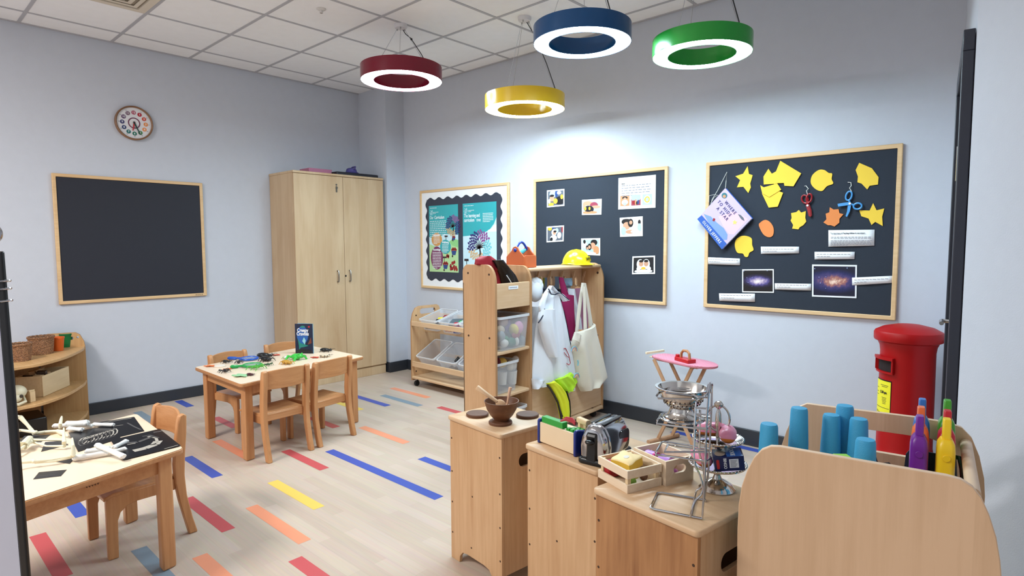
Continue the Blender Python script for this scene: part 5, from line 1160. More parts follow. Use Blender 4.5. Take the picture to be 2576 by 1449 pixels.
HIY = plain('hi_vis_yellow', (230, 238, 40), .7); HIL = plain('hi_vis_lime', (190, 240, 50), .7); CBL = plain('pale_blue_cloth', (160, 196, 222), .8); CPK = plain('mauve_cloth', (176, 120, 150), .8); CGR = plain('lime_cloth', (150, 170, 40), .8)
def piping(par, pts, dep, off=.012, r=.0045, mat=NAVY, o=None):
    b = MB(o if o is not None else Vector(par.location)); b.tube([rp(*K6(*p), dep)-RD*off for p in pts], r, 6); return b.build('piping', mat, par)
# white garments behind
cloth('white_dress', 'white garment hanging behind the white coat next to the upright', 'costume', [(592, 540), (590, 700), (590, 900), (592, 1110)], [(660, 540), (690, 700), (690, 900), (690, 1130)], .16, CWH, .02, .008, 2, seed=3)
cloth('white_apron', 'white garment hanging between the maroon bag and the mauve cloth', 'costume', [(880, 395), (880, 520), (905, 640), (925, 720)], [(930, 400), (950, 520), (980, 640), (985, 720)], .10, CWH, .02, .01, 2, seed=4)
cloth('mauve_scarf', 'mauve patterned scarf hanging behind the canvas tote straps', 'costume', [(930, 395), (945, 500), (970, 620), (980, 720)], [(985, 390), (1010, 500), (1030, 620), (1035, 720)], .12, CPK, .02, .012, 2, seed=5)
cloth('dark_costume', 'dark costume hanging at the back behind the coat collar', 'costume', [(680, 398), (690, 480), (720, 560)], [(840, 400), (850, 480), (850, 560)], .15, plain('costume_dark', (30, 34, 50), .8), .01, .01, 2, seed=6)
cloth('lime_costume', 'lime green cloth seen through the first rail hole', 'costume', [(650, 300), (645, 340), (645, 385)], [(690, 300), (692, 340), (690, 385)], .24, CGR, .01, .004, 2, seed=7)
cloth('blue_mask', 'small pale blue cloth tucked into the third rail hole', 'costume', [(842, 315), (840, 350), (862, 374)], [(905, 310), (908, 350), (895, 374)], .15, CBL, .03, .008, 2, seed=8)
# chef hat
P = rp(*K6(618, 415), .08); b = MB(P); b.M = Matrix.Translation(P)@Matrix.Rotation(RA, 4, 'Z'); b.ell((0, 0, 0), (.05, .066, .080), 20, 14)
for k in range(9): a = 2*PI*k/9; b.ell((.01*math.cos(a), .035*math.cos(a), .035+.03*math.sin(a)), (.035, .032, .036), 10, 8)
tag(b.build('chef_hat', CWH, subd=1), 'puffy white hat hanging at the left end of the coat hooks', 'hat')
# coat
t = thing('white_coat', 'white dressing-up coat with navy piping and collar hanging on a hook', 'coat', tuple(rp(*K6(770, 800), .02)), 0); co = Vector(t.location)
cloth('body', '', '', [(735, 400), (690, 450), (668, 520), (650, 600), (628, 720), (616, 860), (606, 1000), (594, 1120), (604, 1192)], [(760, 405), (800, 450), (826, 520), (838, 570), (862, 680), (884, 800), (912, 930), (930, 1040), (932, 1088)], .0, CWH, .045, .012, 2.6, .02, 11, parent=t, O=co, nc=28)
cloth('sleeve', '', '', [(668, 560), (652, 640), (668, 740), (702, 850), (732, 942)], [(772, 560), (778, 640), (786, 740), (796, 850), (800, 930)], -.050, CWH, .035, .006, 1.5, .05, 12, parent=t, O=co)
cloth('collar', '', '', [(732, 374), (690, 430), (655, 505), (646, 540), (652, 572)], [(742, 374), (745, 400), (720, 440), (700, 490), (690, 556)], -.040, CWH, .02, .003, 1, .012, 13, parent=t, O=co)
cloth('collar', '', '', [(738, 374), (752, 410), (800, 440), (840, 500)], [(748, 374), (795, 420), (840, 445), (886, 486)], -.040, CWH, .02, .003, 1, .012, 14, parent=t, O=co)
piping(t, [(690, 556), (682, 600), (660, 640), (640, 668)], -.058, .004, o=co); piping(t, [(722, 398), (742, 440), (775, 445), (800, 432)], -.062, .002, o=co); piping(t, [(800, 432), (820, 434), (886, 486)], -.062, .002, .003, o=co)
piping(t, [(838, 570), (862, 680), (886, 800), (914, 930), (932, 1040), (934, 1088)], .0, .006, .004, o=co)
piping(t, [(828, 870), (842, 868), (866, 920), (880, 985), (868, 1000), (850, 988)], -.034, .02, .0028, plain('coat_red_stitch', (176, 40, 56), .8), o=co)
piping(t, [(830, 900), (852, 930), (866, 940)], -.034, .02, .0022, MATS['coat_red_stitch'], o=co)
# maroon bag
t = thing('maroon_bag', 'maroon cloth bag hanging on the middle hook', 'bag', tuple(rp(*K6(880, 600), .05)), 0); co = Vector(t.location)
cloth('body', '', '', [(840, 440), (830, 520), (835, 560), (870, 700), (885, 806)], [(922, 452), (926, 560), (930, 660), (934, 740), (908, 816)], .07, MAR, .03, .006, 1.5, .02, 21, parent=t, O=co)
cloth('strap', '', '', [(808, 306), (815, 360), (830, 430), (838, 470)], [(840, 310), (858, 360), (875, 420), (890, 470)], .075, MAR, .012, .004, 1, .012, 22, parent=t, O=co)
# tote
t = thing('tote_bag', 'cream canvas tote bag with rainbow motifs hanging on the right hook', 'bag', tuple(rp(*K6(1040, 900), .02)), 0); co = Vector(t.location)
cloth('body', '', '', [(938, 742), (920, 800), (912, 850), (930, 950), (945, 1060), (962, 1170), (985, 1212)], [(1080, 672), (1098, 740), (1116, 810), (1140, 900), (1164, 990), (1188, 1072), (1120, 1140)], -.022, CRE, .07, .012, 1.8, .03, 23, parent=t, O=co, nc=24)
cloth('strap', '', '', [(988, 350), (966, 480), (948, 620), (936, 748)], [(1006, 356), (992, 480), (976, 620), (960, 740)], -.0, CRE, .010, .002, 1, .008, 24, parent=t, O=co)
cloth('strap', '', '', [(1000, 350), (1022, 480), (1038, 600), (1046, 700)], [(1020, 356), (1042, 480), (1060, 600), (1078, 690)], .02, CRE, .010, .002, 1, .008, 25, parent=t, O=co)
cloth('strap', '', '', [(996, 380), (1000, 480), (1002, 600), (1004, 735)], [(1012, 380), (1018, 480), (1024, 600), (1030, 725)], -.04, CRE, .010, .002, 1, .008, 26, parent=t, O=co)
cloth('folded_flap', '', '', [(938, 742), (918, 800)], [(984, 770), (975, 832)], -.07, CRE, .012, .004, 1, .01, 27, parent=t, O=co)
RB1, RB2, RB3 = plain('rainbow_pink', (216, 150, 150), .8), plain('rainbow_sand', (226, 196, 160), .8), plain('rainbow_blue', (130, 190, 206), .8)
def pix(z): return K6(*z)
for cx, cz, s in ((928, 880, 30), (946, 1090, 30)):
    for k, m in enumerate((RB3, RB1, RB2)):
        b = MB(co); rr_ = s-8*k; b.tube([rp(*K6(cx+rr_*.75*math.cos(a)+.12*rr_*math.sin(a), cz-rr_*1.25*math.sin(a)+14), -.075) for a in [PI*j/12 for j in range(13)]], .0035, 6); b.build('rainbow_motif', m, t)
b = MB(co); b.tube([rp(*K6(956, 965), -.085), rp(*K6(960, 985), -.085), rp(*K6(956, 1008), -.085)], .005, 6); b.build('rainbow_motif', RB3, t)
# hi-vis vests spilling out of the box
cloth('hi_vis_vest', 'lime hi-vis vest lying over the edge of the costume box', 'vest', [(784, 1120), (800, 1150), (835, 1190), (868, 1226)], [(905, 1062), (935, 1090), (950, 1132), (905, 1180)], -.050, HIL, .03, .012, 2, .04, 31)
t = thing('hi_vis_vest', 'yellow hi-vis vest with black edging trailing down the front of the costume box', 'vest', tuple(rp(*K6(820, 1280), -.02)), 0); co = Vector(t.location)
cloth('body', '', '', [(712, 1150), (730, 1180), (760, 1230), (790, 1290), (808, 1360), (822, 1436)], [(770, 1128), (820, 1165), (855, 1215), (878, 1290), (884, 1370), (880, 1440)], -.062, HIY, .03, .008, 1.5, .03, 32, parent=t, O=co)
for L_ in ([(706, 1162), (728, 1186), (758, 1236), (788, 1296), (806, 1366), (820, 1440)], [(858, 1212), (880, 1290), (886, 1370), (882, 1444)], [(806, 1362), (820, 1400), (850, 1430), (880, 1440)]):
    piping(t, L_, -.064, .010, .008, BLACK, o=co)
cloth('white_cloth', 'white cloth hanging over the left edge of the costume box', 'cloth', [(592, 1110), (600, 1160), (612, 1196)], [(720, 1130), (705, 1146), (650, 1180)], -.02, CWH, .02, .008, 1.5, .012, 33)
cloth('black_cloth', 'black cloth showing between the yellow vest and the tote', 'cloth', [(906, 1080), (925, 1110), (940, 1150)], [(940, 1080), (950, 1110), (956, 1152)], .03, BLACK, .02, .006, 1, .02, 34)
# red and black coat stuffed in the top box
t = thing('dress_up_cape', 'red and black cape stuffed in the top box of the dressing-up unit', 'costume', tuple(rp(*K6(330, 300), .12)), 0); co = Vector(t.location)
cloth('red_lining', '', '', [(205, 138), (160, 165), (152, 205), (262, 240), (264, 385)], [(262, 138), (318, 175), (352, 230), (376, 300), (390, 385)], .13, plain('cape_red', (150, 16, 34), .6), .025, .006, 1.5, .05, 41, parent=t, O=co)
cloth('black_cloth', '', '', [(285, 172), (318, 220), (345, 290), (364, 385)], [(345, 168), (400, 230), (450, 290), (492, 385)], .09, plain('cape_black', (22, 22, 28), .35), .05, .012, 1.5, .05, 42, parent=t, O=co)
piping(t, [(385, 292), (410, 330), (432, 368)], .04, .008, .003, WHITE, o=co)
# toolbox and hard hat on the top shelf
M0 = rkM(.458, .13, 1.2395)
P = M0.translation; TO = plain('toolbox_orange', (206, 104, 56), .45)
t = thing('toy_toolbox', 'orange toy toolbox with blue handle on top of the dressing-up unit', 'toolbox', tuple(P), PI/2+RA)
b = MB(); b.plate([(-.06, 0), (.06, 0), (.06, .085), (-.06, .085)], [], XZ(-.055), -.006, .006); b.plate([(-.06, 0), (.06, 0), (.06, .07), (-.06, .07)], [], XZ(.10), -.006, .006); b.box(-.06, .06, -.05, .10, 0, .008); b.build('tray', TO, t, bevel=.003)
for x in (-.068, .062):
    b = MB(); b.plate([(-.058, 0), (.105, 0), (.105, .075), (.06, .115), (.045, .14), (.02, .15), (-.0, .14), (-.015, .115), (-.058, .075)], [], YZ(x), 0, .010); b.build('end_panel', TO, t, bevel=.003, ang=50)
b = MB(); b.tube([(-.066+.133*k/12, .022, .122+.055*math.sin(PI*k/12)) for k in range(13)], .008, 10); b.ell((.075, .022, .122), (.008, .013, .013), 12, 8); b.ell((-.07, .022, .122), (.008, .013, .013), 12, 8); b.build('handle', plain('toolbox_blue', (24, 60, 170), .3), t)
b = MB(RM@Vector((.45, .15, 1.34))); b.M = RM@Matrix.Translation((.033, 0, 0)); b.tube([(.37, .13, 1.33), (.40, .14, 1.345), (.43, .16, 1.34), (.46, .14, 1.365)], [.012, .010, .016, .010], 8); b.tube([(.43, .16, 1.34), (.45, .18, 1.32), (.455, .2, 1.26)], [.012, .010, .012], 8)
tag(b.build('toy_spanner', plain('spanner_teal', (80, 180, 190), .4)), 'teal toy tool standing in the orange toolbox', 'toy tool')
P = rp(*K6(945, 190), .11); P.z = 1.2385; HV = plain('hard_hat_yellow', (248, 222, 20), .25, coat=.4)
t = thing('hard_hat', 'yellow toy hard hat lettered SAFETY on top of the dressing-up unit', 'hat', tuple(P), PI/2+RA)
b = MB(); n = 36; rings = []
for k in range(11):
    a = PI/2*k/10; rr_ = math.cos(a); z = .012+.108*math.sin(a)
    rings.append([((.098*rr_*math.cos(2*PI*i/n)), .115*rr_*math.sin(2*PI*i/n), z+(.010 if abs((i % 36)-9) < 2 or abs((i % 36)-27) < 2 else 0)*min(1, rr_*1.2)) for i in range(n)] if rr_ > .02 else [(0.002*math.cos(2*PI*i/n), .002*math.sin(2*PI*i/n), z+.004) for i in range(n)])
brim = [[(.105*math.cos(2*PI*i/n), (.120+(.035 if math.sin(2*PI*i/n) < -.2 else .004))*math.sin(2*PI*i/n), .002 if math.sin(2*PI*i/n) < -.2 else .006) for i in range(n)], [(.106*math.cos(2*PI*i/n), (.122+(.035 if math.sin(2*PI*i/n) < -.2 else .004))*math.sin(2*PI*i/n), .006) for i in range(n)]]
b.loft(brim+rings); b.build('shell', HV, t, ang=50)
b = MB(); b.loft([[(x, -.112+.028*((z-.03)/.05)**2*.6-.10*abs(x)**2*4, z) for x in [-.032+.008*i for i in range(9)]] for z in (.032, .044, .056, .068)], False, False); b.build('badge', HV, t)
text('lettering', 'SAFETY', .030, plain('safety_ink', (60, 64, 20), .6), t, (0.0, -.1145, .048), (PI/2-.28, 0, 0), 'CENTER', .0008, sx=.66)
# ================================================================== PLAY KITCHEN UNITS
UH = .65
def unit(label, c, ang, w, l, body, slot_right=True, name='play_kitchen_unit'):
    """Local frame: x along the side that faces the camera, y away from it, origin at the plan centre."""
    t = thing(name, label, 'cabinet', (c[0], c[1], 0), ang, 'play kitchen units')
    b = MB(); b.loft([[(x, y, z) for x, y in rrect(w-2*e, l-2*e, .016-e)] for z, e in ((UH-.018, .003), (UH-.015, 0), (UH-.003, 0), (UH, .003))]); b.build('top', [BIRCHX], t, ang=60)
    x0, x1, y0, y1 = -w/2+.008, w/2-.008, -l/2+.010, l/2-.010
    o = [(x0, 0), (x0+.062, 0), (x0+.066, .03), (x0+.085, .052), (x0+.12, .058), (x1-.12, .058), (x1-.085, .052), (x1-.066, .03), (x1-.062, 0), (x1, 0), (x1, UH-.018), (x0, UH-.018)]
    b = MB(); b.plate(o, [], XZ(y0), 0, .015); p = b.build('back_panel', body, t, bevel=.0015)
    b = MB()
    for z in (.12, .26, .40, .55):
        for x in (x0+.012, x1-.012): b.disc((x, y0-.0006, z), .0042, .0012, 10, axis='y')
    for x, z in ((x0+.16, .33), (x0+.15, .10)): b.disc((x, y0-.0006, z), .004, .0012, 10, axis='y')
    b.build('screw_heads', DARK, p)
    for s, x in ((0, x0), (1, x1-.015)):
        b = MB(); b.plate([(y0+.0155, .055), (y1-.015, .055), (y1-.015, UH-.018), (y0+.0155, UH-.018)], [rrect(.13, .055, .027, 6, 0.01, .515)], YZ(x), 0, .015, 0, 0); b.build('side_panel', body if s == 0 else BIRCH, t, bevel=.0012)
    b = MB(); b.plate([(x0, .055), (x1, .055), (x1, UH-.018), (x0, UH-.018)], [], XZ(y1-.015), 0, .015); b.build('front_panel', BIRCH, t)
    b = MB(); b.box(x0+.015, x1-.015, y0+.016, y1-.016, .06, .075); b.build('floor_panel', BIRCHX, t)
    for x in (x0, x1-.06):
        b = MB(); b.box(x, x+.06, y1-.014, y1, 0, .054); b.build('foot', BIRCH, t)
    return t
t = unit('play stove unit with three round brown hob rings and the wooden bowl', (4.114, -2.263), -.115, .372, .315, BIRCH)
tm = Matrix.Translation((4.114, -2.263, 0))@Matrix.Rotation(-.115, 4, 'Z'); HOB = wood('hob_brown', (112, 74, 52), (74, 46, 32), 'X', .5)
for px, py in ((1201, 1042), (1327, 1044), (1259, 1062)):
    p = tm.inverted()@onz(px, py, UH+.006); b = MB(); b.lathe([(.048, UH+.0002), (.050, UH+.003), (.050, UH+.010), (.047, UH+.013), (.001, UH+.013)], 36, (p.x, p.y, 0)); b.build('hob_ring', HOB, t)
unit('play kitchen unit holding the toy till and toaster', (4.622, -2.300), -.13, .370, .36, BIRCH)
unit('dark grained play kitchen unit holding the crates and wire rack, nearest the book trolley', (5.055, -2.470), -.145, .378, .36, BIRCHD)
# bowl and spoons
BW = wood('bowl_walnut', (128, 84, 54), (86, 52, 32), 'X', .45, 40, 8)
P = onz(1262, 1056, UH+.0135); P.z = UH+.0132; b = MB(P)
b.lathe([(.001, 0), (.030, 0), (.032, .004), (.048, .022), (.063, .048), (.072, .078), (.074, .083), (.070, .083), (.058, .05), (.042, .024), (.022, .012), (.001, .010)], 48, P)
tag(b.build('wooden_bowl', BW), 'brown wooden bowl standing on the front hob ring', 'bowl')
PB = P.copy(); SPW = plain('spoon_wood', (228, 192, 152), .5); SPW2 = plain('spoon_wood_pink', (220, 178, 146), .5)
def spoon(label, top, low, tipw, mat, r=.0065):
    dep = (PB-CAM).dot(CF); A = near(*top, dep-.0); B = near(*low, dep-.004); c = (A+B)/2; b = MB(c); d = (B-A).normalized(); b.tube([A, A.lerp(B, .03), A.lerp(B, .4), A.lerp(B, .72)], [r*1.1, r*1.35, r, r*.85], 10)
    side = d.cross(CF).normalized(); R = Matrix((side, d, side.cross(d))).transposed(); b.ell(A.lerp(B, .86), (tipw, (B-A).length*.17, .0075), 16, 10, M=R)
    tag(b.build('wooden_spoon', mat), label, 'spoon', 'spoons in the wooden bowl')
spoon('long pale wooden spoon leaning to the left out of the bowl', (1199, 974), (1270, 1024), .019, SPW, .0085)
spoon('short wooden spoon with upright handle in the bowl', (1284, 974), (1273, 1034), .020, SPW2, .0055)
# till
A = onz(1351, 1113, UH); B = onz(1447, 1151, UH); u = B-A; u.z = 0; w = u.length; u.normalize(); t = thing('toy_till', 'wooden toy cash register with blue ends and green keys', 'toy till', (A.x, A.y, UH), math.atan2(u.y, u.x))
TBL = plain('till_blue', (24, 46, 130), .35); TGR = plain('till_green', (48, 160, 62), .4); TW = plain('till_wood', (236, 212, 176), .5)
D_ = .135
b = MB(); b.box(.012, w-.012, .004, .012, .006, .082); b.box(.012, w-.012, D_-.010, D_, .006, .05); b.box(.012, w-.012, .012, D_-.01, .004, .012); b.build('body', TW, t, bevel=.002)
b = MB(); b.add([(.012, .012, .078), (w-.012, .012, .078), (w-.012, D_-.01, .056), (.012, D_-.01, .056), (.012, .012, .07), (w-.012, .012, .07), (w-.012, D_-.01, .048), (.012, D_-.01, .048)], [(0, 1, 2, 3), (4, 7, 6, 5), (0, 4, 5, 1), (1, 5, 6, 2), (2, 6, 7, 3), (3, 7, 4, 0)]); b.build('key_deck', TW, t, bevel=.001)
for x in (0, w-.012):
    b = MB(); b.plate([(0, 0), (D_, 0), (D_, .065), (.05, .088), (.016, .095), (.004, .092), (0, .086)], [], YZ(x), 0, .012); b.build('end_panel', TBL, t, bevel=.004)
b = MB(); b.M = Matrix.Translation((.07, .022, .090))@Matrix.Rotation(-.0, 4, 'Y'); b.box(-.055, .060, -.012, .014, -.010, .014); b.build('display_bar', TGR, t, bevel=.002)
for i in range(3):
    for j in range(3):
        x = .134+.021*i*.95; y = .024+.024*j; z = .078-.022*(y-.012)/(D_-.022); b = MB(); b.box(x, x+.015, y, y+.017, z-.002, z+.010); b.build('key', TGR, t, bevel=.002)
b = MB(); P = near(1432, 1060, 2.16); b.o = P
for k in range(4): b.tube([near(1410+3*k, 1059-1.5*k, 2.16), near(1425, 1056-2*k, 2.15), near(1440, 1062-3*k, 2.14), near(1447, 1068-2*k, 2.13)], .0035, 6)
tag(b.build('red_cord', plain('cord_red', (180, 30, 50), .5)), 'loop of red cord on the toy till beside its green keys', 'cord')
# toaster
A = onz(1450, 1160, UH); t = thing('toy_toaster', 'shiny chrome toy toaster with black base and lever', 'toy toaster', (4.722, -2.366, UH), .10)
tw, tl, th_ = .100, .205, .132
arch = lambda e, h: [(-tw/2+e, .014), (-tw/2+e-.002, .06), (-tw/2+e+.004, h*.72), (-tw/2+e+.018, h*.92), (-tw/2+e+.036, h), (0, h+.002), (tw/2-e-.036, h), (tw/2-e-.018, h*.92), (tw/2-e-.004, h*.72), (tw/2-e+.002, .06), (tw/2-e, .014)]
b = MB(); b.loft([[(x, y, z) for x, z in arch(e, th_-e*1.1)] for y, e in ((-tl/2+.006, .014), (-tl/2+.010, .006), (-tl/2+.022, .001), (-tl/2+.028, 0), (-.0, -.002), (tl/2-.028, 0), (tl/2-.022, .001), (tl/2-.010, .006), (tl/2-.006, .014))]); b.build('shell', CHROME, t, ang=60)
for y in (-tl/2+.040, ):
    b = MB(); b.tube([(x*1.012, y, z) for x, z in arch(0, th_)], .0035, 8); b.build('chrome_ridge', CHROME, t)
for x in (-.020, .020):
    b = MB(); b.loft([[(p[0], p[1], z) for p in rrect(.013, .135, .005, 4, x, .006)] for z in (th_-.001, th_+.0032)]); b.build('slot', BLACK, t)
b = MB(); b.loft([[(x, y, z) for x, y in rrect(tw+.012-e, tl+.010-e, .02)] for z, e in ((0, .004), (.004, 0), (.016, 0), (.022, .012))]); b.build('base', BLACK, t, ang=50)
b = MB(); b.loft([[(x, -tl/2+.008-d, z) for x in (-.020, .020)]+[(x, -tl/2+.02, z) for x in (.020, -.020)] for z, d in ((.012, .014), (.05, .010), (.075, .010), (.10, .012), (.112, .004))]); b.build('lever_housing', BLACK, t, bevel=.006)
b = MB(); b.ell((0, -tl/2-.012, .083), (.017, .014, .009), 16, 10); b.box(-.006, .006, -tl/2-.006, -tl/2+.002, .078, .088); b.build('lever', BLACK, t)
b = MB(); b.loft([[(tw/2-.0012+dx, y, z) for y, z in rrect(.075, .07, .02, 5, .045, .062)] for dx in (0, .003)]); b.build('side_plate', plain('toaster_black_gloss', (12, 14, 24), .08), t)
P = near(1468, 1060, 2.22); b = MB(P); b.M = Matrix.Translation(P)@Matrix.Rotation(-.3, 4, 'Z'); b.loft([[(x, y, z) for y, z in rrect(.024, .022, .008)] for x in (-.030, .030)]); b.box(-.024, -.010, -.009, .009, -.068, -.009); b.box(.010, .024, -.009, .009, -.068, -.009)
tag(b.build('wooden_stand', PINE, bevel=.002), 'pale wooden block partly hidden behind the chrome toaster', 'wooden block')
# crates
A = onz(1504, 1200, UH); B = onz(1578, 1243, UH); u = B-A; u.z = 0; w = u.length; u.normalize(); L_ = .135
t = thing('slatted_crate', 'pale slatted wooden crate with toy bread on the dark kitchen unit', 'crate', (A.x, A.y, UH), math.atan2(u.y, u.x)); CRM1 = Matrix.Translation((A.x, A.y, UH))@Matrix.Rotation(math.atan2(u.y, u.x), 4, 'Z')
PALEC = wood('crate_pine', (240, 222, 196), (222, 198, 168), 'X', .55, 50, 6, .4)
for z0, z1 in ((.0, .026), (.044, .070)):
    for a in ((0, w, 0, .007), (0, w, L_-.007, L_), (0, .007, .007, L_-.007), (w-.007, w, .007, L_-.007)):
        b = MB(); b.box(a[0], a[1], a[2], a[3], z0, z1); b.build('slat', PALEC, t, bevel=.001)
for x in (.007, w-.019):
    for y in (.007, L_-.019):
        b = MB(); b.box(x, x+.012, y, y+.012, .001, .066); b.build('corner_post', PINE, t)
b = MB(); b.box(.007, w-.007, .007, L_-.007, .002, .007); b.build('base', PALEC, t)
def inC(M, label, cat, name, mat, fn, bevel=0.0, group=None):
    b = MB(M.translation); b.M = M; fn(b); return tag(b.build(name, mat, bevel=bevel, ang=50), label, cat, group)
M = CRM1@Matrix.Translation((.072, .060, .064))@Matrix.Rotation(.25, 4, 'Z')@Matrix.Rotation(.20, 4, 'X')
t = thing('toy_bread', 'thick yellow toy bread slice with white dot in the slatted crate', 'toy bread', tuple(M.translation)); t.rotation_euler = M.to_euler()
sl = lambda e: [(-.036+e, -.034+e), (-.012, -.030+e), (.012, -.031+e), (.036-e, -.035+e), (.040-e, -.024), (.036-e, 0), (.040-e, .026), (.034-e, .036-e), (.010, .031-e), (-.014, .032-e), (-.034+e, .036-e), (-.040+e, .026), (-.036+e, 0), (-.040+e, -.024)]
b = MB(); b.loft([[(x, y, z) for x, y in sl(e)] for z, e in ((-.016, .004), (-.013, 0), (.013, 0))]); b.build('crust', plain('bread_crust', (238, 196, 72), .55), t, ang=50)
b = MB(); b.loft([[(x, y, z) for x, y in sl(e)] for z, e in ((.0131, 0), (.0165, .003))]); b.build('crumb', plain('bread_crumb', (250, 222, 160), .55), t, ang=50)
b = MB(); b.disc((0, 0, .0166), .009, .001, 20); b.build('velcro_dot', plain('velcro_white', (226, 224, 216), .8), t)
GC = 'toy food in the slatted crate'
inC(CRM1@Matrix.Translation((.030, .055, .034)), 'dark red toy food under the bread slice', 'toy food', 'toy_food', plain('toyfood_red', (170, 26, 36), .4), lambda b: b.loft([[(x, y, z) for x, y in rrect(.034, .09, .012)] for z in (-.024, .026)]), .004, GC)
inC(CRM1@Matrix.Translation((.120, .040, .022)), 'small green toy vegetable at the front of the slatted crate', 'toy food', 'toy_food', plain('toyfood_green', (128, 170, 60), .5), lambda b: b.ell((0, 0, 0), (.017, .014, .014)), 0, GC)
inC(CRM1@Matrix.Translation((.122, .086, .030)), 'small brown toy nut at the right of the slatted crate', 'toy food', 'toy_food', plain('toyfood_brown', (100, 62, 40), .45), lambda b: b.ell((0, 0, 0), (.013, .013, .015)), 0, GC)
inC(CRM1@Matrix.Translation((.112, .064, .034)), 'small yellow toy piece beside the brown nut', 'toy food', 'toy_food', plain('toyfood_yellow', (236, 216, 90), .5), lambda b: b.ell((0, 0, 0), (.010, .012, .012)), 0, GC)
A = onz(1664, 1222, UH); Bq = onz(1732, 1203, UH); Cq = onz(1581, 1127, UH+.075); Dq = onz(1662, 1164, UH+.075)
u = Bq-A; u.z = 0; w = u.length*1.0; v = Cq-Dq; v.z = 0; L2 = v.length; ang = math.atan2(v.y, v.x)
t = thing('handled_crate', 'pale wooden crate with oval hand holes holding purple toy jars', 'crate', (A.x+.012, A.y+.004, UH), ang-PI/2); CRM2 = Matrix.Translation((A.x+.012, A.y+.004, UH))@Matrix.Rotation(ang-PI/2, 4, 'Z'); w = max(.10, w); L2 = min(L2, .2)
for y in (0, L2-.008):
    b = MB(); b.plate([(0, 0), (w, 0), (w, .078), (0, .078)], [rrect(.052, .026, .013, 6, w/2, .046)], XZ(y), 0, .008); b.build('end_panel', PALEC, t, bevel=.001)
for x in (0, w-.007):
    b = MB(); b.box(x, x+.007, .0081, L2-.0081, 0, .078); b.build('side_panel', PALEC, t, bevel=.001)
b = MB(); b.box(.007, w-.007, .008, L2-.008, 0, .006); b.build('base', PALEC, t)
LILP = plain('jar_lilac', (190, 140, 224), .35); MAG = plain('jar_magenta', (206, 30, 130), .35)
for k, (y, x, lab) in enumerate(((L2-.045, .040, 'lilac toy jar with magenta band at the far end of the handled crate'), (.055, .052, 'lilac toy jar at the near end of the handled crate'))):
    M = CRM2@Matrix.Translation((x, y, .050))@Matrix.Rotation(.2, 4, 'Z')@Matrix.Rotation(PI/2, 4, 'X')
    t = thing('toy_jar', lab, 'toy jar', tuple(M.translation), 0, 'toy jars in the handled crate'); t.rotation_euler = M.to_euler()
    b = MB(); b.lathe([(.001, -.022), (.020, -.022), (.022, -.018), (.022, .012), (.001, .012)], 24); b.build('body', LILP, t)
    b = MB(); b.lathe([(.001, .0121), (.0225, .0121), (.0225, .020), (.001, .020)], 24); b.build('band', MAG if k == 0 else LILP, t)
    b = MB(); b.lathe([(.001, .0201), (.010, .0201), (.010, .036), (.001, .036)], 16); b.build('neck', plain('jar_neck', (190, 150, 120), .5), t)
inC(CRM2@Matrix.Translation((.050, .022, .026)), 'pink round toy seen through the near hand hole', 'toy food', 'toy_food', plain('toyfood_magenta', (206, 120, 200), .4), lambda b: b.ell((0, 0, 0), (.022, .010, .014)), 0, None)
# wire rack with the colander
def wz(px, py, z=UH+.004): return onz(px, py, z)
LN, LF, RF, RN = wz(1637.7, 1279.4), wz(1657, 1238.5), wz(1775, 1257.7), wz(1766.6, 1304.7); XF, XN = wz(1747.3, 1254), wz(1736.5, 1299.9)
t = thing('wire_rack', 'chrome wire pan rack standing on the dark kitchen unit', 'wire rack', tuple((LN+LF+RF+RN)/4)); O = Vector(t.location)
def wire(name, pts, r=.0030, closed=False):
    b = MB(O); b.tube(pts, r, 8, closed); return b.build(name, CHROME, t)
def smooth_path(P, n=5):
    out = []
    for i in range(len(P)-1):
        p0, p1, p2, p3 = P[max(i-1, 0)], P[i], P[i+1], P[min(i+2, len(P)-1)]
        for s in range(n): q = s/n; out.append(.5*((2*p1)+(p2-p0)*q+(2*p0-5*p1+4*p2-p3)*q*q+(3*p1-p0-3*p2+p3)*q**3))
    return out+[P[-1]]
UPZ = Vector((0, 0, 1))
wire('base_loop', [RN, LN.lerp(RN, .06), LN.lerp(LF, .06)+(LN-RN)*.02, LF.lerp(LN, .06)+(LF-RF)*.02, LF.lerp(RF, .06), RF, RF.lerp(RN, .06)], .0034)
wire('base_bar', [XF, XN], .0032)
dR = (RF-RN); dU = (LN-RN).normalized(); H1 = .30
def dep_of(P): return (P-CAM).dot(CF)
dN, dF = dep_of(RN), dep_of(RF)
wire('upright', smooth_path([RN, near(1773, 1200, dN), near(1776, 1100, dN), near(1780, 1020, dN), near(1786, 962, dN)]))
wire('upright', smooth_path([XN, near(1748, 1262, dN+.01), near(1768, 1235, dN+.015), near(1760, 1195, dN+.015), near(1747, 1165, dN+.015), near(1746, 1110, dN+.015), near(1749, 1040, dN+.015), near(1751, 1010, dN+.015)]))
wire('upright', smooth_path([RF+dU*.004, near(1781, 1195, dF), near(1785, 1130, dF), near(1789, 1040, dF), near(1791, 964, dF)]))
wire('upright', smooth_path([XF, near(1752, 1235, dF), near(1771, 1215, dF), near(1768, 1170, dF), near(1759, 1135, dF), near(1761, 1060, dF), near(1761, 1030, dF)]))
wire('top_handle', [near(1778, 985, dN), near(1783, 968, dN), near(1788, 962, (dN+dF)/2), near(1791, 968, dF), near(1789, 986, dF)], .0036)
wire('brace', [near(1752, 1008, dN), near(1772, 996, dN), near(1780, 988, dN)]); wire('brace', [near(1763, 982, dF), near(1788, 968, dF)])
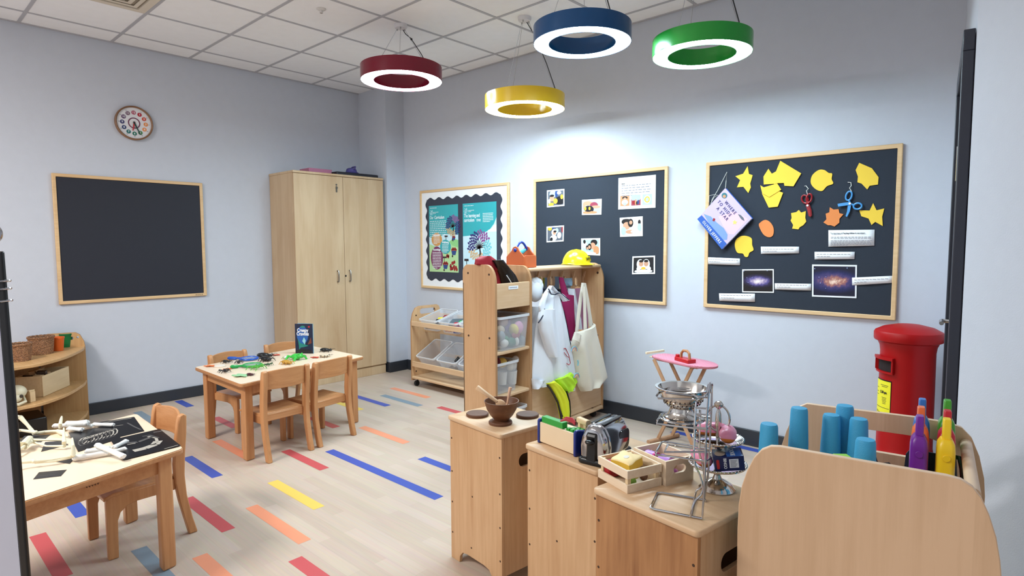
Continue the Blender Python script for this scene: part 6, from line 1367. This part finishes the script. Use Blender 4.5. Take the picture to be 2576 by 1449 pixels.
for nm, pts in (('top_tier', [(1752, 1005), (1655, 1002), (1652, 995), (1663, 981), (1672, 980), (1790, 987)]), ('top_tier_inner', [(1780, 1000), (1676, 988), (1684, 975), (1700, 976), (1785, 982)]),
                ('middle_tier', [(1784, 1081), (1700, 1072), (1652, 1066), (1652, 1059), (1668, 1040), (1690, 1038), (1788, 1051)]),
                ('lower_tier', [(1780, 1162), (1700, 1150), (1649, 1144), (1650, 1138), (1664, 1113), (1672, 1111), (1786, 1129)]), ('lower_tier_inner', [(1784, 1137), (1672, 1137), (1680, 1119), (1690, 1121), (1786, 1135)])):
    q = []
    for i, p in enumerate(pts):
        s = 0 if p[1] > sum(a[1] for a in pts)/len(pts) else 1
        q.append(near(p[0], p[1], (dN if s == 0 else dF)+(.0 if p[0] > 1740 else .03)))
    wire(nm, q, .0030)
for zy in (1026, 1042): wire('cross_tie', [near(1751, zy, dN+.01), near(1779, zy+2, dN), near(1789, zy-5, dF)], .0026)
for zy in (1078, 1160): wire('cross_tie', [near(1747, zy-4, dN+.01), near(1776, zy, dN), near(1787, zy-8, dF)], .0026)
# colander on the middle tier
dC = (dN+dF)/2+.03; Pc = near(1715, 1056, dC)
for rr_, py in ((.052, 1052), (.062, 1051)):
    q = near(1715, py, dC); wire('ring_tier', [q+Vector((rr_*math.cos(2*PI*i/36), rr_*math.sin(2*PI*i/36), 0)) for i in range(36)], .0026, True)
t = thing('colander', 'steel toy colander on a foot resting in the wire rack', 'colander', tuple(near(1715, 1052, dC)+Vector((0, 0, .0045))))
b = MB(); n = 48; b.loft([[(r*math.cos(2*PI*i/n), r*math.sin(2*PI*i/n), z) for i in range(n)] for r, z in [(.030, .028), (.036, .030), (.050, .042), (.062, .062), (.069, .084), (.076, .086), (.076, .088), (.068, .087), (.060, .063), (.048, .044), (.034, .032), (.030, .030)]], True, True); b.build('bowl', plain('colander_steel', (210, 206, 200), .14, 1.0), t)
b = MB(); b.loft([[(r*math.cos(2*PI*i/n), r*math.sin(2*PI*i/n), z) for i in range(n)] for r, z in [(.048, 0), (.048, .002), (.040, .008), (.034, .022), (.0335, .0285), (.031, .0285), (.032, .02), (.038, .004), (.044, 0)]], True, False); b.build('foot', plain('colander_steel', (0, 0, 0)), t)
b = MB()
for row, (r, z) in enumerate(((.0405, .034), (.0505, .042), (.0575, .052))):
    for i in range(26): a = 2*PI*(i+.5*row)/26; b.ell((r*math.cos(a), r*math.sin(a), z), .0021, 6, 4)
b.build('drain_holes', DARK, t)
b = MB(); q = -.5; b.tube([(.070*math.cos(q-.25), .070*math.sin(q-.25), .084), (.095*math.cos(q-.15), .095*math.sin(q-.15), .080), (.095*math.cos(q+.15), .095*math.sin(q+.15), .080), (.070*math.cos(q+.25), .070*math.sin(q+.25), .084)], .003, 8); b.build('handle', CHROME, t)
# cake stand
C0 = Vector((5.133, -2.372, UH)); t = thing('cake_stand', 'two tier silver cake stand with loop handle on the dark kitchen unit', 'cake stand', tuple(C0)); SIL = plain('tarnished_silver', (206, 200, 194), .12, 1.0)
b = MB(); b.lathe([(.001, 0), (.052, 0), (.054, .004), (.048, .010), (.044, .016), (.030, .026), (.014, .034), (.009, .046), (.001, .05)], 40); b.build('foot', SIL, t)
for z, r in ((.072, .083), (.150, .073)):
    b = MB(); b.lathe([(.001, z), (r*.75, z), (r*.92, z+.010), (r, z+.013), (r+.003, z+.011), (r+.001, z+.006), (r*.9, z+.002), (r*.75, z-.003), (.001, z-.003)], 48)
    for i in range(48): b.ell(((r+.001)*math.cos(2*PI*i/48), (r+.001)*math.sin(2*PI*i/48), z+.011), .0032, 6, 4)
    b.build('plate', SIL, t)
b = MB(); b.lathe([(.008, .046), (.012, .052), (.007, .06), (.008, .0689), (.0062, .0741), (.012, .09), (.013, .10), (.007, .112), (.009, .13), (.006, .1469), (.0055, .154), (.0085, .17), (.005, .185), (.010, .20), (.008, .235), (.004, .25), (.012, .258), (.014, .266), (.008, .274), (.001, .276)], 24); b.build('stem', SIL, t)
b = MB(); b.tube([(.030*math.cos(2*PI*i/28), .012*math.cos(2*PI*i/28), .222+.040*math.sin(2*PI*i/28)) for i in range(28)], .0032, 8, True); b.build('loop_handle', SIL, t)
PINK = plain('icing_pink', (240, 150, 180), .3); ORB = plain('eclair_orange', (226, 126, 50), .45)
def eclair(label, p, rz, tilt):
    t = thing('toy_eclair', label, 'toy cake', p, rz, 'pink iced toy eclairs on the cake stand'); t.rotation_euler = (tilt[0], tilt[1], rz)
    pr = lambda x, k: [(x, .023*k*math.cos(2*PI*i/24), .001+.020*k*math.sin(2*PI*i/24)) for i in range(24)]
    for nm, sel, m, g in (('base', -1, ORB, 1.0), ('icing', 1, PINK, 1.05)):
        b = MB(); rg = []
        for x, k in ((-.044, .3), (-.041, .62), (-.034, .88), (-.02, 1), (.02, 1), (.034, .88), (.041, .62), (.044, .3)):
            ring = []
            for i in range(13):
                a = PI*i/12*sel if sel > 0 else -PI*i/12
                if sel > 0: a = -.18+(PI+.36)*i/12
                ring.append((x*(1.02 if sel > 0 else 1), .024*k*g*math.cos(a), .021*k*g*math.sin(a)))
            rg.append(ring)
        b.loft(rg); b.build(nm, m, t, ang=60)
eclair('pink iced toy eclair at the left of the upper plate', (C0.x-.026, C0.y+.016, UH+.150+.028), .5, (0, 0)); eclair('pink iced toy eclair at the right of the upper plate', (C0.x+.032, C0.y-.004, UH+.150+.030), 1.95, (0, .0)); eclair('pink iced toy eclair on the lower plate', (C0.x-.036, C0.y-.034, UH+.072+.029), -.75, (0, .12))
# biscuit box on the lower plate
Mx = Matrix.Translation((C0.x+.045, C0.y-.030, UH+.072+.040))@Matrix.Rotation(.55, 4, 'Z')@Matrix.Rotation(.16, 4, 'X')@Matrix.Rotation(-.14, 4, 'Y')
t = thing('biscuit_box', 'small blue toy cookie carton leaning on the lower plate of the cake stand', 'carton', tuple(Mx.translation)); t.rotation_euler = Mx.to_euler()
bx, by, bz = .042, .026, .023; BXB = plain('carton_navy', (24, 36, 88), .35); BXL = plain('carton_blue', (60, 110, 190), .35); BXG = plain('carton_grey', (110, 120, 150), .4)
b = MB(); b.box(-bx, bx, -by, by, -bz, bz); b.build('carton', BXB, t, bevel=.001)
b = MB(); b.box(-.005, bx-.004, -by+.001, by-.001, bz, bz+.0005); b.build('top_panel', BXL, t, smooth=False)
b = MB(); flat = circ(.015, 20, -.022, -.004); b.plate(flat, [], XY(bz), 0, .0006); b.build('printed_cookie', plain('cookie_tan', (176, 156, 140), .5), t, smooth=False)
b = MB(); b.box(.0, .026, -by-.0005, -by, -.013, .015); b.build('white_panel', WHITE, t, smooth=False)
b = MB()
for k in range(6): b.box(.003, .022-.002*(k % 3), -by-.0009, -by-.0005, .010-.004*k, .0115-.004*k)
b.build('panel_print', INK, t, smooth=False)
text('lettering', 'COOKIE', .017, WHITE, t, (.012, .004, bz+.0008), (0, 0, -PI/2+.0), 'CENTER', .0004, sx=.8); text('lettering', 'BINGO', .012, WHITE, t, (-.012, -by-.0006, .002), (PI/2, PI/2, 0), 'CENTER', .0003, sx=.9)
b = MB(); b.plate(rrect(.008, .030, .003, 4, -.032, 0), [], XZ(-by), -.0008, 0); b.build('red_badge', plain('carton_red', (200, 40, 50), .4), t, smooth=False)
# ================================================================== IRONING BOARD
IC = Vector((4.02, -.36, 0)); IA = -.27; IZ = .615
t = thing('toy_ironing_board', 'toy ironing board with pink cover and folding wooden legs', 'ironing board', tuple(IC), IA)
LEGW = wood('ironing_leg_wood', (196, 156, 122), (166, 124, 92), 'Z', .5)
gm, gnt, gb = nodes('pink_gingham'); tc = gnt.nodes.new('ShaderNodeTexCoord'); ck = gnt.nodes.new('ShaderNodeTexChecker'); ck.inputs['Scale'].default_value = 190; ck.inputs[1].default_value = lin((196, 100, 124)); ck.inputs[2].default_value = lin((222, 158, 174)); gnt.links.new(tc.outputs['Object'], ck.inputs['Vector']); gnt.links.new(ck.outputs['Color'], gb.inputs['Base Color']); gb.inputs['Roughness'].default_value = .85
outl = []
for k in range(41):
    a = -PI/2+PI*k/40; outl.append((.10+.17*math.cos(a), .105*math.sin(a)))
outl += [(-.10, .098), (-.20, .080), (-.235, .06), (-.245, 0), (-.235, -.06), (-.20, -.080), (-.10, -.098)]
b = MB(); b.loft([[(x*k, y*k, z) for x, y in outl] for z, k in ((IZ-.020, .97), (IZ-.016, .995), (IZ-.004, 1.0), (IZ, .97))]); b.build('covered_top', gm, t, ang=50)
b = MB(); b.box(-.30, -.285, -.06, .12, IZ-.004, IZ+.012); b.box(-.29, -.20, .02, .05, IZ-.028, IZ-.021); b.box(-.29, -.20, -.03, .0, IZ-.028, IZ-.021); b.build('iron_rest', plain('iron_rest_wood', (232, 214, 184), .5), t, bevel=.002)
for s, (xt, xf) in enumerate(((.13, -.17), (-.19, .21))):
    for y in ((-.055, .085) if s == 0 else (-.085, .055)):
        b = MB(); a = Vector((xt, y, IZ-.021)); c = Vector((xf, y, .022)); d = (c-a).normalized(); nn = Vector((-d.z, 0, d.x))*.011
        b.loft([[tuple(p+q+Vector((0, h, 0))) for q in (nn, -nn)]+[tuple(p-q+Vector((0, -h, 0))) for q in (nn, -nn)] for h in (.006,) for p in (a, c)]); b.build('leg', LEGW, t)
    b = MB(); b.tube([(xf, -.15, .016), (xf, .15, .016)], .016, 14); b.build('foot_rail', LEGW, t)
b = MB(); b.box(-.20, .16, -.05, -.03, IZ-.034, IZ-.021); b.box(.12, .14, -.07, .10, IZ-.036, IZ-.021); b.build('under_frame', LEGW, t)
M = Matrix.Translation(tuple(onz(1720, 905, IZ+.012)))@Matrix.Rotation(IA-.08, 4, 'Z'); p = M.translation
t = thing('toy_iron', 'red toy iron with wooden handle standing on the ironing board', 'toy iron', (p.x, p.y, IZ+.0005), IA-.08); IR = plain('iron_red', (190, 26, 36), .35)
b = MB(); b.loft([[(x, y, z) for x, y in ((-.085, 0), (-.06, -.026), (.075, -.034), (.078, .034), (-.06, .026))] for z in (0, .024)]); b.build('body', IR, t, bevel=.003)
b = MB(); b.disc((-.058, 0, .024), .014, .016, 18); b.build('knob', IR, t, bevel=.002)
b = MB(); b.tube([(-.025, 0, .02), (-.022, 0, .055), (-.005, 0, .073), (.03, 0, .075), (.05, 0, .06), (.055, 0, .02)], .009, 10); b.build('handle', wood('iron_handle_wood', (190, 134, 92), (160, 104, 66), 'X'), t)
# ================================================================== POST BOX
PC = Vector((5.296, -.305, 0)); t = thing('toy_post_box', 'red toy pillar post box with yellow collection notice in the corner', 'post box', tuple(PC))
PR = plain('post_box_red', (166, 8, 12), .42, spec=.3)
b = MB(); n = 64; R = .130
prof = [(.001, .0), (.150, .0), (.150, .09), (.146, .10), (.138, .19), (.152, .215), (.154, .235), (.150, .245), (.137, .262), (.131, .30), (.129, .60), (.128, .815), (.132, .845), (.142, .868)]
b.lathe([(r, z) for r, z in prof], n); b.build('body', PR, t, ang=30)
b = MB(); b.lathe([(.142, .8681), (.158, .876), (.161, .884), (.161, .916), (.156, .926), (.120, .946), (.060, .961), (.001, .966)], n); b.build('cap', PR, t, ang=30)
va = -138*PI/180
def arcbox(b, a0, a1, z0, z1, r0, r1, mi=None):
    m = 8; ring = lambda z, r: [(r*math.cos(a0+(a1-a0)*i/m), r*math.sin(a0+(a1-a0)*i/m), z) for i in range(m+1)]
    b.loft([ring(z0, r1)+ring(z0, r0)[::-1], ring(z1, r1)+ring(z1, r0)[::-1]], True, True, mi)
w_ = .34
b = MB(); a0, a1 = va-.50, va+.54
arcbox(b, a0, a1, .774, .788, R-.004, R+.022); arcbox(b, a0, a1, .700, .710, R-.004, R+.014); arcbox(b, a0, a0+.05, .7101, .7739, R-.004, R+.018); arcbox(b, a1-.05, a1, .7101, .7739, R-.004, R+.018); b.build('slot_frame', PR, t)
b = MB(); arcbox(b, a0+.05, a1-.05, .711, .773, R-.002, R+.002); b.build('slot_opening', plain('slot_dark', (26, 6, 8), .8), t)
b = MB(); arcbox(b, va-.46, va+.46, .428, .662, R-.003, R+.0008); b.build('notice_backing', BLACK, t)
b = MB(); arcbox(b, va-.44, va+.44, .434, .656, R-.002, R+.0022); nt_ = b.build('collection_notice', plain('notice_yellow', (236, 226, 40), .5), t)
b = MB()
for k, (z, s0, s1) in enumerate([(.52, -.05, .25), (.512, .0, .22), (.50, -.28, -.16), (.478, -.28, -.17), (.462, -.28, -.15), (.452, .02, .20), (.444, .04, .19), (.436, .03, .2), (.428, .05, .18), (.42, .06, .18), (.396, -.28, .30), (.372, -.28, -.15), (.366, -.28, .22), (.358, -.28, .26), (.350, -.28, .24), (.342, -.2, .28), (.334, -.1, .28)]):
    arcbox(b, va+s0*1.35, va+s1*1.35, z+.112, z+.1142, R, R+.0028)
b.build('notice_print', INKD, nt_)
ta = va+.12; text('notice_time', '5.30 pm', .020, INKD, nt_, ((R+.0032)*math.cos(ta), (R+.0032)*math.sin(ta), .594), (PI/2, 0, ta+PI/2), 'CENTER', .0006, sx=.7)
# ================================================================== BOOK TROLLEY
BTP = wood('trolley_maple', (222, 186, 150), (198, 160, 122), 'Z', .42, 46, 4, .6, .11)
TZp = .88
A0 = onz(1915, 1125, TZp); A1 = onz(2440, 1212, TZp); u = A1-A0; u.z = 0; u.normalize(); BA = math.atan2(u.y, u.x); nB = Vector((-u.y, u.x, 0))
F0 = onz(2000, 1017, TZp); F1 = onz(2400, 1065, TZp); uf = F1-F0; uf.z = 0; uf.normalize(); nF = Vector((-uf.y, uf.x, 0))
t = thing('book_trolley', 'large maple book trolley with rounded ends at the lower right', 'trolley', (A0.x, A0.y, 0), BA); BO = Matrix.Translation((A0.x, A0.y, 0))@Matrix.Rotation(BA, 4, 'Z'); BOi = BO.inverted()
def tpanel(name, P, uu, nn, pts, holes=(), th=.018, zb=.07):
    L = []
    for p in pts: q = onp(p[0], p[1], P, nn); L.append(((q-P).dot(uu), q.z))
    x0, x1 = L[0][0], L[-1][0]; L = [(x0+.006, zb)]+L+[(x1-.006, zb)]
    Hh = [[((onp(p[0], p[1], P, nn)-P).dot(uu), onp(p[0], p[1], P, nn).z) for p in h] for h in holes]
    b = MB(); b.plate(L, Hh, lambda a, v, tt: tuple(BOi@(Vector((P.x, P.y, 0))+uu*a+nn*tt+Vector((0, 0, v)))), 0, th, 0, 1); return b.build(name, [BTP, plain('trolley_edge', (226, 196, 166), .45)], t, bevel=.004, ang=40), L
_, NL = tpanel('near_panel', A0, u, nB, [(1853, 1449), (1855, 1330), (1858, 1270), (1866, 1222), (1879, 1185), (1896, 1152), (1915, 1132), (1938, 1123), (1962, 1124), (2160, 1159), (2380, 1197), (2420, 1208), (2448, 1226), (2470, 1254), (2490, 1298), (2507, 1352), (2517, 1412), (2520, 1449)])
_, FL_ = tpanel('far_panel', F0, uf, nF, [(1961, 1150), (1965, 1125), (1978, 1085), (1996, 1044), (2012, 1023), (2030, 1016), (2066, 1021), (2303, 1050), (2385, 1064), (2420, 1076), (2445, 1102), (2464, 1148), (2476, 1204), (2478, 1250)], [[(2066, 1092), (2072, 1075), (2090, 1066), (2200, 1083), (2340, 1103), (2362, 1112), (2368, 1132), (2352, 1160), (2280, 1150), (2180, 1133), (2090, 1118), (2072, 1109)]])
def bl_(P): return BOi@P
def rod(name, P, Q, r):
    b = MB(); b.tube([bl_(P), bl_(Q)], r, 16); b.build(name, plain('trolley_rail', (216, 186, 156), .45), t)
dNb = lambda px, py: onp(px, py, A0+nB*.019, nB); dFb = lambda px, py: onp(px, py, F0, nF)
rod('side_rail', dNb(2449, 1244), dFb(2430, 1116), .0145)
p_, q_ = dNb(1870, 1430), dFb(1985, 1200); rod('side_rail', Vector((p_.x+.02, p_.y, .42)), Vector((q_.x+.02, q_.y, .42)), .015)
zt = .56
c4 = [dNb(1870, 1400), dNb(2500, 1440), dFb(2462, 1240), dFb(1975, 1140)]
b = MB(); pl = [bl_(Vector((p.x, p.y, 0))) for p in c4]; b.loft([[(p.x, p.y, z) for p in pl] for z in (zt-.015, zt)]); b.build('tray', BIRCHX, t)
b = MB(); b.loft([[(p.x, p.y, z) for p in pl] for z in (.12, .135)]); b.build('bottom_shelf', BIRCHX, t)
for p in (c4[0].lerp(c4[1], .08), c4[0].lerp(c4[1], .92), c4[3].lerp(c4[2], .92), c4[3].lerp(c4[2], .08)):
    q = bl_(Vector((p.x, p.y, 0))); b = MB(); b.disc((q.x-.012, q.y+.03 if q.y < .2 else q.y-.03, .034), .034, .024, 20, axis='x'); b.box(q.x-.015, q.x+.015, (q.y+.03 if q.y < .2 else q.y-.03)-.012, (q.y+.03 if q.y < .2 else q.y-.03)+.012, .05, .12); b.build('caster', RUBBER, t)
# things standing in the trolley
TQ = plain('handle_turquoise', (58, 160, 206), .55, bump=.4, bscale=400)
for (px, py), lb in (((1935, 1065), 'turquoise tapered handle farthest left, above the near panel corner'), ((2011, 1025), 'turquoise tapered handle second from the left, with embossed marks'), ((2092, 1042), 'turquoise tapered handle in front of the tallest one'), ((2126, 1019), 'turquoise tapered handle that stands tallest, with curved foot'), ((2161, 1052), 'turquoise tapered handle right of the tallest one'), ((2178, 1104), 'turquoise tapered handle lowest and farthest right')):
    P = onz(px, py, .935 if px in (2126, 2011) else .915); tt = thing('toy_tube', lb.replace('tapered handle', 'tapered toy tube'), 'toy tube', (P.x, P.y, zt+.001), 0, 'turquoise tubes in the book trolley'); H_ = P.z-zt-.001
    b = MB(); b.lathe([(.001, .03), (.0275, .03), (.0275, .10), (.0262, H_-.10), (.0225, H_-.008), (.020, H_-.001), (.001, H_)], 28); b.build('tube_body', TQ, tt)
    b = MB(); b.lathe([(.001, 0), (.030, 0), (.030, .026), (.0275, .0299), (.001, .0299)], 28)
    b.build('foot', TQ, tt)
    if px == 2126: b = MB(); b.tube([(.0, 0, .16), (.018, -.008, .12), (.026, -.012, .05)], [.026, .020, .012], 12); b.build('curved_foot', TQ, tt)
    if px == 2011:
        b = MB(); va_ = math.atan2(CAM.y-P.y, CAM.x-P.x)+.45
        for k in range(6): r_ = .0285-.004*k*.25; b.box(0, 0, 0, 0, 0, 0) if False else b.ell((.0262*math.cos(va_), .0262*math.sin(va_), .19+.012*k), (.0016, .0016, .004), 6, 4)
        b.build('embossed_marks', plain('emboss_light', (120, 196, 226), .5), tt)
for (px, py, dep), col, nm, lb in (((2321, 1003, 1.72), (44, 110, 190), 'blue', 'blue toy clipper, rear one of the left trio'), ((2318, 1023, 1.65), (236, 110, 50), 'orange', 'orange toy clipper, middle one of the left trio'), ((2315, 1045, 1.58), (116, 34, 150), 'purple', 'purple toy clipper, front one of the left trio'),
                                   ((2384, 1006, 1.685), (70, 160, 40), 'green', 'green toy clipper, rear one of the right trio'), ((2384, 1032, 1.615), (196, 30, 44), 'red', 'red toy clipper, middle one of the right trio'), ((2383, 1053, 1.545), (250, 208, 30), 'yellow', 'yellow toy clipper, front one of the right trio')):
    P = near(px, py, dep); tt = thing('toy_clipper', lb, 'toy clipper', (P.x, P.y, zt+.001), BA, 'coloured toy clippers in the book trolley'); m = plain('clipper_'+nm, col, .3); H_ = P.z-zt-.001; hb = H_-.052
    b = MB(); b.loft([[(x*k, y*k, z) for x, y in rrect(.040, .060, .012)] for z, k in ((0, .9), (.01, 1), (hb-.03, .98), (hb-.012, .9), (hb, .62))]); b.build('body', m, tt, ang=50)
    b = MB(); b.loft([[(x, y, z) for x, y in rrect(.0185-e, .030-e, .004)] for z, e in ((hb-.004, 0), (H_-.003, .001), (H_, .004))]); b.build('tip', m, tt, ang=50)
    b = MB(); b.disc((0, -.033, hb-.045), .009, .006, 18, axis='y'); b.build('button', m, tt, bevel=.001)
def pxpoly(dep, pts): return [near(x, y, dep) for x, y in pts]
P = [onp(x, y, F0-nF*.012, nF) for x, y in [(2268, 1260), (2274, 1180), (2279, 1142), (2286, 1134), (2298, 1131), (2396, 1148), (2406, 1156), (2412, 1270)]]; c = sum(P, Vector())/8; uL = u; b = MB(c)
b.loft([[tuple(p) for p in P], [tuple(p+nB*.004) for p in P]]); tag(b.build('plastic_sheet', plain('sheet_slate', (46, 52, 62), .5)), 'dark slate plastic sheet standing behind the toy clippers', 'plastic sheet')
b = MB(near(2220, 1165, 1.62)); b.tube([near(2196, 1130, 1.64), near(2204, 1160, 1.62), near(2212, 1168, 1.62), near(2236, 1166, 1.62), near(2243, 1172, 1.62), near(2244, 1200, 1.60)], .0035, 8); b.tube([near(2206, 1172, 1.60), near(2240, 1176, 1.6)], .003, 8); tag(b.build('black_wire_frame', BLACK), 'thin black wire frame right of the turquoise tubes', 'wire frame')
P = near(2120, 1158, 1.56); b = MB(P); b.M = Matrix.Translation(P)@Matrix.Rotation(BA+.5, 4, 'Z'); b.box(-.018, .018, -.018, .018, -.06, .012); tag(b.build('lime_block', plain('block_lime', (150, 214, 70), .5), bevel=.002), 'lime green block peeking over the near panel of the trolley', 'block')
P = near(2424, 1180, 1.62); b = MB(P); b.tube([near(2404, 1150, 1.66), near(2414, 1152, 1.64), near(2420, 1180, 1.6), near(2424, 1230, 1.58)], .006, 8); tag(b.build('black_plastic_loop', BLACK), 'black plastic loop between the yellow clipper and the side rail', 'loop')

# ================================================================== lettering becomes real meshes
dg = bpy.context.evaluated_depsgraph_get(); dg.update()
for o in [o for o in S.objects if o.type == 'FONT']:
    me = bpy.data.meshes.new_from_object(o.evaluated_get(dg)); nm = o.name; cu = o.data
    n = bpy.data.objects.new('tmp', me); S.collection.objects.link(n); n.parent = o.parent
    n.location = o.location; n.rotation_euler = o.rotation_euler; n.scale = o.scale
    bpy.data.objects.remove(o); bpy.data.curves.remove(cu); n.name = nm
